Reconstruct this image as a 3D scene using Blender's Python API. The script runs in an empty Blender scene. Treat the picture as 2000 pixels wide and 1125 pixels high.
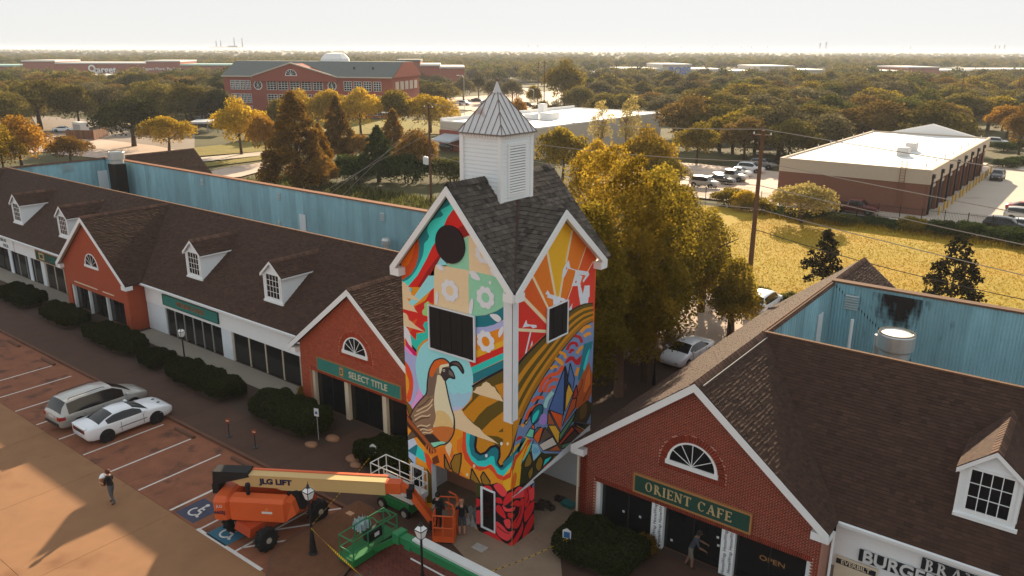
import bpy, math, random
import numpy as np
from mathutils import Vector, Matrix
R = math.radians
rnd = random.Random(7)
SC = bpy.context.scene
COL = SC.collection

# ---------------------------------------------------------------- camera
CAM_H = 20.0
YAW, PITCH, ROLL, FOC = R(-37.5455), R(16.885), R(0.2064), 1536.74      # from vanishing points; FOC in pixels of a 2000 px wide frame
_f = np.array([math.sin(YAW)*math.cos(PITCH), math.cos(YAW)*math.cos(PITCH), -math.sin(PITCH)])
_r = np.array([math.cos(YAW), -math.sin(YAW), 0.0]); _u = np.cross(_r, _f)
_r, _u = math.cos(ROLL)*_r + math.sin(ROLL)*_u, -math.sin(ROLL)*_r + math.cos(ROLL)*_u
cd = bpy.data.cameras.new('camera'); cam = bpy.data.objects.new('camera', cd); COL.objects.link(cam)
cd.sensor_width = 36.0; cd.lens = FOC/2000*36.0; cd.clip_start = 0.5; cd.clip_end = 40000
cam.matrix_world = Matrix(((_r[0], _u[0], -_f[0], 0), (_r[1], _u[1], -_f[1], 0), (_r[2], _u[2], -_f[2], CAM_H), (0, 0, 0, 1)))
SC.camera = cam
# ---------------------------------------------------------------- sky, sun, exposure
SUN_EL, SUN_AZ = R(20.5), R(24.5)          # azimuth from +Y toward -X: shadows fall toward the camera and a little right
w = bpy.data.worlds.new('World'); SC.world = w; w.use_nodes = True
nt = w.node_tree; bg = nt.nodes['Background']
sky = nt.nodes.new('ShaderNodeTexSky'); sky.sky_type = 'NISHITA'; sky.sun_disc = False
sky.sun_elevation = SUN_EL; sky.sun_rotation = -SUN_AZ
sky.altitude = 50; sky.air_density = 1.0; sky.dust_density = 0.3; sky.ozone_density = 1.0
# thin white veil over the whole sky: bright parts saturate to a pale haze, evenly all round
def _vm(op, a, b):
    n = nt.nodes.new('ShaderNodeVectorMath'); n.operation = op
    for i, q in enumerate((a, b)):
        if hasattr(q, 'links'): nt.links.new(q, n.inputs[i])
        else: n.inputs[i].default_value = (q, q, q)
    return n.outputs[0]
VEIL = 0.6
_d = _vm('ADD', sky.outputs[0], VEIL); veil = _vm('DIVIDE', _vm('MULTIPLY', sky.outputs[0], VEIL*4.35), _d)
hs = nt.nodes.new('ShaderNodeHueSaturation'); hs.inputs['Saturation'].default_value = 0.55
nt.links.new(veil, hs.inputs['Color']); nt.links.new(hs.outputs[0], bg.inputs[0]); bg.inputs[1].default_value = 0.15
sd = bpy.data.lights.new('sun', 'SUN'); sun = bpy.data.objects.new('sun', sd); COL.objects.link(sun)
sd.energy = 5.0; sd.angle = R(0.55); sd.color = (1.0, 0.80, 0.55)
sun.rotation_euler = Vector((math.sin(-SUN_AZ)*math.cos(SUN_EL), math.cos(SUN_AZ)*math.cos(SUN_EL), math.sin(SUN_EL))).to_track_quat('Z', 'Y').to_euler()
vs = SC.view_settings; vs.view_transform = 'Standard'; vs.look = 'None'; vs.gamma = 1.0; vs.exposure = 1.25; vs.use_curve_mapping = False
SC.cycles.use_denoising = True
SC.cycles.max_bounces = 6; SC.cycles.transparent_max_bounces = 12; SC.cycles.volume_bounces = 1

# ---------------------------------------------------------------- measuring: photo pixel -> point on a plane of the place
def ray(x, y): return (x-1000)/FOC*_r + (562.5-y)/FOC*_u + _f
def gnd(x, y, z=0.0):
    d = ray(x, y); t = (z-CAM_H)/d[2]; return (t*d[0], t*d[1])
def onY(x, y, Y):
    d = ray(x, y); t = Y/d[1]; return (t*d[0], CAM_H+t*d[2])        # (X, Z)
def onX(x, y, X):
    d = ray(x, y); t = X/d[0]; return (t*d[1], CAM_H+t*d[2])        # (Y, Z)

# ---------------------------------------------------------------- scene helpers
def tag(o, label=None, cat=None, group=None, kind=None):
    if label: o['label'] = label
    if cat: o['category'] = cat
    if group: o['group'] = group
    if kind: o['kind'] = kind
    return o
def thing(name, label, cat, loc=(0, 0, 0), rz=0.0, group=None):
    o = bpy.data.objects.new(name, None); COL.objects.link(o); o.empty_display_size = 0.2
    o.location = loc; o.rotation_euler = (0, 0, rz)
    return tag(o, label, cat, group)
def copytree(o, parent=None):
    c = o.copy(); COL.objects.link(c); c.parent = parent
    for ch in list(o.children): copytree(ch, c)
    return c
def vadd(a, b): return (a[0]+b[0], a[1]+b[1], a[2]+b[2])
def vmul(a, s): return (a[0]*s, a[1]*s, a[2]*s)
def rootloc(p):
    while p is not None and p.parent is not None: p = p.parent
    return p.location if p is not None else Vector((0, 0, 0))
class MB:
    def __init__(s): s.v, s.f, s.m, s.t = [], [], [], []
    def poly(s, pts, m=0, t=0.5):
        i = len(s.v); s.v += [tuple(p) for p in pts]; s.f.append(tuple(range(i, i+len(pts)))); s.m.append(m); s.t.append(t); return s
    def hull8(s, p, m=0, t=0.5):           # p: 4 bottom + 4 top, ccw from above
        i = len(s.v); s.v += [tuple(q) for q in p]
        for a in ((3, 2, 1, 0), (4, 5, 6, 7), (0, 1, 5, 4), (1, 2, 6, 5), (2, 3, 7, 6), (3, 0, 4, 7)):
            s.f.append(tuple(i+k for k in a)); s.m.append(m); s.t.append(t)
        return s
    def box(s, x0, y0, z0, x1, y1, z1, m=0, t=0.5):
        if x0 > x1: x0, x1 = x1, x0
        if y0 > y1: y0, y1 = y1, y0
        if z0 > z1: z0, z1 = z1, z0
        return s.hull8([(x0, y0, z0), (x1, y0, z0), (x1, y1, z0), (x0, y1, z0), (x0, y0, z1), (x1, y0, z1), (x1, y1, z1), (x0, y1, z1)], m, t)
    def rbox(s, x0, y0, z0, x1, y1, z1, b, m=0, t=0.5):      # box with chamfered top edges
        s.hull8([(x0, y0, z0), (x1, y0, z0), (x1, y1, z0), (x0, y1, z0), (x0, y0, z1-b), (x1, y0, z1-b), (x1, y1, z1-b), (x0, y1, z1-b)], m, t)
        return s.hull8([(x0, y0, z1-b), (x1, y0, z1-b), (x1, y1, z1-b), (x0, y1, z1-b), (x0+b, y0+b, z1), (x1-b, y0+b, z1), (x1-b, y1-b, z1), (x0+b, y1-b, z1)], m, t)
    def prism(s, pts, d, m=0, t=0.5):      # polygon pts (3d) pushed by vector d
        n = len(pts); i = len(s.v); s.v += [tuple(p) for p in pts]+[vadd(p, d) for p in pts]
        s.f.append(tuple(range(i, i+n))); s.f.append(tuple(range(i+2*n-1, i+n-1, -1))); s.m += [m, m]; s.t += [t, t]
        for k in range(n):
            k2 = (k+1) % n; s.f.append((i+k2, i+k, i+n+k, i+n+k2)); s.m.append(m); s.t.append(t)
        return s
    def tube(s, p0, p1, r, n=8, r1=None, m=0, t=0.5, cap=True):
        a, b = Vector(p0), Vector(p1); d = (b-a)
        if d.length < 1e-6: return s
        d.normalize(); q = d.to_track_quat('Z', 'Y'); r1 = r if r1 is None else r1; i = len(s.v)
        for (c, rr) in ((a, r), (b, r1)):
            for k in range(n):
                g = 2*math.pi*k/n; s.v.append(tuple(c + q @ Vector((rr*math.cos(g), rr*math.sin(g), 0))))
        for k in range(n):
            k2 = (k+1) % n; s.f.append((i+k, i+k2, i+n+k2, i+n+k)); s.m.append(m); s.t.append(t)
        if cap:
            s.f.append(tuple(range(i+n-1, i-1, -1))); s.f.append(tuple(range(i+n, i+2*n))); s.m += [m, m]; s.t += [t, t]
        return s
    def path(s, pts, r, n=6, m=0, t=0.5):
        for a, b in zip(pts[:-1], pts[1:]): s.tube(a, b, r, n, m=m, t=t)
        return s
    def lathe(s, prof, n=16, c=(0, 0, 0), axis='Z', m=0, t=0.5, cap=True):
        i = len(s.v)
        for (r, z) in prof:
            for k in range(n):
                g = 2*math.pi*k/n; a, b = r*math.cos(g), r*math.sin(g)
                p = (a, b, z) if axis == 'Z' else ((a, z, b) if axis == 'Y' else (z, a, b))
                s.v.append(vadd(p, c))
        for j in range(len(prof)-1):
            for k in range(n):
                k2 = (k+1) % n; q = (i+j*n+k, i+j*n+k2, i+(j+1)*n+k2, i+(j+1)*n+k)
                s.f.append(q if axis != 'Y' else q[::-1]); s.m.append(m); s.t.append(t)
        for j in (0, len(prof)-1):
            if cap and prof[j][0] > 1e-4:
                q = tuple(range(i+j*n, i+j*n+n)); s.f.append(q if (j > 0) == (axis != 'Y') else q[::-1]); s.m.append(m); s.t.append(t)
        return s
    def beam(s, p0, p1, wd, ht, m=0, t=0.5):     # rectangular bar between two points, width horizontal
        a, b = Vector(p0), Vector(p1); d = (b-a).normalized(); up = Vector((0, 0, 1))
        if abs(d.z) > 0.98: up = Vector((0, 1, 0))
        x = d.cross(up).normalized()*wd/2; z = x.cross(d).normalized()*ht/2
        return s.hull8([a-x-z, b-x-z, b+x-z, a+x-z, a-x+z, b-x+z, b+x+z, a+x+z], m, t)
    def build(s, name, mats, parent=None, smooth=False, world=True, label=None, kind=None):
        me = bpy.data.meshes.new(name)
        off = rootloc(parent) if (world and parent is not None) else (0, 0, 0)
        v = [(a-off[0], b-off[1], c-off[2]) for a, b, c in s.v] if parent is not None and world else s.v
        me.from_pydata(v, [], s.f)
        if not isinstance(mats, (list, tuple)): mats = [mats]
        for q in mats: me.materials.append(q)
        n = len(s.f)
        if n:
            me.polygons.foreach_set('material_index', s.m)
            me.attributes.new('tint', 'FLOAT', 'FACE').data.foreach_set('value', s.t)
            if smooth: me.polygons.foreach_set('use_smooth', [True]*n)
        me.update()
        o = bpy.data.objects.new(name, me); COL.objects.link(o); o.parent = parent
        if label: o['label'] = label
        if kind: o['kind'] = kind
        return o
def linked(name, me, parent, loc=(0, 0, 0)):
    o = bpy.data.objects.new(name, me); COL.objects.link(o); o.parent = parent; o.location = loc; return o
def clip(poly, a, b, c):                    # keep a*x+b*y+c >= 0
    out = []
    for i in range(len(poly)):
        p, q = poly[i], poly[(i+1) % len(poly)]; dp, dq = a*p[0]+b*p[1]+c, a*q[0]+b*q[1]+c
        if dp >= 0: out.append(p)
        if dp*dq < 0:
            k = dp/(dp-dq); out.append((p[0]+k*(q[0]-p[0]), p[1]+k*(q[1]-p[1])))
    return out
def clip_convex(poly, region):              # region ccw convex
    for i in range(len(region)):
        (x0, y0), (x1, y1) = region[i], region[(i+1) % len(region)]
        poly = clip(poly, -(y1-y0), x1-x0, (y1-y0)*x0-(x1-x0)*y0)
        if len(poly) < 3: return []
    return poly
def parea(p): return 0.5*sum(p[i][0]*p[(i+1) % len(p)][1]-p[(i+1) % len(p)][0]*p[i][1] for i in range(len(p)))
def shingles(region, O, U, V, N, expo, wr, thick, seed, rowtint=0.0):
    """overlapping tabs covering a convex region given in (u, v) of the slope: returns a list of (verts, faces, tint)"""
    rg = random.Random(seed); O, U, V, N = Vector(O), Vector(U).normalized(), Vector(V).normalized(), Vector(N).normalized()
    if parea(region) < 0: region = region[::-1]
    u0, u1 = min(p[0] for p in region), max(p[0] for p in region); v0, v1 = min(p[1] for p in region), max(p[1] for p in region)
    out = []; row = 0; v = v0
    while v < v1:
        rt = rg.uniform(-rowtint, rowtint); u = u0 - rg.uniform(0, wr[1])
        while u < u1:
            w_ = rg.uniform(*wr); dv = rg.uniform(-0.12, 0.12)*expo if thick > .014 else 0
            pl = clip_convex([(u+.003, v+dv), (u+w_-.003, v+dv), (u+w_-.003, v+expo*1.08), (u+.003, v+expo*1.08)], region)
            u += w_
            if len(pl) < 3 or abs(parea(pl)) < 0.0006: continue
            th = thick*rg.uniform(.75, 1.3)
            top = [O+U*a+V*b+N*(0.004+th*(1-(b-v-dv)/(expo*1.08))) for a, b in pl]; bot = [O+U*a+V*b for a, b in pl]
            n = len(pl); fs = [tuple(range(n))]
            for k in range(n):
                k2 = (k+1) % n
                if max(1-(pl[k][1]-v)/expo, 1-(pl[k2][1]-v)/expo) > 0.3: fs.append((k2, k, n+k, n+k2))
            out.append(([tuple(q) for q in top+bot], fs, min(1, max(0, rg.gauss(.5, .2)+rt))))
        v += expo; row += 1
    return out
def pieces_join(lst, name, mats, parent, kind='stuff'):
    b = MB()
    for v, f, t in lst:
        i = len(b.v); b.v += v
        for q in f: b.f.append(tuple(i+k for k in q)); b.m.append(0); b.t.append(t)
    return b.build(name, mats, parent, kind=kind)
def pieces_split(lst, name, mats, parent):
    for v, f, t in lst:
        b = MB(); b.v = list(v); b.f = list(f); b.m = [0]*len(f); b.t = [t]*len(f)
        b.build(name, mats, parent)
def near_split(lst, k, name, stuffname, mats, parent):    # the k pieces that show largest become parts of their own
    def size(p):
        c = p[0][0]; d = math.sqrt(c[0]**2+c[1]**2+(c[2]-CAM_H)**2); return -d
    ok = sorted(lst, key=size, reverse=True)
    def inframe(p):
        c = Vector(p[0][0])-Vector((0, 0, CAM_H)); z = c.dot(Vector(_f)); x, y = c.dot(Vector(_r))/z, c.dot(Vector(_u))/z
        return abs(x) < .64 and abs(y) < .36
    a = [p for p in ok if inframe(p)][:k]; ids = set(id(p) for p in a)
    pieces_split(a, name, mats, parent)
    rest = [p for p in lst if id(p) not in ids]
    if rest: pieces_join(rest, stuffname, mats, parent)

# ---------------------------------------------------------------- materials
MATS = {}
def mat(name, col, rough=0.8, metal=0.0, noise=None, tint=0.0, bump=None, spec=0.3, col2=None, stretch=None, spots=None, emit=None):
    """noise=(scale, amount[, detail]); tint=per-piece brightness spread; col2 blended in by the noise; bump=(scale, strength, distance)"""
    m = bpy.data.materials.new(name); m.use_nodes = True; t = m.node_tree; N = t.nodes; L = t.links
    b = N['Principled BSDF']; b.inputs['Roughness'].default_value = rough; b.inputs['Metallic'].default_value = metal
    b.inputs['Specular IOR Level'].default_value = spec
    c = (col[0], col[1], col[2], 1); b.inputs['Base Color'].default_value = c
    out = None; co = None
    def coord():
        nonlocal co
        if co is None:
            tc = N.new('ShaderNodeTexCoord'); co = tc.outputs['Object']
            if stretch:
                mp = N.new('ShaderNodeMapping'); mp.inputs['Scale'].default_value = stretch; L.new(co, mp.inputs['Vector']); co = mp.outputs[0]
        return co
    rgb = N.new('ShaderNodeRGB'); rgb.outputs[0].default_value = c; out = rgb.outputs[0]
    if noise:
        nz = N.new('ShaderNodeTexNoise'); nz.inputs['Scale'].default_value = noise[0]; nz.inputs['Detail'].default_value = noise[2] if len(noise) > 2 else 6
        nz.inputs['Roughness'].default_value = 0.62; L.new(coord(), nz.inputs['Vector'])
        if col2:
            rp = N.new('ShaderNodeValToRGB'); rp.color_ramp.elements[0].position = .38; rp.color_ramp.elements[1].position = .66
            rp.color_ramp.elements[0].color = c; rp.color_ramp.elements[1].color = (*col2, 1); L.new(nz.outputs[0], rp.inputs[0]); out = rp.outputs[0]
        else:
            ma = N.new('ShaderNodeMath'); ma.operation = 'MULTIPLY_ADD'; ma.inputs[1].default_value = 2*noise[1]; ma.inputs[2].default_value = 1-noise[1]; L.new(nz.outputs[0], ma.inputs[0])
            vm = N.new('ShaderNodeVectorMath'); vm.operation = 'SCALE'; L.new(out, vm.inputs[0]); L.new(ma.outputs[0], vm.inputs['Scale']); out = vm.outputs[0]
    if spots:                                   # (scale, colour, threshold): stains with their own shape
        n2 = N.new('ShaderNodeTexNoise'); n2.inputs['Scale'].default_value = spots[0]; n2.inputs['Detail'].default_value = 8; L.new(coord(), n2.inputs['Vector'])
        rp = N.new('ShaderNodeValToRGB'); rp.color_ramp.elements[0].position = spots[2]; rp.color_ramp.elements[1].position = spots[2]+.12; L.new(n2.outputs[0], rp.inputs[0])
        mx = N.new('ShaderNodeMix'); mx.data_type = 'RGBA'; L.new(rp.outputs[0], mx.inputs[0]); L.new(out, mx.inputs[6]); mx.inputs[7].default_value = (*spots[1], 1); out = mx.outputs[2]
    if tint:
        at = N.new('ShaderNodeAttribute'); at.attribute_name = 'tint'
        ma = N.new('ShaderNodeMath'); ma.operation = 'MULTIPLY_ADD'; ma.inputs[1].default_value = 2*tint; ma.inputs[2].default_value = 1-tint; L.new(at.outputs['Fac'], ma.inputs[0])
        vm = N.new('ShaderNodeVectorMath'); vm.operation = 'SCALE'; L.new(out, vm.inputs[0]); L.new(ma.outputs[0], vm.inputs['Scale']); out = vm.outputs[0]
    L.new(out, b.inputs['Base Color'])
    if bump:
        nb = N.new('ShaderNodeTexNoise'); nb.inputs['Scale'].default_value = bump[0]; nb.inputs['Detail'].default_value = 5; L.new(coord(), nb.inputs['Vector'])
        bn = N.new('ShaderNodeBump'); bn.inputs['Strength'].default_value = bump[1]; bn.inputs['Distance'].default_value = bump[2] if len(bump) > 2 else .02
        L.new(nb.outputs[0], bn.inputs['Height']); L.new(bn.outputs[0], b.inputs['Normal'])
    if emit: b.inputs['Emission Color'].default_value = (*emit[:3], 1); b.inputs['Emission Strength'].default_value = emit[3]
    MATS[name] = m; return m
def leafmat(name, col, trans=0.45, tint=0.45, col2=None):
    m = bpy.data.materials.new(name); m.use_nodes = True; t = m.node_tree; N = t.nodes; L = t.links
    N.remove(N['Principled BSDF']); o = N['Material Output']
    at = N.new('ShaderNodeAttribute'); at.attribute_name = 'tint'
    rp = N.new('ShaderNodeValToRGB'); e = rp.color_ramp.elements
    a = [max(0, c*(1-tint)) for c in col]; b = [c*(1+tint) for c in (col2 or col)]
    e[0].position = .1; e[0].color = (*a, 1); e[1].position = .9; e[1].color = (*b, 1); L.new(at.outputs['Fac'], rp.inputs[0])
    oi = N.new('ShaderNodeObjectInfo'); ma = N.new('ShaderNodeMath'); ma.operation = 'MULTIPLY_ADD'; ma.inputs[1].default_value = .5; ma.inputs[2].default_value = .75; L.new(oi.outputs['Random'], ma.inputs[0])
    vm = N.new('ShaderNodeVectorMath'); vm.operation = 'SCALE'; L.new(rp.outputs[0], vm.inputs[0]); L.new(ma.outputs[0], vm.inputs['Scale'])
    d = N.new('ShaderNodeBsdfDiffuse'); tr = N.new('ShaderNodeBsdfTranslucent'); mx = N.new('ShaderNodeMixShader'); mx.inputs[0].default_value = trans
    L.new(vm.outputs[0], d.inputs[0]); L.new(vm.outputs[0], tr.inputs[0]); L.new(d.outputs[0], mx.inputs[1]); L.new(tr.outputs[0], mx.inputs[2]); L.new(mx.outputs[0], o.inputs[0])
    MATS[name] = m; return m
M = MATS
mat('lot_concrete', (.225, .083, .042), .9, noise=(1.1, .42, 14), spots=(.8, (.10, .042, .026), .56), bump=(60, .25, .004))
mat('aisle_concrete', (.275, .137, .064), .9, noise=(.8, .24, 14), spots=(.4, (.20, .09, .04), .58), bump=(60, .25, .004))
mat('joint_dark', (.06, .04, .03), .95)
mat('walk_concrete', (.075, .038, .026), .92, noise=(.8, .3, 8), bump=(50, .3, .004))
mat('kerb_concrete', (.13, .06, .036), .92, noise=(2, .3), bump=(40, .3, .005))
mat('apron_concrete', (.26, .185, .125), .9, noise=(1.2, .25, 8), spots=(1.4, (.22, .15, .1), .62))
mat('soil', (.15, .065, .032), 1, noise=(3, .4, 9), bump=(14, .8, .05))
mat('mulch', (.065, .04, .028), 1, noise=(9, .5, 9), bump=(25, 1, .05))
mat('gravel', (.3, .26, .21), 1, noise=(25, .45, 4), bump=(30, 1, .03))
mat('grass_ground', (.055, .055, .02), 1, noise=(.05, .35, 10), col2=(.12, .10, .035), bump=(6, 1, .12))  # shade between the trees is put into this darkened base colour
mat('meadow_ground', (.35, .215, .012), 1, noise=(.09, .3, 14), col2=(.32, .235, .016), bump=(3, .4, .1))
mat('far_ground', (.09, .085, .035), 1, noise=(.01, .35, 10), col2=(.14, .11, .05))
mat('far_concrete', (.50, .42, .34), .9, noise=(.08, .15, 9), spots=(.12, (.36, .28, .2), .6))
mat('asphalt', (.24, .19, .15), .9, noise=(.3, .2, 9))
mat('line_white', (.62, .58, .53), .8, noise=(5, .3, 8), spots=(6, (.33, .22, .15), .64))
mat('line_blue', (.035, .13, .19), .8, noise=(4, .3, 8))
mat('line_navy', (.05, .055, .09), .8, noise=(4, .3, 8))
mat('shingle_brown', (.057, .029, .019), .95, tint=.32, noise=(40, .2, 3))
mat('ridge_cap', (.10, .052, .035), .95, tint=.3, noise=(20, .25, 3))
mat('roof_deck', (.05, .03, .024), .95)
mat('shake_grey', (.088, .073, .061), .95, tint=.6, noise=(8, .35, 6), stretch=(14, 14, 2))
mat('shake_tan', (.26, .21, .17), .95, tint=.4, noise=(8, .3, 6))
mat('white_paint', (.82, .83, .82), .6, noise=(3, .05))
mat('white_siding', (.78, .82, .83), .6, noise=(2, .05))
mat('cream_trim', (.66, .55, .40), .7, noise=(4, .1))
mat('brick_red', (.34, .05, .019), .9, tint=.28, noise=(30, .15, 3))
mat('brick_dark', (.20, .027, .011), .9, tint=.3, noise=(30, .15, 3))
mat('brick_orange', (.37, .075, .032), .9, noise=(1.5, .12), tint=.25)
mat('mortar', (.46, .22, .14), .95)
mat('mortar_light', (.5, .27, .2), .95)
mat('blue_metal', (.245, .445, .505), .55, metal=.0, noise=(1.2, .3, 8), stretch=(1.2, 1.2, .35), spots=(.5, (.19, .19, .18), .68), tint=.25)
mat('galvanised', (.55, .56, .54), .35, metal=.6, noise=(3, .2))
mat('soot', (.012, .008, .007), .9)
mat('rust', (.2, .075, .03), .9, noise=(4, .3))
mat('dark_glass', (.012, .013, .014), .12, spec=.5)
mat('window_dark', (.008, .009, .011), .15, spec=.5)
mat('dark_void', (.008, .007, .006), .9)
mat('door_white', (.68, .72, .74), .6, noise=(2, .08))
mat('black_metal', (.012, .012, .013), .45, spec=.4)
mat('lamp_glass', (.78, .78, .76), .4)
mat('wood_pole', (.13, .065, .035), .95, noise=(3, .3), stretch=(6, 6, .5))
mat('bark', (.075, .047, .03), .95, noise=(6, .35), bump=(12, 1, .05))
mat('bark_pale', (.2, .125, .08), .95, noise=(5, .3), bump=(10, 1, .04))
mat('flat_roof', (.35, .34, .32), .9, noise=(.4, .2))
mat('wire', (.34, .29, .24), .6)
mat('wire_dark', (.05, .04, .035), .6)
# ================================================================= the ground
def slabmesh(name, rects, m, z0, z1, parent, gap=.016):
    for (x0, y0, x1, y1) in rects: MB().box(x0+gap/2, y0+gap/2, z0, x1-gap/2, y1-gap/2, z1, t=rnd.random()).build(name, m, parent)
def sheet(name, pts, z, m, kind='structure', parent=None):
    return tag(MB().poly([(x, y, z) for x, y in pts]).build(name, m, parent), kind=kind) if kind else MB().poly([(x, y, z) for x, y in pts]).build(name, m, parent)
sheet('ground', [(-17000, -300), (3500, -300), (12000, 17000), (-17000, 17000)], -.35, M['far_ground'])
KERB_Y = 20.15; STALL_Y = 15.2
lot = tag(MB().box(-130, -40, -.3, 40, KERB_Y, -.03).build('parking_lot', M['joint_dark']), kind='structure')
xs = [-100.6+6.34*k for k in range(0, 19)]
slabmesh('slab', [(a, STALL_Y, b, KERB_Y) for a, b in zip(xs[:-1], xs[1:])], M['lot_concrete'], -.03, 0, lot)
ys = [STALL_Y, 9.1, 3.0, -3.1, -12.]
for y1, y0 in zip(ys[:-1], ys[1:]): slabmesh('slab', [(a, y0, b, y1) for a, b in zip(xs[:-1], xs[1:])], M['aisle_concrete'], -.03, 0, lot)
MB().box(xs[0]-.0, -40, -.03, xs[-1], -12.01, 0).build('slab', M['aisle_concrete'], lot)
# kerb and walk in front of the shops
kerb = tag(MB().box(-130, KERB_Y, -.2, -24.6, KERB_Y+.16, .13).build('kerb', M['kerb_concrete']), kind='structure')
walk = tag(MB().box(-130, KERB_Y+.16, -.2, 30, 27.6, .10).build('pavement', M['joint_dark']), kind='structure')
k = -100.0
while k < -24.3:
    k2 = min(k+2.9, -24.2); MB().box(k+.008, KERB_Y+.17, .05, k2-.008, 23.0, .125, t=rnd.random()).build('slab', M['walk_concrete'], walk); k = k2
for (x0, x1) in ((-100, -65.5), (-54.5, -35.4)):       # gravelly strip along the shop fronts
    MB().box(x0, 25.6, .05, x1, 27.3, .135).build('gravel_strip', M['gravel'], walk)
for (x0, y0, x1, y1, mm) in ((-100, 23.0, -35.4, 25.6, 'mulch'), (-35.4, 23.0, -30.3, 26.0, 'mulch'), (-28.2, 23.0, -23.3, 26.0, 'mulch')):
    MB().box(x0, y0, .04, x1, y1, .118).build('planting_bed', M[mm], walk)
for x0 in (-30.3, -45.9, -63.0, -70.8): MB().box(x0, 23.0, .05, x0+2.1, 26.0, .126+.002).build('slab', M['walk_concrete'], walk)
# painted stall lines (every stall 2.74 m), symbols
lines = []
for k in range(-8, 8): lines.append(-33.94-2.745*k)
for X in lines:
    if X < -31.0: tag(MB().box(X-.05, STALL_Y+.05, .0005, X+.05, KERB_Y-.55, .004).build('painted_line', M['line_white'], lot))
tag(MB().box(-28.9, STALL_Y-.06, .0005, -24.3, STALL_Y+.10, .004).build('painted_line', M['line_white'], lot))
for (a, b) in (((-28.8, 15.3), (-28.8, 19.6)), ((-26.2, 15.3), (-26.2, 19.9)), ((-26.2, 15.6), (-24.9, 17.4)), ((-26.2, 17.2), (-24.8, 19.1)), ((-26.2, 18.8), (-25.2, 20.1)), ((-28.8, 18.9), (-27.9, 20.1)), ((-31.16, 15.3), (-31.16, 19.6))):
    b_ = MB(); b_.beam((*a, .004), (*b, .004), .1, .006); b_.build('painted_line', M['line_white'], lot)
def wheelchair(parent, cx, cy, s, z, m):
    """accessible-parking pictogram laid flat; up = +Y"""
    b_ = MB(); P = lambda a, b: (cx+s*a, cy+s*b, z)
    b_.lathe([(s*.09, z), (s*.09, z+.004)], 12, (cx-s*.02, cy+s*.40, 0))
    seg = [((-.03, .3), (0, -.02)), ((0, -.02), (.20, -.02)), ((.20, -.02), (.30, -.30)), ((.30, -.30), (.40, -.27)), ((-.02, .15), (.17, .15))]
    for p, q in seg: b_.beam(P(*p), P(*q), s*.085, .006)
    an = [math.radians(130+i*26) for i in range(0, 9)]
    for p, q in zip(an[:-1], an[1:]): b_.beam(P(-.03+.25*math.cos(p), -.13+.25*math.sin(p)), P(-.03+.25*math.cos(q), -.13+.25*math.sin(q)), s*.075, .006)
    return b_.build('wheelchair_symbol', m, parent)
for (cx, cy, mm) in ((-30.15, 16.05, 'line_navy'), (-27.55, 15.95, 'line_blue')):
    MB().box(cx-.72, cy-.72, .0005, cx+.72, cy+.72, .004).build('painted_square', M[mm], lot)
    wheelchair(lot, cx, cy, 1.15, .008, M['line_white'])
# cracks wandering over the slabs
for i, (X, Y, a) in enumerate(((-36.2, 19.2, 3.6), (-47.5, 17.2, 3.3), (-52.0, 18.5, 3.0), (-34.0, 17.0, 4.3))):
    g = random.Random(i); b_ = MB()
    for k in range(16):
        a += g.uniform(-.45, .45); X2, Y2 = X+.16*math.cos(a), Y+.16*math.sin(a); b_.beam((X, Y, .0015), (X2, Y2, .0015), g.uniform(.008, .018), .003); X, Y = X2, Y2
    b_.build('crack', M['joint_dark'], lot)
# kerbed island, paver court and apron round the tower
isl = [(-24.15, 15.55), (-23.2, 15.3), (-22.5, 14.6), (-22.3, 13.6), (-21.0, 13.6), (-21.0, 16.4), (-22.35, 20.4), (-23.9, 20.75), (-24.7, 20.4), (-25.05, 17.4), (-24.9, 16.2)]
isl = [(-24.95, 20.9), (-25.05, 17.4), (-24.95, 16.5), (-24.55, 15.75), (-23.9, 15.2), (-23.1, 14.3), (-22.4, 13.0), (-20.9, 13.0), (-21.3, 16.9), (-22.5, 20.3), (-23.9, 20.9)]
def inset(p, d):
    out = []; n = len(p); sgn = 1 if parea(p) > 0 else -1
    for i in range(n):
        a, b, c = Vector(p[i-1]), Vector(p[i]), Vector(p[(i+1) % n]); e1, e2 = (b-a).normalized(), (c-b).normalized()
        n1, n2 = Vector((-e1.y, e1.x))*sgn, Vector((-e2.y, e2.x))*sgn; h = (n1+n2); h = h/max(.5, h.dot(n1)); out.append(tuple(b+h*d))
    return out
tag(MB().prism([(x, y, .15) for x, y in isl], (0, 0, -.3)).build('island_kerb', M['kerb_concrete']), kind='structure')
tag(MB().prism([(x, y, .162) for x, y in inset(isl, .17)], (0, 0, -.2)).build('island_soil', M['soil']), kind='structure')
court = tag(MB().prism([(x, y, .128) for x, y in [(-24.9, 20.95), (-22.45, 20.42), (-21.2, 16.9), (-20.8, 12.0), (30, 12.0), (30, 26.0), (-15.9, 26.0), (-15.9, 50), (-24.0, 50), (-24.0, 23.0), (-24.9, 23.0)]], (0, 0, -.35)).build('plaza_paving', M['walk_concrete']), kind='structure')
mp = mat('paver_red', (.15, .045, .03), .9, noise=(1.2, .3, 8), spots=(.9, (.10, .10, .075), .6))
t_ = mp.node_tree; br = t_.nodes.new('ShaderNodeTexBrick'); tc_ = t_.nodes.new('ShaderNodeTexCoord'); t_.links.new(tc_.outputs['Object'], br.inputs['Vector'])
br.inputs['Scale'].default_value = 1; br.inputs['Brick Width'].default_value = .22; br.inputs['Row Height'].default_value = .11; br.inputs['Mortar Size'].default_value = .008
br.inputs['Color1'].default_value = (1, 1, 1, 1); br.inputs['Color2'].default_value = (.7, .65, .65, 1); br.inputs['Mortar'].default_value = (1.5, 1.5, 1.5, 1)
pb = t_.nodes['Principled BSDF']; src = pb.inputs['Base Color'].links[0].from_socket
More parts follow.
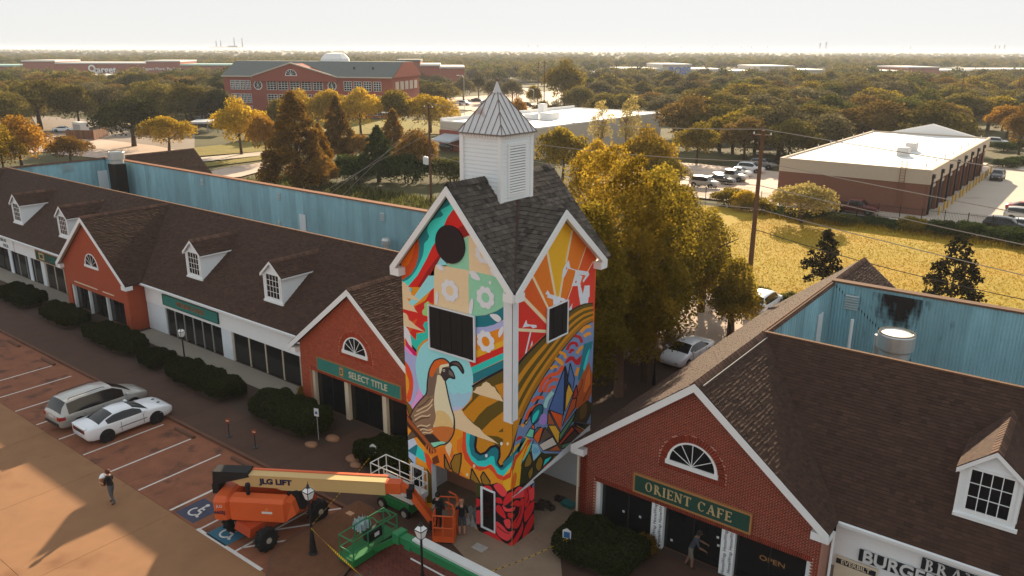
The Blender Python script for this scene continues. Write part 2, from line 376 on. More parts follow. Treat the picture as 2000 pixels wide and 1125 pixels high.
mx_ = t_.nodes.new('ShaderNodeMix'); mx_.data_type = 'RGBA'; mx_.blend_type = 'MULTIPLY'; mx_.inputs[0].default_value = 1; t_.links.new(src, mx_.inputs[6]); t_.links.new(br.outputs[0], mx_.inputs[7]); t_.links.new(mx_.outputs[2], pb.inputs['Base Color'])
MB().prism([(x, y, .136) for x, y in [(-22.3, 20.3), (-20.4, 21.1), (-18.2, 20.0), (-16.0, 19.0), (-16, 16), (-20.4, 14), (-21.1, 17)]], (0, 0, -.03)).build('brick_paving', M['paver_red'], court)
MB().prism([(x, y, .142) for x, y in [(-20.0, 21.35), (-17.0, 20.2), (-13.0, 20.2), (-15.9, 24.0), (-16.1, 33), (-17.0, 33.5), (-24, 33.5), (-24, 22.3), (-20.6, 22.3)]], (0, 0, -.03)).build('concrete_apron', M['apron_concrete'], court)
MB().prism([(x, y, .138) for x, y in [(-24, 33.5), (-16.1, 33.5), (-16.1, 50), (-24, 50)]], (0, 0, -.03)).build('mulch_bed', M['mulch'], court)

# ================================================================= the two strips of shops
RIDGE_Z, RIDGE_Y, SLOPE = 8.05, 32.8, .743
EAVE_Y = 26.95; EAVE_Z = RIDGE_Z-(RIDGE_Y-EAVE_Y)*SLOPE
WALL_Y = 27.3; GAB_Y = 26.05; REAR_Y = 42.9; G_HALF = 5.4; G_EAVE = 3.75
gsl = (RIDGE_Z-G_EAVE)/G_HALF
def slab_poly(b, pts, thick, m=0):          # roof deck: polygon given by its top corners, pushed down
    b.prism(pts, (0, 0, -thick), m)
def main_slope(parent, x0, x1, m, seed, split=0):
    pts = [(x0, EAVE_Y, EAVE_Z), (x1, EAVE_Y, EAVE_Z), (x1, RIDGE_Y, RIDGE_Z), (x0, RIDGE_Y, RIDGE_Z)]
    b = MB(); slab_poly(b, pts, .12); rf = b.build('roof', M['roof_deck'], parent)
    L = math.hypot(RIDGE_Y-EAVE_Y, RIDGE_Z-EAVE_Z); V = Vector((0, RIDGE_Y-EAVE_Y, RIDGE_Z-EAVE_Z)).normalized()
    lst = shingles([(0, 0), (x1-x0, 0), (x1-x0, L), (0, L)], (x0, EAVE_Y, EAVE_Z), (1, 0, 0), V, Vector((1, 0, 0)).cross(V), .15, (.18, .36), .014, seed, .08)
    if split: near_split(lst, split, 'shingle', 'shingle_courses', m, rf)
    else: pieces_join(lst, 'shingle_courses', m, rf)
    MB().box(x0, RIDGE_Y-.05, RIDGE_Z-.02, x1, RIDGE_Y+.12, RIDGE_Z+.05).build('ridge_flashing', M['wood_pole'], rf)
    return rf
def gable_slope(parent, cx, side, yf, yb_ridge, yb_eave, m, seed, split=0, half=G_HALF, ez=G_EAVE, rz=RIDGE_Z, name='roof', expo=.145, wr=(.17, .30), thick=.03, deck='roof_deck'):  # tabs thicker than real shingles, tilted so these slopes catch more low sun
    """one slope of a roof whose ridge runs along Y; side=-1 left, +1 right"""
    A = (cx, yf, rz); B = (cx, yb_ridge, rz); C = (cx+side*half, yb_eave, ez); D = (cx+side*half, yf, ez)
    b = MB(); slab_poly(b, [A, B, C, D], .12); rf = b.build(name, M[deck], parent)
    V = Vector((-side*half, 0, rz-ez)); L = V.length; V.normalize(); U = Vector((0, side, 0)); N = U.cross(V)
    O = Vector(D); uu = lambda y: (y-yf)*side
    reg = [(0, 0), (uu(yb_eave), 0), (uu(yb_ridge), L), (0, L)]
    lst = shingles(reg, O, U, V, N, expo, wr, thick, seed, .06)
    if split: near_split(lst, split, 'shingle', 'shingle_courses', m, rf)
    else: pieces_join(lst, 'shingle_courses', m, rf)
    return rf
def ridge_caps(parent, cx, y0, y1, z, m, step=.3):
    b = MB(); y = y0
    while y < y1:
        t = rnd.random(); e = min(y+step, y1)
        b.poly([(cx-.2, y, z-.13), (cx, y, z+.055), (cx, e, z+.035), (cx-.2, e, z-.15)][::-1], t=t); b.poly([(cx, y, z+.055), (cx+.2, y, z-.13), (cx+.2, e, z-.15), (cx, e, z+.035)][::-1], t=t)
        b.poly([(cx-.2, y, z-.13), (cx+.2, y, z-.13), (cx, y, z+.055)], t=t); y += step
    return b.build('ridge_cap', m, parent, kind='stuff')
def rake(parent, cx, y, half, ez, rz, wd=.34, m='white_paint', dep=.3):
    """white rake boards of a gable: two boards, eave returns and soffits"""
    for s in (-1, 1):
        a = Vector((cx, y, rz-.02)); c = Vector((cx+s*half, y, ez-.02)); dn = Vector((0, 0, -wd))
        MB().prism([a, c, c+dn, a+dn] if s < 0 else [a, a+dn, c+dn, c], (0, .05, 0)).build('rake_board', M[m], parent)
        MB().prism([a+Vector((0, .05, -.14)), c+Vector((0, .05, -.14)), c+Vector((0, .05, -.2)), a+Vector((0, .05, -.2))], (0, dep, 0)).build('soffit', M['cream_trim'], parent)
        x0, x1 = cx+s*(half-.62), cx+s*(half+.02)
        MB().box(min(x0, x1), y+.052, ez-.42, max(x0, x1), y+dep+.3, ez-.12).build('eave_return', M[m], parent)
def brick_wall(region, holes, y, bw=.205, bh=.068, j=.015, seed=1, proud=.008):
    rg = random.Random(seed); x0, x1 = min(p[0] for p in region), max(p[0] for p in region); z0, z1 = min(p[1] for p in region), max(p[1] for p in region)
    out = []; row = 0; z = z0
    while z < z1:
        x = x0-(bw/2 if row % 2 else 0)
        while x < x1:
            cx, cz = x+bw/2, z+bh/2
            if not any(h(cx, cz) for h in holes):
                pl = clip_convex([(x+j/2, z+j/2), (x+bw-j/2, z+j/2), (x+bw-j/2, z+bh-j/2), (x+j/2, z+bh-j/2)], region)
                if len(pl) > 2 and parea(pl) > .001:
                    n = len(pl); d = proud*rg.uniform(.6, 1.3)
                    v = [(a, y-d, b) for a, b in pl]+[(a, y, b) for a, b in pl]
                    out.append((v, [tuple(range(n))]+[((k+1) % n, k, n+k, n+(k+1) % n) for k in range(n)], min(1, max(0, rg.gauss(.5, .22)))))
            x += bw
        z += bh; row += 1
    return out
def soldier(x0, x1, z0, z1, y, bw=.075, seed=1, proud=.012):
    rg = random.Random(seed); out = []; x = x0
    while x < x1-.02:
        e = min(x+bw, x1); a, b = x+.006, e-.006
        v = [(a, y-proud, z0), (b, y-proud, z0), (b, y-proud, z1), (a, y-proud, z1), (a, y, z0), (b, y, z0), (b, y, z1), (a, y, z1)]
        out.append((v, [(0, 1, 2, 3), (0, 4, 5, 1), (1, 5, 6, 2), (2, 6, 7, 3), (3, 7, 4, 0)], min(1, max(0, rg.gauss(.5, .2))))); x += bw
    return out
def arch_bricks(cx, cz, r0, r1, y, n=34, seed=1, proud=.014):
    rg = random.Random(seed); out = []
    for k in range(n):
        a, b = math.pi*(k+.06)/n, math.pi*(k+.94)/n
        p = [(cx+r0*math.cos(a), cz+r0*math.sin(a)), (cx+r1*math.cos(a), cz+r1*math.sin(a)), (cx+r1*math.cos(b), cz+r1*math.sin(b)), (cx+r0*math.cos(b), cz+r0*math.sin(b))]
        v = [(q[0], y-proud, q[1]) for q in p]+[(q[0], y, q[1]) for q in p]
        out.append((v, [(0, 1, 2, 3)]+[((k_+1) % 4, k_, 4+k_, 4+(k_+1) % 4) for k_ in range(4)], min(1, max(0, rg.gauss(.5, .22)))))
    return out
def fanlight(parent, cx, cz, r, y):
    wn = MB(); n = 18
    arc = [(cx+r*math.cos(math.pi*i/n), y-.03, cz+r*math.sin(math.pi*i/n)) for i in range(n+1)]; arc2 = [(cx+(r-.13)*math.cos(math.pi*i/n), y-.03, cz+.1+(r-.16)*math.sin(math.pi*i/n)) for i in range(n+1)]
    for i in range(n): wn.prism([arc[i], arc[i+1], arc2[i+1], arc2[i]], (0, .06, 0))
    wn.box(cx-r-.03, y-.07, cz-.08, cx+r+.03, y+.03, cz+.1)
    w_ = wn.build('window', M['white_paint'], parent)
    MB().poly([(cx+(r-.1)*math.cos(math.pi*i/n), y-.006, cz+.05+(r-.1)*math.sin(math.pi*i/n)) for i in range(n+1)][::-1]).build('pane', M['window_dark'], w_)
    for k in range(1, 6):
        a = math.pi*k/6; MB().beam((cx, y-.02, cz+.1), (cx+(r-.12)*math.cos(a), y-.02, cz+.1+(r-.15)*math.sin(a)), .022, .022).build('muntin', M['white_paint'], w_)
    return w_
def gable_front(parent, cx, y, wallhalf, apex, brick, mort, seed, opening, pillars, fz=4.15, fr=1.05, split=0, geo=True, pm='white_paint', soz=2.2):
    """brick gable front with a storefront opening (x0, x1, z1) and a half round window"""
    ez = apex-gsl*wallhalf; x0, x1, z1 = opening
    reg = [(cx-wallhalf, 0), (cx+wallhalf, 0), (cx+wallhalf, ez), (cx, apex), (cx-wallhalf, ez)]
    b = MB()
    for pl in ([(cx-wallhalf, 0), (x0, 0), (x0, z1), (cx-wallhalf, z1)], [(x1, 0), (cx+wallhalf, 0), (cx+wallhalf, z1), (x1, z1)], [(cx-wallhalf, z1), (cx+wallhalf, z1), (cx+wallhalf, ez), (cx, apex), (cx-wallhalf, ez)]):
        b.prism([(a, y, c) for a, c in pl], (0, .3, 0))
    b.box(cx-wallhalf, y+.3, 0, cx-wallhalf+.3, y+7, ez); b.box(cx+wallhalf-.3, y+.3, 0, cx+wallhalf, y+7, ez)
    wl = b.build('wall', M[mort] if geo else M[brick], parent)
    holes = [lambda a, c: x0 < a < x1 and c < z1+.21, lambda a, c: c > fz-.32 and abs(a-cx) < fr+.33 and (c < fz or math.hypot(a-cx, c-fz) < fr+.30)]
    if geo:
        lst = brick_wall(reg, holes, y, seed=seed)+soldier(x0-.0, x1+.0, z1+.005, z1+.205, y, seed=seed)+soldier(cx-fr-.32, cx+fr+.32, fz-.31, fz-.1, y, seed=seed)+arch_bricks(cx, fz, fr+.01, fr+.29, y, seed=seed)
        for sx in (-1, 1): lst += soldier(cx-fr-.32 if sx < 0 else cx+fr+.02, cx-fr-.02 if sx < 0 else cx+fr+.32, fz-.09, fz+.0, y, seed=seed)
        if split: near_split(lst, split, 'brick', 'brickwork', M[brick], wl)
        else: pieces_join(lst, 'brickwork', M[brick], wl)
    fanlight(parent, cx, fz, fr, y-(.012 if geo else 0))
    # recessed storefront: dark glass between pillars
    st = MB().box(x0, y+.42, 0, x1, y+.45, z1).build('storefront', M['dark_void'], parent)
    ed = [x0]+[p for p, _ in pillars]+[x1]
    for a, c in zip(ed[:-1], ed[1:]):
        n = max(1, round((c-a)/1.3))
        for i in range(n):
            q0, q1 = a+(c-a)*i/n+.03, a+(c-a)*(i+1)/n-.03
            MB().box(q0, y+.36, .12, q1, y+.385, z1-.04).build('pane', M['dark_glass'], st)
            MB().box(q1, y+.34, .0, q1+.06, y+.40, z1-.02).build('mullion', M['black_metal'], st)
    for p, pw in pillars+[(x0+.1, .2), (x1-.1, .2)]: MB().box(p-pw/2, y+.12, .0, p+pw/2, y+.33, z1-.003).build('pillar', M[pm], parent)
    MB().box(x0, y+.3, 0, x1, y+.6, .11).build('sill', M['kerb_concrete'], st)
    return wl
def dormer(parent, cx, seed, m='shingle_brown', nx=4, nz=4, yf=28.25):
    """gabled dormer with white siding, muntined window and its own shingled roof"""
    hw, zb, ze, zr = .87, 4.72, 6.62, 7.42; yr = lambda z: RIDGE_Y-(RIDGE_Z-z)/SLOPE
    d = MB(); d.prism([(cx-hw, yf, zb-.25), (cx+hw, yf, zb-.25), (cx+hw, yf, ze), (cx, yf, zr-.08), (cx-hw, yf, ze)], (0, yr(ze)-yf, 0)); dm = d.build('dormer', M['white_siding'], parent)
    for k in range(10):                       # clapboards of the cheeks
        z = zb+k*.19
        for s in (-1, 1):
            X = cx+s*hw; e = yr(z)
            if e > yf+.1: MB().hull8([(X, yf+.09, z), (X+s*.022, yf+.09, z), (X+s*.022, e, z), (X, e, z), (X, yf+.09, z+.19), (X+s*.006, yf+.09, z+.19), (X+s*.006, e+.2, z+.19), (X, e+.2, z+.19)]).build('clapboard', M['white_siding'], dm)
    for s in (-1, 1):
        A = Vector((cx, yf-.16, zr)); B = Vector((cx, yr(zr)+.05, zr)); C = Vector((cx+s*(hw+.2), yr(ze-.12)+.05, ze-.12)); D = Vector((cx+s*(hw+.2), yf-.16, ze-.12))
        b = MB(); slab_poly(b, [A, B, C, D], .06); b.build('roof_board', M['roof_deck'], dm)
        V = Vector((-s*(hw+.2), 0, zr-ze+.12)); L = V.length; V.normalize(); U = Vector((0, s, 0))
        reg = [(0, 0), ((C.y-D.y)*s, 0), ((B.y-A.y)*s, L), (0, L)]
        pieces_join(shingles(reg, D, U, V, U.cross(V), .14, (.2, .36), .014, seed+s, .05), 'shingle_courses', m, dm)
        f0, f1 = A+Vector((0, -.03, -.03)), D+Vector((0, -.03, -.03)); dn = Vector((0, 0, -.17))
        MB().prism([f0, f1, f1+dn, f0+dn] if s < 0 else [f0, f0+dn, f1+dn, f1], (0, .05, 0)).build('rake_board', M['white_paint'], dm)
        MB().prism([D+Vector((0, 0, -.065)), C+Vector((0, 0, -.065)), C+Vector((0, 0, -.16)), D+Vector((0, 0, -.16))], (-s*.12, 0, 0)).build('eave_board', M['white_paint'], dm)
        MB().box(cx+s*hw-.09, yf-.03, zb, cx+s*hw+.0, yf-.002, ze).build('corner_board', M['white_paint'], dm)
    ridge_caps(dm, cx, yf-.17, yr(zr), zr, M['ridge_cap'], .25)
    ww, wz0, wz1 = .62, zb+.28, ze-.12
    MB().box(cx-ww-.03, yf-.012, wz0, cx+ww+.03, yf-.004, wz1).build('pane', M['window_dark'], dm)
    fr = MB()
    for (a, b_, c, e) in ((-ww-.1, wz0-.1, ww+.1, wz0), (-ww-.1, wz1, ww+.1, wz1+.09), (-ww-.1, wz0, -ww, wz1), (ww, wz0, ww+.1, wz1)): fr.box(cx+a, yf-.05, b_, cx+c, yf-.003, e)
    fr.build('window_frame', M['white_paint'], dm)
    for i in range(1, nx): MB().box(cx-ww+2*ww*i/nx-.014, yf-.03, wz0, cx-ww+2*ww*i/nx+.014, yf-.013, wz1).build('muntin', M['white_paint'], dm)
    for i in range(1, nz): MB().box(cx-ww, yf-.028, wz0+(wz1-wz0)*i/nz-.014, cx+ww, yf-.0135, wz0+(wz1-wz0)*i/nz+.014).build('muntin', M['white_paint'], dm)
    MB().box(cx-hw-.09, yf-.12, zb-.06, cx+hw+.09, yf, zb+.06).build('sill', M['white_paint'], dm)
    return dm
def corrugated(parent, p0, p1, z0, z1, pitch, name='metal_sheet', mtl='blue_metal', sheetw=.95, face=1):
    """ribbed metal sheets standing between two plan points"""
    a, b = Vector((*p0, 0)), Vector((*p1, 0)); L = (b-a).length; d = (b-a)/L; n = Vector((d.y, -d.x, 0))*face; s = 0
    while s < L-.01:
        e = min(L, s+sheetw); mb = MB(); k = s; t = rnd.uniform(.2, .8)
        while k < e-.001:
            q = min(e, k+pitch)
            for (f0, f1, h0, h1) in ((0, .35, 0, 0), (.35, .5, 0, 1), (.5, .85, 1, 1), (.85, 1, 1, 0)):
                A = a+d*(k+(q-k)*f0)+n*(.045*h0); B = a+d*(k+(q-k)*f1)+n*(.045*h1); mb.poly([(A.x, A.y, z0), (B.x, B.y, z0), (B.x, B.y, z1), (A.x, A.y, z1)], t=t)
            k = q
        mb.build(name, M[mtl], parent); s = e
def roof_louvre(parent, x, y, z, wd, ht, axis='Y', nsl=6):
    fr = MB().box(x-wd/2, y-.06, z-ht/2, x+wd/2, y-.04, z+ht/2) if axis == 'Y' else MB().box(x+.04, y-wd/2, z-ht/2, x+.06, y+wd/2, z+ht/2)
    lv = fr.build('roof_louvre', M['blue_metal'], parent)
    for i in range(nsl):
        zz = z-ht/2+ht*(i+.5)/nsl; b = MB()
        if axis == 'Y': b.hull8([(x-wd/2+.04, y-.12, zz-.04), (x+wd/2-.04, y-.12, zz-.04), (x+wd/2-.04, y-.06, zz+.01), (x-wd/2+.04, y-.06, zz+.01), (x-wd/2+.04, y-.12, zz-.025), (x+wd/2-.04, y-.12, zz-.025), (x+wd/2-.04, y-.06, zz+.025), (x-wd/2+.04, y-.06, zz+.025)])
        else: b.box(x+.06, y-wd/2+.04, zz-.03, x+.11, y+wd/2-.04, zz)
        b.build('slat', M['galvanised'], lv)
def shop_bay(parent, x0, x1, n, z1, mm='black_metal', name='storefront'):
    st = MB().box(x0, WALL_Y+.2, 0, x1, WALL_Y+.23, z1).build(name, M['dark_void'], parent)
    for i in range(n):
        a, c = x0+(x1-x0)*i/n, x0+(x1-x0)*(i+1)/n
        MB().box(a+.04, WALL_Y+.12, .22, c-.04, WALL_Y+.14, z1-.05).build('pane', M['dark_glass'], st)
        MB().box(a-.04, WALL_Y+.07, .13, a+.04, WALL_Y+.16, z1).build('mullion', M[mm], st)
    return st

# ---- left strip
LW, RW, SEL = -91.4, -30.6, -30.6
FL = -60.0
left = thing('shop_building', 'long brown roofed shopping strip with white dormers and brick gables, left of tower', 'building', (-60, 27, 0))
def strip_shell(parent, x0, x1, r0, r1):
    MB().box(x0, WALL_Y+.25, 0, x1, REAR_Y+6, 3.6).build('core', M['dark_void'], parent)
    MB().box(r0, RIDGE_Y-1.2, 3.3, r1, REAR_Y-.05, 3.7).build('flat_roof', M['flat_roof'], parent)
    MB().box(r0, RIDGE_Y, 3.7, r1, RIDGE_Y+.1, RIDGE_Z-.03).build('parapet', M['roof_deck'], parent)
strip_shell(left, LW-5, -26.2, LW, SEL)
main_slope(left, LW, SEL, M['shingle_brown'], 11, 0)
for sd_ in (-1, 1): gable_slope(left, FL, sd_, 25.72, RIDGE_Y+.05, EAVE_Y-.05, M['shingle_brown'] if sd_ > 0 else M['shingle_brown'], 20+sd_)
ridge_caps(left, FL, 25.7, RIDGE_Y, RIDGE_Z+.02, M['ridge_cap'])
for (cx, sd_, mm) in ((SEL, -1, 'shingle_brown'), (LW, 1, 'shingle_brown')):   # end wings: inner slopes meet the strip, front and rear
    gable_slope(left, cx, sd_, 25.72, RIDGE_Y+.05, EAVE_Y-.05, M[mm], 31)
    gable_slope(left, cx, sd_, REAR_Y, 50.3 if cx != LW else 54.0, 50.3 if cx != LW else 54.0, M[mm], 33)
gable_slope(left, SEL, 1, 25.72, 50.3, 50.3, M['shingle_brown'], 35, 0); gable_slope(left, LW, -1, 25.72, 54.0, 54.0, M['shingle_brown'], 36)
for cx in (SEL, LW): ridge_caps(left, cx, 25.7, 50.3 if cx != LW else 54.0, RIDGE_Z+.02, M['ridge_cap'])
gable_front(left, FL, GAB_Y, 4.95, 7.75, 'brick_orange', 'mortar', 3, (FL-4.2, FL+4.2, 2.1), [(FL-1.5, .12), (FL+1.3, .12)], geo=False)
gable_front(left, SEL, GAB_Y, 4.75, 7.75, 'brick_red', 'mortar', 4, (SEL-3.95, SEL+3.9, 2.45), [(SEL-1.05, .3), (SEL+1.95, .3)], fz=4.3, fr=.98, pm='cream_trim')
for cx in (FL, SEL): rake(left, cx, 25.68, G_HALF, G_EAVE, RIDGE_Z)
for i, cx in enumerate((-78.2, -69.1, -49.45, -40.55)): dormer(left, cx, 50+i, M['shingle_brown'])
def white_front(parent, x0, x1, z0, bays):
    MB().box(x0, WALL_Y-.02, z0, x1, WALL_Y+.2, EAVE_Z+.05).build('fascia', M['white_paint'], parent)
    MB().box(x0, EAVE_Y+.04, EAVE_Z-.16, x1, WALL_Y, EAVE_Z-.08).build('soffit', M['white_paint'], parent)
    g = MB().prism([(x0, EAVE_Y+.02, EAVE_Z-.02), (x0, EAVE_Y-.14, EAVE_Z-.02), (x0, EAVE_Y-.12, EAVE_Z-.15), (x0, EAVE_Y+.02, EAVE_Z-.15)], (x1-x0, 0, 0)); g.build('gutter', M['white_paint'], parent)
    for (a, c, n, z1, mm) in bays: shop_bay(parent, a, c, n, z1, mm)
white_front(left, -90.5, -64.8, 2.3, [(-90.4, -79.0, 6, 2.3, 'black_metal'), (-79.0, -72.6, 4, 2.3, 'galvanised'), (-71.8, -65.0, 4, 2.3, 'cream_trim')])
white_front(left, -54.9, -35.4, 2.2, [(-52.4, -45.5, 6, 2.2, 'galvanised'), (-44.2, -35.5, 5, 2.2, 'cream_trim')])
for (a, c) in ((-54.9, -52.4), (-45.4, -44.25)): MB().box(a, WALL_Y, 0, c, WALL_Y+.2, 2.2).build('pier', M['door_white'], left)
MB().box(-72.55, WALL_Y, 0, -71.85, WALL_Y+.2, 2.3).build('pier', M['door_white'], left)
for X in (-78.9, -74.8): MB().box(X-.3, WALL_Y-.03, 0, X+.3, WALL_Y+.05, 2.3).build('pier', M['door_white'], left)
# blue metal well behind the ridge
corrugated(left, (LW+.05, REAR_Y), (SEL-.2, REAR_Y), 3.7, RIDGE_Z+.0, .95, sheetw=.95)
corrugated(left, (LW+.05, RIDGE_Y), (LW+.05, REAR_Y), 3.7, RIDGE_Z-.05, .6, sheetw=1.2)
MB().box(LW, REAR_Y-.12, RIDGE_Z, SEL, REAR_Y+.5, RIDGE_Z+.1).build('parapet_cap', M['rust'], left)
MB().box(LW, REAR_Y+.06, 3.0, SEL, REAR_Y+.3, RIDGE_Z).build('parapet', M['roof_deck'], left)
bs = MB(); slab_poly(bs, [(LW, REAR_Y+.5, RIDGE_Z+.05), (SEL, REAR_Y+.5, RIDGE_Z+.05), (SEL, REAR_Y+6.4, 3.7), (LW, REAR_Y+6.4, 3.7)], .1); bs.build('roof', M['shingle_brown'], left)
for px, py, a in ((546, 383, .5), (748, 423, .5), (547, 436, .4), (396, 355, .5)):
    X, Z = onY(px, py, REAR_Y); roof_louvre(left, X, REAR_Y, Z, a*1.1, a*1.4, nsl=5)
X, Z = onY(593, 437, REAR_Y); MB().box(X-.42, REAR_Y-.1, Z-1.2, X+.42, REAR_Y-.05, Z+.85).build('door', M['door_white'], left)
Yd, Zd = onX(202, 352, LW+.1); MB().box(LW+.1, Yd-.55, 3.7, LW+.16, Yd+.55, Zd+1.1).build('door', M['door_white'], left)
Yl, Zl = onX(132, 328, LW+.1); roof_louvre(left, LW+.05, Yl, Zl, 1.2, .8, axis='X')

# ---- right strip
ORI = -11.12; RX1 = 26.0
right = thing('shop_building', 'brown roofed shopping strip with brick cafe gable and one white dormer, right of tower', 'building', (-8, 27, 0))
strip_shell(right, -15.6, RX1, ORI, RX1)
main_slope(right, ORI, RX1, M['shingle_brown'], 61, 160)
gable_slope(right, ORI, 1, 25.72, RIDGE_Y+.05, EAVE_Y-.05, M['shingle_brown'], 62, 300)
gable_slope(right, ORI, -1, 25.72, 49.3, 49.3, M['shingle_brown'], 63)
gable_slope(right, ORI, 1, REAR_Y, 49.3, 49.3, M['shingle_brown'], 64)
ridge_caps(right, ORI, 25.7, 49.35, RIDGE_Z+.02, M['ridge_cap'])
MB().box(ORI+.22, 26.0, RIDGE_Z-.16, ORI+.245, 32.6, RIDGE_Z-.12).build('ridge_flashing', M['flat_roof'], right)
gable_front(right, ORI, GAB_Y, 5.12, 7.75, 'brick_dark', 'mortar_light', 5, (-15.45, -6.25, 2.2), [(-12.5, .55), (-9.45, .55)], fz=4.3, fr=1.08, split=300)
rake(right, ORI, 25.68, G_HALF, G_EAVE, RIDGE_Z)
dormer(right, -1.45, 70, M['shingle_brown'], nx=4, nz=3)
dormer(right, 8.2, 71, M['shingle_brown'], nx=4, nz=3)
white_front(right, -5.85, RX1, 1.6, [(-3.0, 8, 6, 1.6, 'galvanised')])
MB().box(-5.9, WALL_Y-.01, 0, -3.05, WALL_Y+.2, 1.6).build('pier', M['gravel'], right)
corrugated(right, (ORI+.05, REAR_Y), (RX1, REAR_Y), 3.7, RIDGE_Z, .16, sheetw=1.1)
corrugated(right, (ORI+.05, RIDGE_Y), (ORI+.05, REAR_Y), 3.7, RIDGE_Z-.05, .45, sheetw=1.1)
MB().box(ORI, REAR_Y-.1, RIDGE_Z, RX1, REAR_Y+.4, RIDGE_Z+.1).build('parapet_cap', M['wood_pole'], right)
MB().box(ORI, REAR_Y+.06, 3.0, RX1, REAR_Y+.3, RIDGE_Z).build('parapet', M['roof_deck'], right)
MB().box(ORI-.12, RIDGE_Y+.05, RIDGE_Z-.1, ORI+.1, REAR_Y, RIDGE_Z+.03).build('parapet_cap', M['wood_pole'], right)
X, Z = onY(1664, 590, REAR_Y); roof_louvre(right, X, REAR_Y, Z, .75, .85, nsl=6)
Yd, Zd = onX(1600, 632, ORI+.1); MB().box(ORI+.1, Yd-.4, 3.7, ORI+.15, Yd+.4, Zd+.55).build('door', M['door_white'], right)
MB().box(-16.2, 26.05, 0, -15.9, 48.8, 3.7).build('side_wall', M['brick_dark'], right)
for X, y0 in ((-16.25, 25.95), (-5.72, 26.5)):       # downspouts
    MB().path([(X, y0-.06, 3.5), (X, y0-.06, .1)], .05, 8).build('downspout', M['cream_trim' if X < -10 else 'white_paint'], right)
MB().box(SEL+4.75-.3, 26.35, 0, SEL+4.75, 50, 3.7).build('side_wall', M['brick_dark'], left)
# ================================================================= the painted tower
TX0, TX1, TY0, TY1 = -23.15, -17.23, 22.48, 28.4
TCX, TCY = (TX0+TX1)/2, (TY0+TY1)/2
T_E, T_A, T_B = 11.4, 14.72, 13.72      # wall eave, apex of front gable, apex of right gable
tower = thing('mural_tower', 'tall square tower painted with a colourful quail mural, white cupola on top', 'tower', (TCX, TCY, 0))
mat('primer_white', (.74, .77, .79), .75, noise=(2.5, .08))
OPZ = 2.5
tw = MB()
# front wall (Y = TY0) with the big porch opening, right wall (X = TX1) likewise
AX0, AX1 = -21.75, -19.15; BY0, BY1 = 24.0, 27.3
PT = .3
for pl in ([(TX0, 0), (AX0, 0), (AX0, 2.45), (TX0, 2.45)], [(AX1, 0), (TX1, 0), (TX1, 2.45), (AX1, 2.45)], [(TX0, 2.45), (TX1, 2.45), (TX1, T_E), (TCX, T_A), (TX0, T_E)]):
    tw.prism([(a, TY0, c) for a, c in pl], (0, PT, 0))
for pl in ([(TY0+PT, 0), (BY0, 0), (BY0, 2.5), (TY0+PT, 2.5)], [(TY0+PT, 2.5), (TY1, 2.5+.35), (TY1, T_E), (TCY, T_B), (TY0+PT, T_E+.2)]):
    tw.prism([(TX1, a, c) for a, c in pl], (-PT, 0, 0))
tw.box(TX0, TY0+PT, 0, TX0+PT, TY1, T_E); tw.box(TX0+PT, TY1-PT, 2.5, TX1-PT, TY1, T_E); tw.box(TX0+PT, TY0+PT, 2.85, TX1-PT, TY1-PT, 3.0)
twall = tw.build('wall', M['primer_white'], tower)
MB().box(TX0+.9, TY1-PT, 0, TX1-.02, TY1, 2.9).build('porch_wall', M['door_white'], tower)
MB().box(TX0+PT, TY0+2.2, 0, TX0+2.3, TY1-PT, 2.83).build('porch_wall', M['mortar'], tower)
MB().box(TX0+PT, TY0+PT, .10, TX1-PT, TY1-PT, .152).build('porch_floor', M['apron_concrete'], tower)
# white unpainted corner strip on the front edge of the tower
z0c = onY(985, 822, TY0)[1]
MB().box(TX1-.42, TY0-.045, z0c, TX1+.03, TY0-.001, T_E-.02).build('corner_strip', M['primer_white'], tower)
MB().box(TX1+.001, TY0-.045, z0c+.1, TX1+.045, TY0+.30, T_E-.02).build('corner_strip', M['primer_white'], tower)
# roof: main ridge along Y, lower cross gable to the right
RZ, RB, OV = T_A+.32, T_B+.3, .32
RE = 11.35; RH = (TX1-TX0)/2+.28
tr = MB(); YF, YBk = TY0-.34, TY1+.75
slR = (RZ-RE)/RH
xr = TX1+.34; xi = TCX+(RZ-RB)/slR
slab_poly(tr, [(TCX, YF, RZ), (TCX-RH, YF, RE), (TCX-RH, YBk, RE), (TCX, YBk, RZ)], .12)
slab_poly(tr, [(TCX, YF, RZ), (TCX+RH, YF, RE), (TCX+RH, TCY-RH, RE), (xi, TCY, RB), (TCX, TCY, RZ)], .12)
slab_poly(tr, [(TCX, YBk, RZ), (TCX+RH, YBk, RE), (TCX+RH, TCY+RH, RE), (xi, TCY, RB), (TCX, TCY, RZ)], .12)
slB = (RB-RE)/RH
for s in (-1, 1): slab_poly(tr, [(xr, TCY, RB), (xi, TCY, RB), (TCX+RH, TCY+s*RH, RE), (xr, TCY+s*RH, RE)][::-s], .1)
troof = tr.build('roof', M['roof_deck'], tower)
lst = []
for s in (-1, 1):
    V = Vector((-s*RH, 0, RZ-RE)); L = V.length; V.normalize(); U = Vector((0, s, 0)); n = YBk-YF
    O = Vector((TCX+s*RH, YF, RE))
    if s < 0: lst += shingles([(0, 0), (-n, 0), (-n, L), (0, L)], O, U, V, U.cross(V), .21, (.1, .26), .03, 80, .1)
    else:      # split round the cross gable: front part, back part, and the strip above its ridge
        yv = TCY-RH; k = (RB-RE)/(RZ-RE)*L; uc = TCY-YF; rem = []
        sk = shingles([(0, 0), (n, 0), (n, L), (0, L)], O, U, V, U.cross(V), .21, (.1, .26), .03, 81, .1)
        for p in sk:
            c = Vector(p[0][0]); zb_ = RB-slB*abs(c.y-TCY)
            if c.z > zb_-.05 or abs(c.y-TCY) > RH: lst.append(p)
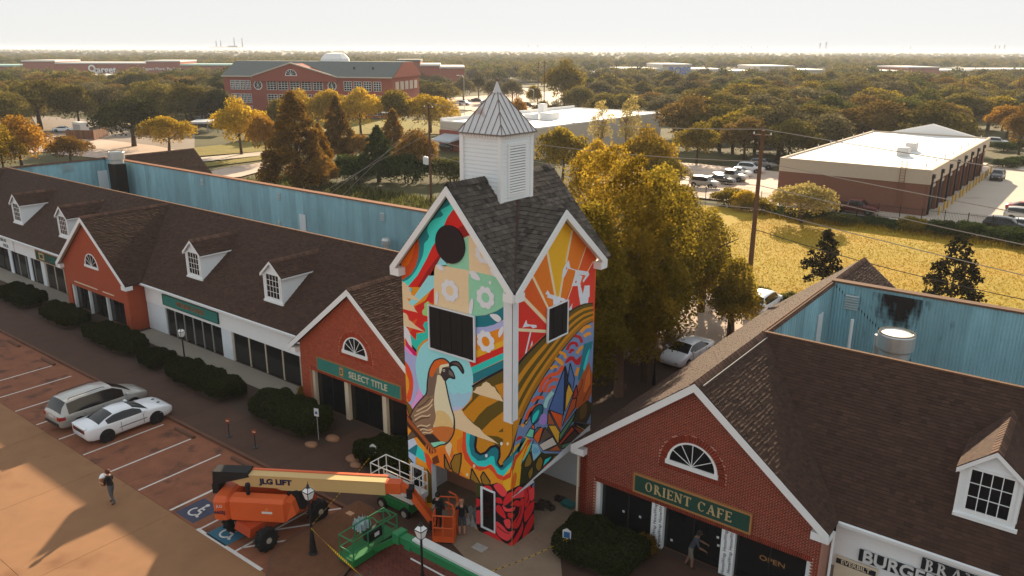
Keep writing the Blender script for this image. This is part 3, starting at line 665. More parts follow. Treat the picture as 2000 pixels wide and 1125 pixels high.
for s in (-1, 1):
    V = Vector((0, -s*RH, RB-RE)); L = V.length; V.normalize(); U = Vector((-s, 0, 0)); O = Vector((xr, TCY+s*RH, RE))
    u_e = (xr-(TCX+RH)); u_i = xr-xi
    reg = [(0, 0), (-s*-1*0, 0)]
    reg = [(0, 0), (s*u_e, 0), (s*u_i, L), (0, L)]
    lst += shingles(reg, O, U, V, U.cross(V), .21, (.1, .26), .03, 84+s, .1)
lit = [p for p in lst if Vector(p[0][0]).y > TCY+.6]
near_split(lst, 300, 'shake', 'shake_courses', M['shake_grey'], troof)
mat('flash_brown', (.06, .035, .027), .8, noise=(3, .3))
# valley flashing, ridge boards
MB().beam((TX1+.18, TY0-.16, RE+.12), (xi, TCY, RB+.05), .16, .05).build('valley_flashing', M['flash_brown'], troof)
ridge_caps(troof, TCX, YF, YBk, RZ+.02, M['shake_grey'], .22)
def rake_t(parent, pa, pc, wd, outn, th=.07):
    a, c = Vector(pa), Vector(pc); dn = Vector((0, 0, -wd)); o = Vector(outn)*th
    MB().prism([a, c, c+dn, a+dn], tuple(o)).build('rake_board', M['white_paint'], parent)
for s in (-1, 1):
    rake_t(tower, (TCX, YF+.0, RZ-.05), (TCX+s*RH, YF, RE-.05), .36, (0, -1, 0)); rake_t(tower, (xr, TCY, RB-.05), (xr, TCY+s*RH, RE-.05), .34, (1, 0, 0))
    MB().prism([(TCX, YF, RZ-.16), (TCX+s*RH, YF, RE-.16), (TCX+s*RH, YF, RE-.22), (TCX, YF, RZ-.22)], (0, .34, 0)).build('soffit', M['white_paint'], tower)
    MB().prism([(xr, TCY, RB-.16), (xr, TCY+s*RH, RE-.16), (xr, TCY+s*RH, RE-.22), (xr, TCY, RB-.22)], (-.34, 0, 0)).build('soffit', M['white_paint'], tower)
for (x0, y0, x1, y1) in ((TX0-.27, YF-.06, TX0+.22, TY0+.02), (TX1-.18, YF-.06, TX1+.3, TY0+.02), (TX1-.02, TY0-.27, xr+.06, TY0+.22), (TX1-.02, TY1-.22, xr+.06, TY1+.27)):
    MB().box(x0, y0, RE-.42, x1, y1, RE-.1).build('eave_return', M['white_paint'], tower)
# cupola
CX, CY, CH = -20.35, 25.45, 1.0; CZ0, CZ1 = 13.3, 16.75
cup = MB().box(CX-CH, CY-CH, CZ0, CX+CH, CY+CH, CZ1).build('cupola', M['white_paint'], tower)
z = CZ0
while z < CZ1-.1:                                   # clapboards
    for (d, sg) in (('y', -1), ('x', 1)):
        o = .028
        if d == 'y': MB().hull8([(CX-CH+.1, CY-CH-o, z), (CX+CH-.1, CY-CH-o, z), (CX+CH-.1, CY-CH, z), (CX-CH+.1, CY-CH, z), (CX-CH+.1, CY-CH-.004, z+.16), (CX+CH-.1, CY-CH-.004, z+.16), (CX+CH-.1, CY-CH, z+.16), (CX-CH+.1, CY-CH, z+.16)]).build('clapboard', M['white_siding'], cup)
        else: MB().hull8([(CX+CH, CY-CH+.1, z), (CX+CH+o, CY-CH+.1, z), (CX+CH+o, CY+CH-.1, z), (CX+CH, CY+CH-.1, z), (CX+CH, CY-CH+.1, z+.16), (CX+CH+.004, CY-CH+.1, z+.16), (CX+CH+.004, CY+CH-.1, z+.16), (CX+CH, CY+CH-.1, z+.16)]).build('clapboard', M['white_siding'], cup)
    z += .16
for (x, y) in ((CX-CH, CY-CH), (CX+CH, CY-CH), (CX+CH, CY+CH)): MB().box(x-.1, y-.1, CZ0, x+.045 if x > CX else x+.1, y+.1, CZ1).build('corner_board', M['white_paint'], cup)
MB().box(CX-CH-.07, CY-CH-.07, CZ1-.14, CX+CH+.07, CY+CH+.07, CZ1+.02).build('cornice', M['white_paint'], cup)
dn_ = MB()
for i in range(14):
    q = -CH+2*CH*(i+.5)/14; dn_.box(CX+q-.03, CY-CH-.12, CZ1-.1, CX+q+.03, CY-CH-.07, CZ1-.01); dn_.box(CX+CH+.07, CY+q-.03, CZ1-.1, CX+CH+.12, CY+q+.03, CZ1-.01)
dn_.build('dentil_band', M['white_paint'], cup, kind='stuff')
ly0, lz0 = onX(1025, 362, CX+CH); ly1, lz1 = onX(990, 288, CX+CH)
ly0, ly1, lz0, lz1 = CY-.52, CY+.52, 14.35, 16.3
lf = MB()
for (a, b_, c, e) in ((ly0-.1, lz0-.1, ly1+.1, lz0), (ly0-.1, lz1, ly1+.1, lz1+.1), (ly0-.1, lz0, ly0, lz1), (ly1, lz0, ly1+.1, lz1)): lf.box(CX+CH+.005, a, b_, CX+CH+.07, c, e)
lvr = lf.build('louvre', M['white_paint'], cup)
MB().box(CX+CH+.03, ly0, lz0, CX+CH+.032, ly1, lz1).build('louvre_back', M['flat_roof'], lvr)
n = 18
for i in range(n):
    zz = lz0+(lz1-lz0)*i/n; h = (lz1-lz0)/n
    MB().hull8([(CX+CH+.034, ly0, zz+h*.55), (CX+CH+.075, ly0, zz+.01), (CX+CH+.075, ly1, zz+.01), (CX+CH+.034, ly1, zz+h*.55), (CX+CH+.034, ly0, zz+h*.75), (CX+CH+.08, ly0, zz+.03), (CX+CH+.08, ly1, zz+.03), (CX+CH+.034, ly1, zz+h*.75)]).build('slat', M['white_paint'], lvr)
# hipped metal roof of the cupola with standing seams
mat('zinc', (.60, .585, .575), .5, metal=.15, noise=(2, .2), spots=(.9, (.28, .12, .06), .66))
mat('seam_brown', (.2, .15, .125), .8)
RC, AZ, CE = CH+.16, 18.72, CZ1+.02
crf = MB()
tp = .13; AZ2 = AZ-.38
cs = [(-1, -1), (1, -1), (1, 1), (-1, 1)]
for k in range(4):
    a, b_ = cs[k], cs[(k+1) % 4]
    for i in range(4):
        f0, f1 = i/4, (i+1)/4
        p = lambda f, r, zz: (CX+r*(a[0]+(b_[0]-a[0])*f), CY+r*(a[1]+(b_[1]-a[1])*f), zz)
        MB().poly([p(f0, RC, CE), p(f1, RC, CE), p(f1, tp, AZ2), p(f0, tp, AZ2)], t=rnd.random()).build('roof_panel', M['zinc'], cup)
crf.poly([(CX-RC, CY-RC, CE), (CX-RC, CY+RC, CE), (CX+RC, CY+RC, CE), (CX+RC, CY-RC, CE)])
crf.build('roof_underside', M['white_paint'], cup)
def on_hip(k, sx, h):                          # seam k: offset sx along the eave, rising straight up the slope until it meets the hip
    return None
seam = MB()
for (ax, sg) in (('y', -1), ('x', 1)):
    for i in range(-3, 4):
        q = i*.3; top = 1-max(abs(q)/RC, tp/RC)
        top = max(.06, min(top, 1-tp/RC)); r1 = RC*(1-top); zt = CE+(AZ2-CE)*(RC-r1)/(RC-tp)
        if ax == 'y': seam.beam((CX+q, CY-RC, CE+.02), (CX+q, CY-r1, zt+.02), .016, .03)
        else: seam.beam((CX+RC, CY+q, CE+.02), (CX+r1, CY+q, zt+.02), .016, .03)
for (sx, sy) in cs: seam.beam((CX+sx*RC, CY+sy*RC, CE+.01), (CX+sx*tp, CY+sy*tp, AZ2+.01), .035, .04)
for s_ in ((-RC, -RC, RC, -RC), (RC, -RC, RC, RC)): seam.beam((CX+s_[0], CY+s_[1], CE), (CX+s_[2], CY+s_[3], CE), .05, .05)
seam.build('standing_seams', M['seam_brown'], cup, kind='stuff')
MB().lathe([(tp*1.9, AZ2-.02), (tp*1.75, AZ2+.03), (tp*1.6, AZ2+.03), (.04, AZ+.02), (.02, AZ+.05)], 4, (CX, CY, 0)).build('roof_cap', M['zinc'], cup)
MB().lathe([(.015, AZ), (.02, AZ+.05), (.07, AZ+.1), (.07, AZ+.15), (.02, AZ+.2), (.012, AZ+.26), (.03, AZ+.28), (.01, AZ+.31), (.0, AZ+.36)], 10, (CX, CY, 0)).build('finial', M['seam_brown'], cup, smooth=True)
# ---- the mural: flat painted shapes on the two street faces, outlines measured on the photograph and laid on the wall planes
ZOOM = dict(A=(780, 360, 5.626), B=(780, 540, 5.923), C=(780, 690, 5.626), D=(780, 850, 4.686), E=(995, 400, 6.25), F=(995, 560, 6.618), G=(985, 700, 6.25), H=(985, 820, 6.25), P=(0, 0, 1))
def lin(c): c /= 255.0; return c/12.92 if c <= .04045 else ((c+.055)/1.055)**2.4
PAINT = {}; MUR = {'f': MB(), 'r': MB()}; MURM = {'f': [], 'r': []}; LAYER = [0]
def paint(rgb):
    if rgb not in PAINT:
        PAINT[rgb] = mat('paint_%d_%d_%d' % rgb, tuple(min(.88, lin(c)*1.32) for c in rgb), .7, noise=(7, .07, 6))
    return PAINT[rgb]
CORN = 1001.6
_wf = [(onY(0, 0, TY0))]
def to_px(P):
    v = np.array(P)-np.array([0, 0, CAM_H]); z = v@_f; return (1000+FOC*(v@_r)/z, 562.5-FOC*(v@_u)/z)
def reg_px(pts):
    q = [to_px(p) for p in pts]; return q if parea(q) > 0 else q[::-1]
FRONT = [reg_px([(a, TY0, c) for a, c in pl]) for pl in ([(TX0, .02), (AX0, .02), (AX0, 2.449), (TX0, 2.449)], [(AX1, .02), (TX1, .02), (TX1, 2.449), (AX1, 2.449)], [(TX0, 2.451), (TX1, 2.451), (TX1, T_E), (TCX, T_A), (TX0, T_E)])]
RIGHT = [reg_px([(TX1, a, c) for a, c in pl]) for pl in ([(TY0, .02), (BY0, .02), (BY0, 2.449), (TY0, 2.449)], [(TY0, 2.451), (TY0+PT, 2.5), (TY1, 2.86), (TY1, T_E), (TCY, T_B), (TY0, T_E)])]
def smooth(p, closed=True, k=4):
    n = len(p); out = []
    for i in range(n if closed else n-1):
        a, b, c, d = (p[(i-1) % n], p[i], p[(i+1) % n], p[(i+2) % n]) if closed else (p[max(i-1, 0)], p[i], p[i+1], p[min(i+2, n-1)])
        for j in range(k):
            t = j/k; out.append(tuple(.5*((2*b[m])+(-a[m]+c[m])*t+(2*a[m]-5*b[m]+4*c[m]-d[m])*t*t+(-a[m]+3*b[m]-3*c[m]+d[m])*t**3) for m in (0, 1)))
    return out if closed else out+[p[-1]]
def put(px, rgb):
    LAYER[0] += 1; o = .003+LAYER[0]*.00008
    for key, regs in (('f', FRONT), ('r', RIGHT)):
        for rg in regs:
            q = clip_convex(px, rg)
            if len(q) < 3 or abs(parea(q)) < .3: continue
            if rgb not in MURM[key]: MURM[key].append(rgb)
            if key == 'f': pts = [(x, TY0-o, z) for x, z in (onY(a, b, TY0) for a, b in q)]
            else: pts = [(TX1+o, y, z) for y, z in (onX(a, b, TX1) for a, b in q)]
            MUR[key].poly(pts, MURM[key].index(rgb))
def conv(z, s):
    x0, y0, k = ZOOM[z]; v = [float(q) for q in s.replace(',', ' ').split()]; return [(x0+v[i]/k, y0+v[i+1]/k) for i in range(0, len(v), 2)]
def sh(z, rgb, s, sm=False):
    p = conv(z, s); put(smooth(p) if sm else p, rgb)
def stroke(z, rgb, wd, s, sm=True):
    p = conv(z, s); wd = wd/ZOOM[z][2]
    if sm and len(p) > 2: p = smooth(p, False)
    L, Rr = [], []
    for i in range(len(p)):
        a, b = p[max(0, i-1)], p[min(len(p)-1, i+1)]; dx, dy = b[0]-a[0], b[1]-a[1]; l = math.hypot(dx, dy) or 1
        L.append((p[i][0]-dy/l*wd/2, p[i][1]+dx/l*wd/2)); Rr.append((p[i][0]+dy/l*wd/2, p[i][1]-dx/l*wd/2))
    for i in range(len(p)-1): 
        if i: LAYER[0] -= 1
        put([L[i], L[i+1], Rr[i+1], Rr[i]], rgb)
def outl(z, rgb, s, wd=12, oc=(24, 24, 36), sm=False):
    sh(z, rgb, s, sm); p = s.replace(',', ' ').split(); stroke(z, oc, wd, s+' '+p[0]+' '+p[1], sm)
NAVY = (24, 24, 36); CREAM = (218, 190, 152); WHITE = (206, 208, 214); GOLD = (186, 124, 22); OLIVE = (88, 72, 20)
TURQ = (40, 190, 186); TEAL = (24, 110, 124); RED = (196, 38, 32); DRED = (140, 26, 24); ORG = (222, 112, 24); YEL = (226, 162, 34); BLU = (140, 206, 222); MINT = (136, 194, 162); LAV = (160, 166, 208)
# front face, gable
sh('P', (214, 140, 30), '770 340 1001.6 340 1001.6 1090 770 1090')
sh('A', (34, 128, 138), '527 40 840 570 500 900 20 1125 0 700')
sh('A', (64, 214, 204), '560 140 540 160 562 200 545 232 490 260 455 290 480 330 460 355 400 375 340 420 310 480 310 530 327 570 310 610 275 650 268 720 255 790 225 860 190 930 150 990 100 1040 30 1080 65 1110 105 1140 160 1090 230 970 310 830 370 710 405 640 440 540 500 450 540 370 590 300 640 255 615 195', True)
sh('A', (200, 36, 30), '628 245 580 292 530 362 490 452 470 560 700 600 830 575')
sh('A', DRED, '720 438 815 560 760 562 700 592 630 490')
sh('A', (200, 36, 30), '410 615 360 690 300 820 200 1000 90 1130 280 1130 400 920 470 800 440 690')
sh('A', DRED, '445 765 470 800 385 920 265 1130 200 1130 300 960 380 850')
sh('A', (192, 74, 26), '212 575 216 700 210 790 180 900 130 985 10 1065 0 800')
sh('A', (222, 104, 20), '190 610 165 700 140 800 100 880 10 945 0 800')
sh('A', MINT, '690 600 760 562 768 960 480 890 590 860 700 780')
sh('A', CREAM, '760 566 810 556 1120 1040 768 950')
sh('A', BLU, '455 800 530 885 400 900 300 1060 250 1130 385 1130 390 930')
sh('A', CREAM, '400 885 762 945 762 1140 380 1140 385 940')
sh('A', MINT, '762 945 1140 1030 1200 1140 762 1140')
# middle of the front face
sh('B', RED, '400 100 400 320 345 300 345 560 290 540 300 640 200 650 190 745 130 660 30 560 20 250 170 350 300 280')
sh('B', BLU, '402 -10 402 128 240 272 150 348 90 322 110 290 180 220 335 -10')
sh('B', (205, 85, 30), '205 488 185 545 130 640 95 655 95 615 140 535', True)
sh('B', CREAM, '20 45 75 80 100 110 130 160 140 210 180 230 252 286 90 250 108 290 125 320 170 345 182 380 212 417 20 370')
sh('B', CREAM, '20 405 80 430 100 460 110 500 150 530 180 560 220 590 297 640 85 580 60 600 20 560')
sh('B', (150, 196, 122), '345 296 300 306 288 330 292 362 266 400 272 440 300 452 345 450', True)
sh('B', (36, 184, 168), '345 515 290 528 275 570 300 610 297 647 200 660 195 742 130 670 128 740 160 810 200 890 215 820 270 750 345 705')
sh('B', WHITE, '50 570 92 600 122 660 137 740 142 820 120 842 80 750 50 690', True)
sh('B', NAVY, '145 785 152 832 200 895 200 850')
sh('B', (200, 26, 92), '66 705 110 785 200 885 200 960 80 805')
sh('B', (226, 142, 202), '66 790 200 950 200 1010 60 845')
sh('B', LAV, '55 840 205 990 260 1200 220 1350 120 1250 60 1000')
sh('B', CREAM, '402 -20 800 30 805 440 402 330')
sh('B', MINT, '800 20 1215 110 1215 345 1120 400 1000 444 872 458 808 440')
sh('B', TEAL, '870 458 1000 446 1120 402 1240 330 1240 480 1100 555 1000 582 870 588')
sh('B', LAV, '870 588 1000 582 1100 556 1240 482 1240 580 1000 655 870 676')
sh('B', (224, 130, 24), '870 676 1050 642 1240 572 1240 735 870 868')
sh('B', YEL, '870 865 1240 728 1240 795 870 955')
sh('B', RED, '800 975 880 945 1240 790 1240 868 830 1058')
sh('B', (40, 184, 172), '820 1056 1240 866 1240 940 850 1126 780 1140')
sh('C', TEAL, '780 240 1180 55 1180 150 940 265 780 355')
# left arcs and blue disc
sh('C', LAV, '40 -10 190 30 190 130 225 300 150 600 100 540 150 400 150 300 110 150 40 60')
sh('C', (214, 74, 34), '40 60 110 150 152 290 147 420 115 535 60 480 105 380 100 280 40 130', True)
sh('C', (226, 152, 36), '40 110 100 280 106 390 76 480 115 585 40 580 10 500 10 300')
sh('C', (222, 150, 206), '222 305 255 420 265 485 150 615 110 640 215 400')
sh('C', (200, 26, 60), '258 412 300 440 235 530 255 480')
sh('C', (108, 82, 20), '50 480 112 560 155 625 130 720 50 570')
sh('C', BLU, '180 150 190 50 230 -60 300 -130 400 -175 550 -175 680 -90 740 20 770 100 800 190 812 290 803 420 770 520 690 605 600 640 480 620 350 560 250 440 200 300', True)
sh('C', (150, 190, 210), '520 470 560 420 590 460 640 430 690 450 750 430 795 440 770 520 690 605 600 640 520 620', True)
sh('C', (178, 184, 220), '560 600 640 585 700 600 600 642', True)
# fields on the front face
sh('C', OLIVE, '806 370 940 285 1150 182 1280 140 1280 800 1180 1140 830 1140 830 1020 900 930 690 620 800 505 808 420')
sh('C', GOLD, '1050 352 1180 312 1180 500 1130 490 1090 420')
sh('C', GOLD, '695 650 780 560 890 452 1100 515 960 592 870 682 815 762')
sh('C', GOLD, '905 850 1010 742 1180 610 1180 790 1100 852 1030 945 985 910')
sh('C', GOLD, '830 1080 850 1010 890 935 1040 985 990 1035 930 1060 890 1125')
sh('C', GOLD, '1110 1130 1200 950 1300 720 1300 900 1235 1130')
stroke('C', NAVY, 26, '800 368 940 282 1150 172 1250 120')
sh('C', CREAM, '803 424 830 408 850 372 900 360 918 330 955 310 992 330 1012 356 1050 375 1072 420 1110 460 1147 533 890 458')
sh('C', CREAM, '560 650 680 612 720 680 760 720 820 780 880 820 940 890 1020 940 1092 997 900 932 740 872 560 800')
# lower front: orange waves and the serpentine bands
sh('D', ORG, '300 130 480 80 600 0 600 120 560 250 620 400 540 360 330 270')
sh('D', CREAM, '420 108 455 50 485 90 462 190 482 232 430 150')
sh('D', (228, 140, 28), '475 -40 535 -40 525 120 565 250 640 340 640 420 560 330 500 190')
sh('D', (206, 68, 30), '585 -60 575 120 600 220 660 290 740 326 820 302 860 340 900 396 960 416 1022 402 1052 300 1092 220 1150 140 1210 40 1160 50 1130 120 1085 175 1045 265 1015 345 960 368 900 340 850 270 800 270 720 250 640 180 640 -60')
sh('D', TURQ, '612 -60 610 60 620 150 660 230 720 282 790 288 838 262 870 300 900 352 960 375 1012 350 1042 262 1082 172 1132 112 1170 30 1120 20 1080 100 1020 180 980 290 930 310 880 250 870 180 800 200 720 220 670 160 660 -60')
sh('D', TEAL, '652 -60 640 90 660 180 720 236 790 228 840 188 868 195 880 270 930 322 982 300 1012 230 1052 130 1102 80 1130 20 1060 20 1000 130 960 250 920 230 900 100 840 90 760 140 710 100 700 -60')
sh('D', NAVY, '700 -20 682 90 692 155 740 186 795 170 842 120 880 108 908 134 906 200 890 250 920 300 962 290 996 225 1034 115 1070 -10 1040 -20 990 100 950 240 925 230 930 100 880 60 800 90 740 140 715 20')
sh('D', GOLD, '716 20 706 110 716 140 745 164 782 150 830 100 880 84 925 108 932 190 908 245 925 274 958 262 992 170 1045 0 940 -30 760 -20')
sh('D', OLIVE, '880 84 925 108 960 40 900 10 800 0 780 40 850 60')
sh('C', CREAM, '560 650 680 612 720 680 760 720 820 780 880 820 940 890 1020 940 1092 997 900 932 740 872 560 800')
# bird on its branch
sh('C', (176, 190, 212), '30 880 150 910 200 1000 120 1130 30 1130')
sh('C', TEAL, '80 1075 190 1000 280 1130 80 1130')
sh('D', (150, 178, 214), '30 130 90 150 150 190 150 340 30 340'); sh('D', TURQ, '170 90 225 150 255 260 150 190')
sh('D', (206, 66, 30), '225 150 270 180 312 265 305 380 250 270'); sh('D', OLIVE, '250 300 310 380 310 620 255 620')
outl('D', (120, 92, 26), '62 185 100 220 135 270 140 340 95 320 62 250', 9, sm=True)
outl('C', (92, 76, 62), '45 985 140 850 190 915 70 960', 8)
BIRD = '385 80 440 58 490 58 530 83 552 110 558 160 592 210 610 278 555 264 522 287 508 312 518 360 542 480 572 600 600 690 608 770 602 862 572 932 520 992 450 1008 360 1038 255 960 145 820 115 720 160 608 230 518 298 440 308 330 322 220 343 150'
sh('C', (134, 106, 84), BIRD, True)
sh('C', (112, 92, 78), '310 330 330 220 380 200 420 240 395 330 385 440 300 470', True)
sh('C', (202, 94, 28), '385 92 440 70 490 70 540 112 470 126 438 152 402 182 372 252 338 250 334 200 355 130', True)
sh('C', (226, 206, 172), '420 240 460 250 490 300 506 322 532 470 572 610 594 700 592 800 560 830 480 802 376 812 402 700 384 560 390 420 410 310', True)
sh('C', (210, 180, 120), '405 640 470 630 540 680 590 780 560 830 470 800 380 800 400 720', True)
sh('C', (190, 106, 46), '372 815 480 800 588 822 592 872 540 952 470 978 390 905 325 850', True)
sh('C', (226, 206, 172), '458 126 542 112 552 140 500 150 472 160 462 222 440 216 440 150')
sh('C', (54, 46, 46), '480 155 552 160 597 215 607 275 552 256 500 298 465 252 455 226 470 180', True)
sh('C', (110, 98, 94), '545 180 590 212 600 262 545 232'); sh('C', (190, 180, 170), '480 178 502 176 500 202 482 200', True); sh('C', NAVY, '486 182 498 180 497 196 487 196')
sh('C', NAVY, '548 118 580 86 645 86 695 138 716 202 698 228 668 190 632 145 580 140 555 158', True); sh('C', (88, 74, 62), '575 110 640 100 680 150 698 205 660 150 610 120', True)
for s_ in ('165 690 240 650 310 620 365 560', '170 735 240 690 310 690 340 670', '190 640 260 600 330 560 370 500', '175 830 230 790 300 800 340 780', '195 870 260 830 310 845 355 835', '215 905 270 870 330 875 370 850'): stroke('C', (206, 184, 146), 13, s_)
for s_ in ('170 760 250 715 330 705', '165 850 220 815 290 820', '200 600 270 560 340 490'): stroke('C', (70, 54, 44), 11, s_)
sh('C', (52, 38, 34), '215 935 300 888 372 885 455 968 372 990 280 988')
sh('C', (130, 204, 176), '285 1000 462 968 500 990 350 1034', True)
stroke('C', NAVY, 14, BIRD+' 385 80')
stroke('C', (66, 38, 26), 62, '-20 500 40 560 90 690 125 745'); stroke('C', (176, 92, 36), 22, '-20 490 50 560 100 690')
stroke('C', (66, 36, 24), 74, '10 610 100 750 200 870 300 990 380 1090'); stroke('C', (150, 80, 38), 34, '15 600 110 745 215 865 310 980 400 1090')
for i in range(4): stroke('D', (206, 110, 40), 9, '%d %d %d %d %d %d' % (248+i*22, 85+i*16, 244+i*24, 130+i*18, 262+i*24, 165+i*17))
sh('D', (96, 48, 26), '300 210 350 180 370 250 310 270')
for s_ in ('412 172 472 312 440 318 415 290', '568 162 505 182 470 255 488 330 545 358 566 250', '664 302 742 442 700 436 650 402', '770 332 745 380 760 440 836 488 830 420'): outl('D', (142, 104, 28), s_, 12)
sh('D', (60, 62, 22), '690 430 760 440 760 620 695 600')
# right face: sun rays
sh('P', (206, 100, 28), '1001.6 380 1175 380 1175 700 1001.6 760')
sh('E', YEL, '615 100 770 290 625 1060 590 1300 560 1100 440 410')
sh('E', (208, 112, 28), '428 430 565 1130 590 1300 400 1130 232 735')
sh('E', (202, 86, 28), '225 770 400 1130 500 1400 165 1130 20 1010 120 880')
sh('F', (198, 46, 34), '20 20 85 60 500 500 500 580 20 560'); sh('F', (190, 38, 34), '20 570 500 580 260 790 20 1080')
sh('E', (208, 112, 28), '768 320 940 515 845 790 760 1000 620 1200 700 690')
sh('E', (206, 82, 32), '932 512 1040 640 1010 700 960 810 880 1000 760 1010 850 780'); sh('E', (200, 54, 38), '1040 640 1040 1300 700 1300 870 1000 960 820')
sh('F', (200, 54, 38), '800 -10 1090 -10 1090 230 720 370 730 170')
RAY = (226, 196, 160)
for (z, wd, s_) in (('E', 26, '430 420 562 1130'), ('E', 28, '222 755 412 1140'), ('F', 44, '60 20 500 480'), ('F', 40, '60 552 500 578'), ('E', 22, '764 310 688 700'), ('E', 24, '650 880 606 1150'), ('E', 9, '932 512 838 790'), ('E', 9, '1020 690 950 815'), ('F', 10, '810 -10 720 240'), ('F', 26, '350 -20 500 280')): stroke(z, RAY, wd, s_, False)
PJ = (200, 206, 222)
sh('E', PJ, '720 676 690 708 650 790 636 885 662 890 692 830 712 778 800 800 800 832 790 870 756 992 830 990 846 1125 975 1125 977 982 905 988 890 1092 862 960 888 870 838 850 930 860 890 930 900 948 972 850 960 815 800 790 742 770')
sh('E', (206, 100, 28), '690 755 706 770 686 800'); sh('E', (200, 54, 38), '800 930 818 925 815 950 800 955')
sh('F', PJ, '882 -10 912 232 1012 212 1036 -10'); sh('F', (200, 54, 38), '918 -10 944 95 968 -10')
sh('F', PJ, '490 40 458 95 488 100 486 140 560 160 565 240 640 225 652 180 700 195 724 160 640 130 520 95'); sh('F', PJ, '216 424 164 528 200 520 270 510 300 538 352 522 342 494 262 488 226 480')
stroke('F', PJ, 18, '270 585 205 865', False); sh('F', PJ, '290 690 262 790 296 745'); sh('F', PJ, '735 300 800 300 812 210 790 250 730 330')
# right face: striped field, drawn as bands between its two edges
TOPC = [(999, 722), (1007, 712.6), (1025.2, 691.5), (1046, 671), (1067.5, 650.7), (1086, 631), (1103.8, 612.9), (1123.4, 599.3), (1140, 592.5), (1158, 591)]
BOTC = [(997, 884), (1004, 862), (1010.6, 844), (1023.4, 808.8), (1041, 772), (1065, 732), (1079.6, 711.1), (1100.8, 680.9), (1123.4, 653.7), (1140, 637), (1158, 628)]
def resamp(c, n):
    d = [0]
    for a, b in zip(c[:-1], c[1:]): d.append(d[-1]+math.hypot(b[0]-a[0], b[1]-a[1]))
    return [(float(np.interp(d[-1]*i/n, d, [p[0] for p in c])), float(np.interp(d[-1]*i/n, d, [p[1] for p in c]))) for i in range(n+1)]
ta, tb = resamp(TOPC, 26), resamp(BOTC, 26)
def between(k): return [(a[0]+(b[0]-a[0])*k, a[1]+(b[1]-a[1])*k) for a, b in zip(ta, tb)]
sh('P', (104, 128, 166), '1001.6 860 '+' '.join('%.1f %.1f' % p for p in BOTC)+' 1175 850 1110 900 1060 1000 1001.6 1000')
ks = [0, .05, .19, .31, .44, .56, .68, .80, .95, 1.0]; cs_ = [NAVY, OLIVE, GOLD, OLIVE, GOLD, OLIVE, GOLD, OLIVE if False else (150, 100, 22), NAVY]
for k0, k1, c_ in zip(ks[:-1], ks[1:], cs_): put(between(k0)+between(k1)[::-1], c_)
# right face: arcs, rocks and crystals
OR2 = (210, 82, 44); OR3 = (222, 140, 40); CR = (170, 30, 36)
for (z, c_, wd, s_) in (('G', OR2, 46, '430 410 468 290 560 205 650 180 715 90'), ('G', OR2, 42, '485 410 520 312 600 255 655 265'), ('G', OR2, 36, '535 412 570 355 625 348'), ('G', OR2, 34, '258 745 300 640 380 580 435 562'), ('G', OR2, 40, '330 530 400 478 480 480'), ('G', OR3, 36, '560 130 610 95 650 110'), ('G', OR3, 36, '640 10 690 60'), ('F', CR, 38, '740 820 780 740 850 728 872 775'), ('F', CR, 34, '770 860 800 815 830 830'), ('F', CR, 40, '835 632 905 655 932 722'), ('F', OR3, 40, '640 845 705 870 722 925'), ('F', OR3, 40, '585 925 660 960 682 1015'), ('F', OR3, 38, '868 865 910 800 955 770'), ('F', OR3, 42, '915 590 980 522 1050 512'), ('F', OR3, 40, '960 645 1000 612 1052 602'), ('G', OR3, 36, '870 210 900 110'), ('G', (150, 196, 190), 46, '490 600 520 500 590 410')): stroke(z, c_, wd, s_)
sh('F', CR, '712 975 760 908 822 898 862 940 935 878 905 1000 850 1004 800 950 742 985', True)
sh('F', TEAL, '958 740 1075 700 1060 790 1010 900 950 1100 930 1230 880 1200 920 950'); sh('F', TURQ, '1015 825 1040 795 1005 950 968 1095 945 1060 985 900')
sh('G', (166, 78, 32), '1030 40 1080 230 1070 400 1030 505 870 620 860 450 890 330 960 170'); sh('G', (200, 104, 44), '1000 200 1040 120 1045 300 990 420 960 400')
for i, s_ in enumerate(('900 420 940 330 950 250', '960 520 1000 430 1050 330')): stroke('G', (120, 50, 24), 14, s_)
sh('G', (58, 48, 28), '880 618 1015 505 1075 560 1060 660 1000 790 830 775'); sh('G', (98, 70, 34), '930 600 1000 550 990 700 920 740', True)
sh('G', (70, 60, 48), '520 830 700 900 860 780 1080 800 1080 900 850 1050 700 1110 600 1130 470 1130')
for c_, s_ in (((74, 100, 150), '735 98 720 692 540 622'), ((80, 106, 156), '800 55 852 242 836 372 768 270'), ((36, 42, 62), '740 88 772 220 732 640 718 680'), ((206, 156, 48), '780 298 838 420 740 645 748 420'), ((206, 84, 32), '545 628 712 690 680 885'), ((152, 86, 50), '532 632 622 810 522 802'), ((206, 156, 48), '528 815 622 815 676 902 650 1042'),
               ((176, 76, 36), '880 480 860 600 700 830 820 500'), ((160, 54, 38), '878 320 895 440 868 480 828 490 845 400'), ((84, 124, 90), '882 620 830 762 668 1012 668 925'), ((176, 62, 36), '822 828 852 870 690 1046 660 1040'), ((66, 52, 44), '852 870 922 942 850 1000 700 1048'), ((80, 120, 90), '832 1008 842 1052 700 1102 698 1050'), ((178, 140, 52), '840 790 1000 870 1000 900 900 850'), ((92, 116, 84), '850 780 1060 840 1060 870'), ((140, 70, 40), '825 825 920 850 980 905 930 940'),
               ((88, 72, 60), '490 838 582 950 418 1032'), ((194, 184, 172), '586 955 638 1050 470 1128 418 1050'), ((158, 84, 44), '640 1052 690 1130 530 1130'), ((208, 92, 30), '400 838 472 850 412 1042 348 970'), ((112, 192, 164), '308 850 362 872 346 968 252 950'), ((70, 120, 150), '370 870 440 830 360 930'), ((214, 90, 40), '355 800 368 868 318 835'), ((200, 170, 90), '240 780 300 745 262 805')): outl('G', c_, s_, 13)
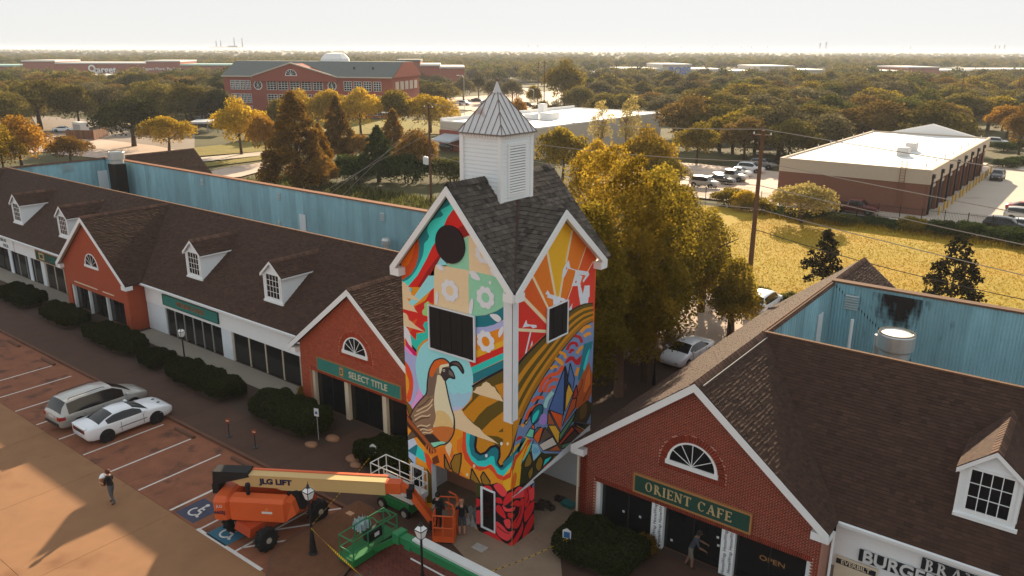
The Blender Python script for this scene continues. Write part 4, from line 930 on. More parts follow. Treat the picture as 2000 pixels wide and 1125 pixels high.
outl('G', (20, 92, 104), '315 705 358 608 430 560 468 590 452 682 392 772 338 795', 14, sm=True); sh('G', TURQ, '345 700 408 628 420 650 395 720 338 790', True)
sh('G', (152, 122, 190), '450 682 515 690 502 802 415 790', True)
sh('G', OR3, '195 800 240 800 235 830 200 835', True); sh('G', CR, '135 1000 160 950 220 950 215 980 130 1010', True)
# right face: flowing bands and leaves down to the rose
sh('H', YEL, '-10 300 120 120 300 230 330 400 200 500 190 860 60 900 -10 860')
sh('H', GOLD, '-10 60 80 -30 205 -30 130 250 70 420 -10 520'); stroke('H', NAVY, 24, '205 -20 130 230 80 400 -10 530')
sh('H', (104, 128, 166), '170 60 260 60 250 230 110 330 140 200'); sh('H', OR3, '205 60 240 60 235 85 205 85', True); sh('H', CR, '135 245 165 198 218 195 215 225 130 262')
sh('H', TEAL, '215 210 262 225 150 335 85 430 -10 520 -10 610 100 505 180 382'); sh('H', TURQ, '268 225 205 350 125 420 90 562 -10 690 -10 612 100 502 200 335')
sh('H', (200, 60, 30), '335 238 275 330 232 440 192 520 92 620 82 700 -10 742 -10 692 70 640 125 432 205 370 282 240'); sh('H', YEL, '292 255 235 400 205 500 190 810 60 870 -10 810 -10 748 82 702 142 482 205 400')
sh('H', (206, 98, 24), '130 636 147 700 112 850 78 872 90 720', True)
stroke('H', TURQ, 20, '340 260 280 400 230 500'); stroke('H', NAVY, 14, '350 250 300 390 200 560')
sh('H', (46, 46, 22), '345 340 205 530 178 810 340 800 402 690 720 480 860 400 690 410 490 408')
for s_ in ('300 388 332 500 302 562 240 572 250 500', '440 438 467 500 442 600 402 622 374 560 400 480', '346 556 342 660 302 728 284 640', '600 440 640 440 560 590 530 590'): outl('H', (128, 98, 26), s_, 12, sm=True)
sh('H', (130, 178, 196), '335 290 400 300 440 400 380 470 350 500 330 380'); sh('H', (100, 160, 190), '360 330 420 370 390 410 345 400', True)
outl('H', TURQ, '582 432 540 500 468 565 488 480', 10); sh('H', (196, 54, 34), '542 518 502 612 462 656 478 572')
# the rose round the foot of the corner
sh('D', (28, 16, 24), '695 570 750 555 745 450 850 446 900 432 985 515 1060 472 1150 432 1200 425 1240 560 1240 900 1030 1075 870 1010 760 940 695 800')
RO = (194, 36, 40); RO2 = (216, 62, 66)
for i, s_ in enumerate(('868 455 930 442 988 520 950 562 892 505', '890 570 932 575 946 622 888 612', '958 592 1000 528 1050 520 1032 592 962 642', '1040 580 1050 508 1100 468 1137 500 1135 562 1060 576', '1143 480 1170 438 1197 470 1192 602 1150 662 1138 560', '888 650 922 640 972 722 970 762 898 702', '948 638 1000 672 1056 650 1040 692 970 692', '1018 642 1060 594 1102 610 1090 652 1050 640', '1105 588 1137 590 1132 700 1090 832 1040 852 1033 800 1088 720', '958 780 1000 764 1022 790 1016 847 984 842', '998 708 1047 720 1030 762 998 742', '1148 682 1222 598 1227 660 1190 742 1145 792 1138 740', '888 788 952 830 1000 882 1052 870 1022 942 980 962 898 902', '768 888 860 878 902 920 1000 992 1100 852 1122 788 1122 880 1042 1022 990 1048 878 992 890 960 800 936', '698 578 742 590 737 642 700 652', '700 698 742 688 752 782 725 814 698 772', '1150 832 1222 718 1224 802 1170 902 1120 962', '770 470 830 462 860 520 800 540', '1180 520 1225 470 1235 560 1200 600', '820 700 880 720 880 850 830 780')): sh('D', RO if i % 3 else RO2, s_, True)
for s_ in ('1160 480 1180 560 1160 620', '1060 540 1090 500', '900 830 960 880 1010 900', '1060 800 1100 720 1110 640'): stroke('D', (120, 20, 30), 9, s_)
sh('D', (44, 46, 24), '800 950 830 930 880 960 870 1005', True)
# flowers and leaves left white
def flower(px, py, r, hole, n=8):
    x, z = onY(px, py, TY0)
    def at(a, q): return to_px((x+q*math.cos(a), TY0, z+q*math.sin(a)))
    put([at(2*math.pi*i/64, r*(.86+.16*abs(math.sin(n*math.pi*i/64)))) for i in range(64)], WHITE); put([at(2*math.pi*i/24, r*.44) for i in range(24)], hole)
for (zc, x_, y_, r_, hc) in (('B', 588, 163, .47, CREAM), ('B', 1000, 243, .46, MINT), ('B', 1003, 750, .46, (224, 130, 24)), ('A', 925, 760, .40, CREAM)):
    q = conv(zc, '%d %d' % (x_, y_))[0]; flower(q[0], q[1], r_, hc)
for (zc, s_) in (('A', '405 885 460 885 495 945 440 935'), ('A', '770 955 840 960 895 1050 820 1040 790 1000'), ('A', '995 940 1060 930 1110 1010 1040 1010'), ('B', '440 165 455 230 440 315 420 290 425 210'), ('B', '850 248 860 320 840 430 810 420 815 310'), ('B', '830 0 900 -5 945 38 880 30'), ('B', '1050 440 1130 435 1185 490 1150 525 1100 500'), ('B', '1200 570 1205 640 1160 705 1150 640'), ('A', '840 600 900 690 870 700 830 640')): sh(zc, WHITE, s_, True)
for (zc, x_, y_, c_) in (('B', 1055, 70, WHITE), ('B', 135, 150, (110, 190, 214)), ('D', 800, 185, WHITE), ('D', 938, 75, WHITE), ('D', 995, 76, CREAM), ('D', 688, 280, CREAM), ('D', 625, 360, CREAM)):
    q = conv(zc, '%d %d' % (x_, y_))[0]; put([(q[0]+2.6*math.cos(i*.5236), q[1]+3.6*math.sin(i*.5236)) for i in range(12)], c_)
for key in ('f', 'r'): MUR[key].build('mural_paint', [paint(c) for c in MURM[key]], twall)
# blanked windows and doors of the tower
disc = MB().lathe([(.775, 0), (.775, .06)], 40, (-20.345, TY0-.065, 12.62), axis='Y')
mat('navy_disc', (.012, .011, .02), .35, noise=(3, .2)); disc.build('round_shutter', M['navy_disc'], tower)
mat('shutter_black', (.010, .009, .010), .7, noise=(8, .3))
def shutter(parent, face, a0, a1, z0, z1, n):
    o = MB(); P = (lambda a, d, z: (a, TY0-d, z)) if face == 'f' else (lambda a, d, z: (TX1+d, a, z))
    def bx(b, u0, u1, d0, d1, w0, w1):
        p, q = P(u0, d0, w0), P(u1, d1, w1); b.box(p[0], p[1], p[2], q[0], q[1], q[2])
    for (u0, u1, w0, w1) in ((a0-.07, a1+.07, z0-.07, z0), (a0-.07, a1+.07, z1, z1+.05), (a0-.07, a0, z0, z1), (a1, a1+.07, z0, z1)): bx(o, u0, u1, .05, .13, w0, w1)
    w_ = o.build('window', M['primer_white'], parent)
    for i in range(n):
        b = MB(); bx(b, a0+(a1-a0)*i/n+.008, a0+(a1-a0)*(i+1)/n-.008, .05, .10+.012*(i % 2), z0, z1); b.build('shutter_board', M['shutter_black'], w_)
    return w_
shutter(tower, 'f', -21.52, -19.12, 8.02, 9.86, 8); shutter(tower, 'r', 24.72, 26.08, 8.62, 10.0, 4)
# framed window beside the rose, dark door on the left pier
(wx0, wz1), (wx1, _), (_, wz0) = onY(941, 948, TY0), onY(969, 960, TY0), onY(969, 1040, TY0)
o = MB()
for (u0, u1, w0, w1) in ((wx0, wx1, wz0, wz0+.07), (wx0, wx1, wz1-.07, wz1), (wx0, wx0+.11, wz0+.07, wz1-.07), (wx1-.05, wx1, wz0+.07, wz1-.07)): o.box(u0, TY0-.1, w0, u1, TY0-.05, w1)
w_ = o.build('window', M['primer_white'], tower); nn = 5
for i in range(nn): MB().box(wx0+.12, TY0-.075, wz0+.08+(wz1-wz0-.16)*i/nn+.008, wx1-.06, TY0-.055, wz0+.08+(wz1-wz0-.16)*(i+1)/nn-.008).build('pane', M['window_dark'], w_)
b = MB()
for (u0, u1, w0, w1) in ((-22.95, -22.15, 2.02, 2.1), (-22.95, -22.87, .15, 2.02), (-22.23, -22.15, .15, 2.02)): b.box(u0, TY0-.12, w0, u1, TY0-.055, w1)
d_ = b.build('door', M['primer_white'], tower); MB().box(-22.87, TY0-.09, .15, -22.23, TY0-.06, 2.02).build('door_leaf', M['window_dark'], d_)
# ================================================================= ground behind the shops
def pxsheet(name, px, z, m): return sheet(name, [gnd(a, b, z) for a, b in px], z, M[m])
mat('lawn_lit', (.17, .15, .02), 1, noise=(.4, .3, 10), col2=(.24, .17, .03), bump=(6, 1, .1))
mat('lot_pink', (.50, .38, .30), .9, noise=(.1, .2, 9), spots=(.15, (.34, .25, .19), .58))
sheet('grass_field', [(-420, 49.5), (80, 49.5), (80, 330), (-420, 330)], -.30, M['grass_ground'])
sheet('service_drive', [(-50, 43.0), (-15.9, 43.0), (-15.9, 50), (40, 50), (40, 61.5), (-50, 61.5)], -.02, M['lot_pink'])
sheet('meadow', [(-44, 62.5), (40, 62.5), (40, 100), (-20, 101.5), (-44, 100)], -.24, M['meadow_ground'])
sheet('rear_car_park', [(-66, 103), (-37, 104.5), (-37, 136), (-66, 136)], -.10, M['lot_pink'])
sheet('garage_yard', [(-37.5, 105.2), (40, 106), (40, 172), (-37.5, 172)], -.14, M['far_concrete'])
for nm, px, z, mm in (
    ('street', [(380, 352), (470, 345), (545, 325), (545, 312), (440, 328), (360, 345)], -.08, 'lot_pink'),
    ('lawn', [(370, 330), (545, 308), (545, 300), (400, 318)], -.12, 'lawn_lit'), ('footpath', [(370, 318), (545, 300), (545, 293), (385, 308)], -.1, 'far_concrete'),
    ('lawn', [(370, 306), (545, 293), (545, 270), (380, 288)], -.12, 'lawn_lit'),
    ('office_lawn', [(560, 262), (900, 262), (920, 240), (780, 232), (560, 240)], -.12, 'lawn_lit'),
    ('car_park', [(80, 262), (300, 300), (380, 292), (380, 262), (220, 236), (60, 225)], -.2, 'asphalt'),
    ('car_park', [(100, 300), (230, 312), (380, 300), (300, 284), (180, 270)], -.16, 'lot_pink'),
    ('car_park', [(20, 300), (180, 292), (120, 262), (10, 262)], -.12, 'lot_pink'),
    ('road', [(905, 262), (1000, 262), (1060, 205), (1030, 172), (1010, 172), (975, 200), (900, 222)], -.15, 'lot_pink'),
    ('road', [(860, 215), (1060, 215), (1130, 185), (1130, 175), (860, 192)], -.13, 'lot_pink'),
    ('car_park', [(1010, 205), (1090, 215), (1110, 190), (1020, 170)], -.11, 'far_concrete')):
    pxsheet(nm, px, z, mm)
# ================================================================= buildings behind
def box_windows(parent, rects, face_y, depth=.12, nx=3, nz=3, frame='white_paint', bars=True):
    for (x0, z0, x1, z1) in rects:
        f = MB()
        for (a, b, c, d) in ((x0-.1, z0-.1, x1+.1, z0), (x0-.1, z1, x1+.1, z1+.1), (x0-.1, z0, x0, z1), (x1, z0, x1+.1, z1)): f.box(a, face_y-.08, b, c, face_y-.003, d)
        if bars:
            for i in range(1, nx): f.box(x0+(x1-x0)*i/nx-.05, face_y-.06, z0, x0+(x1-x0)*i/nx+.05, face_y-.02, z1)
            for i in range(1, nz): f.box(x0, face_y-.058, z0+(z1-z0)*i/nz-.05, x1, face_y-.021, z0+(z1-z0)*i/nz+.05)
        w_ = f.build('window', M[frame], parent, world=False); MB().box(x0, face_y-.019, z0, x1, face_y-.005, z1).build('pane', M['window_dark'], w_, world=False)
mat('brick_far', (.30, .085, .06), .9, noise=(.8, .12)); mat('slate_far', (.13, .14, .13), .8, noise=(.6, .15)); mat('pale_roof', (.62, .60, .57), .8, noise=(.2, .1)); mat('beige_wall', (.55, .47, .38), .9, noise=(.4, .08)); mat('teal_roof', (.30, .46, .42), .7, noise=(.3, .1))
mat('membrane', (.82, .80, .77), .75, noise=(.2, .05)); mat('brick_brown', (.20, .085, .055), .9, noise=(2.5, .14, 3)); mat('block_tan', (.52, .42, .31), .9, noise=(2, .08)); mat('garage_dark', (.02, .02, .022), .6); mat('canvas_grey', (.45, .47, .48), .7)
# red brick office block
p0, p1 = Vector(gnd(443, 222)), Vector(gnd(768, 229)); OL = (p1-p0).length; rz = math.atan2(p1.y-p0.y, p1.x-p0.x)
office = thing('office_building', 'big red brick office block with grey roof, central pediment and arched window', 'building', (p0.x, p0.y, -.3), rz)
k = OL/327.0                                   # metres per photo pixel along the front
zE, zR, DEP = 12.0, 16.4, 26.0
MB().box(0, 0, 0, OL, DEP, zE).build('wall', M['brick_far'], office, world=False)
rb = MB(); rb.prism([(-.5, -.6, zE), (-.5, DEP+.6, zE), (-.5, DEP*.7, zR), (-.5, DEP*.35, zR)], (OL+1, 0, 0)); rb.build('roof', M['slate_far'], office, world=False)
MB().prism([(OL+.52, -.3, zE-.1), (OL+.52, DEP+.3, zE-.1), (OL+.52, DEP*.7, zR-.1), (OL+.52, DEP*.35, zR-.1)], (.2, 0, 0)).build('end_gable', M['brick_far'], office, world=False)
xa, xm, xb = (503-443)*k, (581-443)*k, (668-443)*k
MB().prism([(xa, -.75, zE-1.5), (xb, -.75, zE-1.5), (xb, -.75, zE-.1), (xm, -.75, zR-.6), (xa, -.75, zE-.1)], (0, 9, 0)).build('pediment', M['brick_far'], office, world=False)
for a, c in (((xa-.3, zE-.05), (xm, zR-.35)), ((xm, zR-.35), (xb+.3, zE-.05))): MB().beam((a[0], -.9, a[1]), (c[0], -.9, c[1]), .5, .35).build('cornice', M['beige_wall'], office, world=False)
MB().box(-.3, -.66, zE-.25, xa, -.5, zE+.1).build('cornice', M['beige_wall'], office, world=False); MB().box(xb, -.66, zE-.25, OL+.3, -.5, zE+.1).build('cornice', M['beige_wall'], office, world=False)
wn = lambda a, b, zlo, zhi: ((a-443)*k, zlo, (b-443)*k, zhi)
up, lo = (8.0, 10.6), (3.9, 6.5)
tops = [(457.5, 465), (467.5, 475), (477.5, 485.5), (488.5, 496.5), (530, 548), (552.5, 570.5), (575.5, 593), (598, 616), (621, 638.5), (680, 694), (699, 713), (717.5, 731), (736, 749.5)]
box_windows(office, [wn(a, b, *up) for a, b in tops], -.76 if False else 0, nx=3, nz=4)
box_windows(office, [wn(a, b, *lo) for a, b in tops], 0, nx=3, nz=4); box_windows(office, [wn(a, b, 0.8, 2.8) for a, b in tops], 0, nx=3, nz=3)
fw = MB(); n = 14; r = 11.5*k; zc = 12.2
fw.poly([(xm+r*math.cos(math.pi*i/n), -.80, zc+r*1.0*math.sin(math.pi*i/n)) for i in range(n+1)][::-1]); w_ = fw.build('window', M['white_paint'], office, world=False)
MB().poly([(xm+r*.86*math.cos(math.pi*i/n), -.83, zc+.2+r*.84*math.sin(math.pi*i/n)) for i in range(n+1)][::-1]).build('pane', M['window_dark'], w_, world=False)
for i in range(1, 6): MB().beam((xm, -.86, zc+.2), (xm+r*.86*math.cos(math.pi*i/6), -.86, zc+.2+r*.84*math.sin(math.pi*i/6)), .13, .06).build('muntin', M['white_paint'], w_, world=False)
for cxp in (512, 657):
    c = (cxp-443)*k; r2 = 9*k*.95; MB().lathe([(r2, 0), (r2, .1)], 20, (c, -.12, 9.3), axis='Y').build('window', M['white_paint'], office, world=False); MB().lathe([(r2*.82, 0), (r2*.82, .05)], 20, (c, -.18, 9.3), axis='Y').build('pane', M['window_dark'], office, world=False)
    for g in range(4): MB().beam((c-r2*.8*math.cos(g*math.pi/4), -.2, 9.3-r2*.8*math.sin(g*math.pi/4)), (c+r2*.8*math.cos(g*math.pi/4), -.2, 9.3+r2*.8*math.sin(g*math.pi/4)), .12, .05).build('muntin', M['white_paint'], office, world=False)
    MB().box(c-2, -.1, 11.1, c+2, -.01, 11.7).build('panel', M['beige_wall'], office, world=False)
for i in range(5): MB().box(OL+.02, 3+i*4.4, 8, OL+.1, 6+i*4.4, 10.6).build('window', M['beige_wall'], office, world=False)
MB().lathe([(4.8, 0), (4.6, 1.1), (3.2, 2.6), (.6, 3.0), (0, 3.0)], 10, ((625-443)*k, DEP*.6, zR-.3)).build('skylight', M['membrane'], office, world=False)
for x_ in (690, 726): MB().lathe([(.3, 0), (.3, .7), (0, .8)], 8, ((x_-443)*k, 4.4, zE+2.2)).build('roof_vent', M['black_metal'], office, world=False)
# white-roofed low building behind the tower
c0, cL, cR = Vector(gnd(1050, 252, 5.6)), Vector(gnd(884, 235, 5.6)), Vector(gnd(1345, 224, 5.6))
LX, LY = abs(c0.x-cL.x), abs(cR.y-c0.y)
shop = thing('low_building', 'low beige building with bright white flat roof and parapet behind the tower', 'building', (c0.x-LX, c0.y, -.2))
sb = MB().box(0, 0, 0, LX, LY, 5.8); sb.build('wall', M['beige_wall'], shop, world=False)
MB().box(-.15, -.14, 0, 7.5, .3, 4.2).build('brick_corner', M['brick_far'], shop, world=False)
MB().box(.25, .25, 5.5, LX-.25, LY-.25, 5.83).build('roof_membrane', M['membrane'], shop, world=False)
for q in ((0, 0, .3, LY), (LX-.3, 0, LX, LY), (.3, 0, LX-.3, .3), (.3, LY-.3, LX-.3, LY)): MB().box(q[0], q[1], 5.8, q[2], q[3], 6.5 if q[0] == 0 and q[3] == LY else 6.05).build('parapet', M['membrane'], shop, world=False)
for (fx, fy, s_, h) in ((.12, .25, 1.6, 2.1), (.10, .62, 1.6, 2.2), (.5, .35, 3.2, 1.4), (.42, .3, 2.2, 1.2)): MB().rbox(LX*fx, LY*fy, 5.8, LX*fx+s_, LY*fy+s_, 5.8+h, .12).build('rooftop_unit', M['membrane'], shop, world=False)
MB().hull8([(1.0, -4.5, 2.3), (6.5, -4.5, 2.3), (6.5, -.1, 2.8), (1.0, -.1, 2.8), (1.2, -4.3, 2.6), (6.3, -4.3, 2.6), (6.3, -.1, 3.5), (1.2, -.1, 3.5)]).build('canopy', M['canvas_grey'], shop, world=False)
# garage with eight bays
GX0, GX1, GY0, GY1 = -37.5, -18.4, 110.0, 159.0; GZ = onY(1524, 307, GY0)[1]
gar = thing('garage_building', 'brown brick garage with white flat roof, tan parapet band and row of bays', 'building', (GX0, GY0, -.14)); GW, GL = GX1-GX0, GY1-GY0
zb_ = GZ-1.75
MB().box(0, 0, 0, GW-.4, GL, zb_).build('wall', M['brick_brown'], gar, world=False)
MB().box(-.04, -.04, zb_, GW+.04, GL+.04, GZ-.3).build('wall_band', M['block_tan'], gar, world=False)
for q in ((-.05, -.05, .3, GL), (GW-.3, -.05, GW+.05, GL), (.3, -.05, GW-.3, .3), (.3, GL-.3, GW-.3, GL)): MB().box(q[0], q[1], GZ-.31, q[2], q[3], GZ+.1).build('parapet', M['block_tan'], gar, world=False)
MB().box(.3, .3, GZ-.3, GW-.3, GL-.3, GZ-.12).build('roof_membrane', M['membrane'], gar, world=False)
MB().prism([(2.5, GL-.1, GZ-.1), (GW-1.5, GL-.1, GZ-.1), (GW*.52, GL-.1, GZ+1.9)], (0, .4, 0)).build('rear_gable', M['membrane'], gar, world=False)
for i in range(8):
    y0, y1 = 1.6+i*5.9, 1.6+i*5.9+4.4
    if y1 < GL: MB().box(GW-.6, y0, 0, GW-.39, y1, zb_-.9).build('bay_door', M['garage_dark'], gar, world=False); MB().box(GW-.38, y0, zb_-.9, GW-.3, y1, zb_-.5).build('lintel', M['beige_wall'], gar, world=False)
    MB().box(GW-.4, y0-1.5, 0, GW, y0, zb_).build('pier', M['brick_brown'], gar, world=False)
    d_ = MB().box(GW, y0-.95, .1, GW+.25, y0-.65, GZ-1.0); d_.box(GW, y0-1.1, GZ-1.0, GW+.4, y0-.5, GZ-.5); d_.build('downspout', M['black_metal'], gar, world=False)
    for yy in (.5, 3.9): MB().lathe([(.12, 0), (.12, 1.15), (.04, 1.22)], 8, (GW+1.2, y0+yy, 0)).build('bollard', M['line_yellow'] if 'line_yellow' in M else mat('line_yellow', (.62, .36, .03), .6), gar, world=False)
    for sx in (.9, GW-.9): MB().lathe([(.07, GZ-.2), (.07, GZ+.7)], 6, (sx, 1+i*6.3, 0)).build('vent_pipe', M['galvanised'], gar, world=False)
for (a, b) in ((GW*.62, 14), (GW*.60, 21)): MB().rbox(a, b, GZ-.12, a+1.5, b+1.6, GZ+1.1, .1).build('rooftop_unit', M['pale_roof'], gar, world=False)
lad = MB(); lx = GW*.83
for s_ in (-.3, .3): lad.path([(lx+s_, -.25, .6), (lx+s_, -.25, GZ+.9), (lx+s_, .4, GZ+.9), (lx+s_, .4, GZ-.1)], .035, 6)
for i in range(15): lad.tube((lx-.3, -.25, .9+i*.36), (lx+.3, -.25, .9+i*.36), .022, 5)
lad.build('ladder', M['rust'], gar, world=False)
# far shopping rows
def far_row(label, items, dist_y, sign=None, wallm='brick_far', base=138):
    """items: (px0, px1, py_top, roof material); one long building whose blocks stand side by side"""
    xs = [gnd(a, dist_y) for a, b, _, _ in items]+[gnd(items[-1][1], dist_y)]
    a, b = Vector(xs[0]), Vector(xs[-1]); rz = math.atan2(b.y-a.y, b.x-a.x); L = (b-a).length; k_ = L/(items[-1][1]-items[0][0])
    t = thing('retail_building', label, 'building', (a.x, a.y, -.3), rz); sc_ = FOC/np.dot(np.array([a.x, a.y, -CAM_H]), _f)
    for (p, q, top, rm) in items:
        sc2 = sc_; h = (dist_y-top)/sc2*1.02; x0, x1 = (p-items[0][0])*k_, (q-items[0][0])*k_
        MB().box(x0, 0, 0, x1-.1, 45, h).build('wall', M[wallm], t, world=False); MB().box(x0-.3, -.8, h, x1+.2, 45, h+1.0).build('cornice', M[rm], t, world=False)
    return t, k_, sc_, rz
def text_mesh(txt, size, ext, bold=0.0, spacing=1.0, align='CENTER'):
    cu = bpy.data.curves.new('t', 'FONT'); cu.body = txt; cu.size = size; cu.extrude = ext; cu.offset = bold; cu.align_x = align; cu.align_y = 'CENTER'; cu.space_character = spacing
    ob = bpy.data.objects.new('t', cu); COL.objects.link(ob); me = bpy.data.meshes.new_from_object(ob); bpy.data.objects.remove(ob); return me
def lettering(name, txt, size, ext, m, parent, loc, rot=(math.pi/2, 0, 0), bold=0.0, sx=1.0, spacing=1.0, align='CENTER'):
    me = text_mesh(txt, size, ext, bold, spacing, align); me.materials.append(m); o = linked(name, me, parent, loc); o.rotation_euler = rot; o.scale = (sx, 1, 1); return o
t, k_, sc_, rz = far_row('long red brick big box store with pale cornice far behind the left trees', [(-60, 45, 130, 'teal_roof'), (45, 108, 121, 'pale_roof'), (108, 284, 125, 'pale_roof'), (284, 352, 121, 'pale_roof'), (352, 460, 128, 'teal_roof')], 148)
bw = thing('store_sign', 'white lowercase store lettering and ring on the far red store, left', 'sign', t.location, rz)
lettering('letters', 'target', 6.6, .1, M['white_paint'], bw, ((203-(-60))*k_, -1.0, (148-136)/sc_), bold=.12)
MB().lathe([(2.6, 0), (2.6, .2)], 20, ((178+60)*k_, -1.1, (148-133)/sc_), axis='Y').build('ring', M['white_paint'], bw, world=False); MB().lathe([(1.5, 0), (1.5, .2)], 16, ((178+60)*k_, -1.2, (148-133)/sc_), axis='Y').build('ring_inner', M['brick_far'], bw, world=False)
lettering('letters', 'Expect More. Pay Less.', 3.0, .1, M['white_paint'], bw, ((316+60)*k_, -1.0, (148-134)/sc_))
t, k_, sc_, rz = far_row('far pale shopping row with one raised grey front, right of the tower', [(1140, 1215, 143, 'pale_roof'), (1215, 1290, 136, 'pale_roof'), (1290, 1345, 128, 'pale_roof'), (1345, 1412, 137, 'pale_roof'), (1412, 1480, 140, 'pale_roof'), (1480, 1548, 131, 'pale_roof'), (1548, 1610, 138, 'pale_roof')], 152, wallm='beige_wall')
bw = thing('store_sign', 'blue capital store letters on the far raised grey front', 'sign', t.location, rz); mat('sign_blue', (.05, .16, .5), .5)
lettering('letters', 'ROSS', 7.0, .15, M['sign_blue'], bw, ((1322-1140)*k_, -1.0, (152-138)/sc_), bold=.15)
far_row('far red brick shopping row at the upper right below the horizon', [(1690, 1770, 140, 'pale_roof'), (1770, 1830, 133, 'pale_roof'), (1830, 1910, 139, 'pale_roof'), (1910, 2100, 137, 'pale_roof')], 150)
far_row('far brick building right behind the grey roofed office block', [(776, 822, 122, 'slate_far'), (822, 860, 130, 'pale_roof'), (860, 908, 134, 'pale_roof')], 168)
far_row('low white roofed building among trees at the right edge', [(1925, 2080, 205, 'membrane')], 228, wallm='beige_wall')
far_row('low pale roofed building glimpsed between the left oaks', [(100, 200, 153, 'pale_roof')], 172, wallm='beige_wall')
# power station far away: stacks and block
st = thing('power_station', 'pale power station with four slim chimneys far on the horizon', 'building', (*gnd(440, 97.4), -.3)); d0 = np.linalg.norm(gnd(440, 97.4)); s0 = FOC/d0; ang = math.atan2(_r[1], _r[0]); st.rotation_euler = (0, 0, ang)
mat('concrete_far', (.6, .6, .6), .9)
for (x_, tp) in ((425, 80), (433, 80), (457, 74), (471, 75)): MB().lathe([(1.0/s0*1.0, 0), (.5/s0, (98.5-tp)/s0*.85)], 8, ((x_-440)/s0, 0, 0)).build('chimney', M['concrete_far'], st, world=False)
MB().box(-28/s0, 0, 0, 30/s0, 10/s0, 5/s0).build('block', M['concrete_far'], st, world=False); MB().box(5/s0, -1, 0, 22/s0, 9/s0, 7/s0).build('block', M['concrete_far'], st, world=False)
# transmission towers on the horizon
def pylon(h):
    b = MB()
    for sx in (-1, 1):
        for sy in (-1, 1): b.beam((sx*h*.09, sy*h*.09, 0), (sx*h*.015, sy*h*.015, h), h*.012, h*.012)
    for z_ in (.2, .4, .6, .8):
        w_ = h*(.09-.075*z_); b.beam((-w_, -w_, h*z_), (w_, w_, h*(z_+.15)), h*.008, h*.008); b.beam((w_, -w_, h*z_), (-w_, w_, h*(z_+.15)), h*.008, h*.008)
    for z_, a in ((.97, .10), (.85, .14), (.73, .12)): b.beam((-h*a, 0, h*z_), (h*a, 0, h*z_), h*.015, h*.015)
    return b
pyl = None
for i, (x_, tp) in enumerate(((903, 92), (942, 91), (985, 91), (1003, 90), (1032, 89), (1050, 88), (1091, 91), (1112, 91), (1172, 92), (1260, 91), (1330, 91), (1390, 91), (1447, 91), (1467, 91), (1498, 91), (1600, 85), (1612, 83), (1762, 92), (1777, 91), (1942, 89), (1950, 90), (1960, 88))):
    P = gnd(x_, 103.5); hh = (103.5-tp)/(FOC/np.dot(np.array([P[0], P[1], -CAM_H]), _f))
    o = thing('transmission_tower', 'tiny lattice power pylon standing on the hazy horizon', 'pylon', (P[0], P[1], -.3), ang, 'pylons along the horizon')
    if pyl is None: pyl = pylon(40.0).build('lattice', M['concrete_far'], o, world=False).data
    else: linked('lattice', pyl, o)
    o.scale = (1.0, 1.0, 1)
    for c in o.children: c.scale = (hh/40,)*3
# fence of the dumpster yard, carport
fx = thing('wooden_fence', 'brown plank enclosure by the dark oak, upper left', 'fence', (*gnd(130, 272), -.2)); mat('fence_wood', (.16, .075, .04), .9, noise=(2, .3), tint=.3)
A_, B_, C_ = Vector((*gnd(130, 272), 0)), Vector((*gnd(184, 273), 0)), Vector((*gnd(212, 265), 0))
for a, b in ((A_, B_), (B_, C_)):
    n = int((b-a).length/.3)
    for i in range(n):
        q = a+(b-a)*(i+.5)/n; d = (b-a).normalized()*.135
        MB().hull8([(q-d), (q+d), q+d+Vector((0, .04, 0)), q-d+Vector((0, .04, 0)), q-d+Vector((0, 0, 2.1)), q+d+Vector((0, 0, 2.1)), q+d+Vector((0, .04, 2.1)), q-d+Vector((0, .04, 2.1))], t=rnd.random()).build('plank', M['fence_wood'], fx)
rc = thing('cooling_unit', 'pale boxy cooling unit standing behind the brown plank enclosure', 'machine', (*gnd(160, 262), 0)); 
q = gnd(160, 262); MB().rbox(q[0]-2, q[1]-1, 0, q[0]+2, q[1]+1, 2.9, .1).build('casing', M['pale_roof'], rc); MB().box(q[0]-1.8, q[1]-1.05, .4, q[0]+1.8, q[1]-1.005, 2.4).build('grille', M['flat_roof'], rc)
cp = thing('carport', 'long flat grey carport roof on posts behind the golden tree', 'carport', (*gnd(378, 262), 0))
a, b = Vector((*gnd(372, 262), 0)), Vector((*gnd(450, 262), 0)); d = (b-a).normalized(); nrm = Vector((-d.y, d.x, 0))
MB().hull8([a+Vector((0, 0, 2.5)), b+Vector((0, 0, 2.5)), b+nrm*6+Vector((0, 0, 2.7)), a+nrm*6+Vector((0, 0, 2.7)), a+Vector((0, 0, 2.9)), b+Vector((0, 0, 2.9)), b+nrm*6+Vector((0, 0, 3.1)), a+nrm*6+Vector((0, 0, 3.1))]).build('canopy', M['canvas_grey'], cp)
for i in range(4): q = a+(b-a)*(i+.5)/4+nrm*2; MB().tube((q.x, q.y, 0), (q.x, q.y, 2.6), .15, 8).build('post', M['flat_roof'], cp)
# ---- poles and wires
def pole(label, X, Y, h, arms=(), r=.19, group=None):
    t = thing('utility_pole', label, 'utility pole', (X, Y, -.25), 0, group)
    MB().tube((X, Y, -.25), (X, Y, h), r, 10, r*.62).build('mast', M['wood_pole'], t)
    for (z_, L) in arms: 
        a_ = MB().box(X-L/2, Y-.16, z_-.06, X+L/2, Y-.04, z_+.06).build('crossarm', M['wood_pole'], t)
        for s_ in (-.45, .45): MB().lathe([(.05, 0), (.07, .08), (.03, .2), (0, .22)], 6, (X+s_*L, Y-.1, z_+.06)).build('insulator', M['lamp_glass'], a_)
    return t
PA, PB = (-74.1, 78.1), (-24.0, 65.5)
hA, hB = 13.0, 13.6
pa = pole('weathered utility pole with pale transformer can, left of the tower roof', *PA, hA, ((hA-.5, 1.6),)); pb = pole('tall leaning brown utility pole at the meadow edge', *PB, hB, ((hB-.4, 1.6),), r=.24)
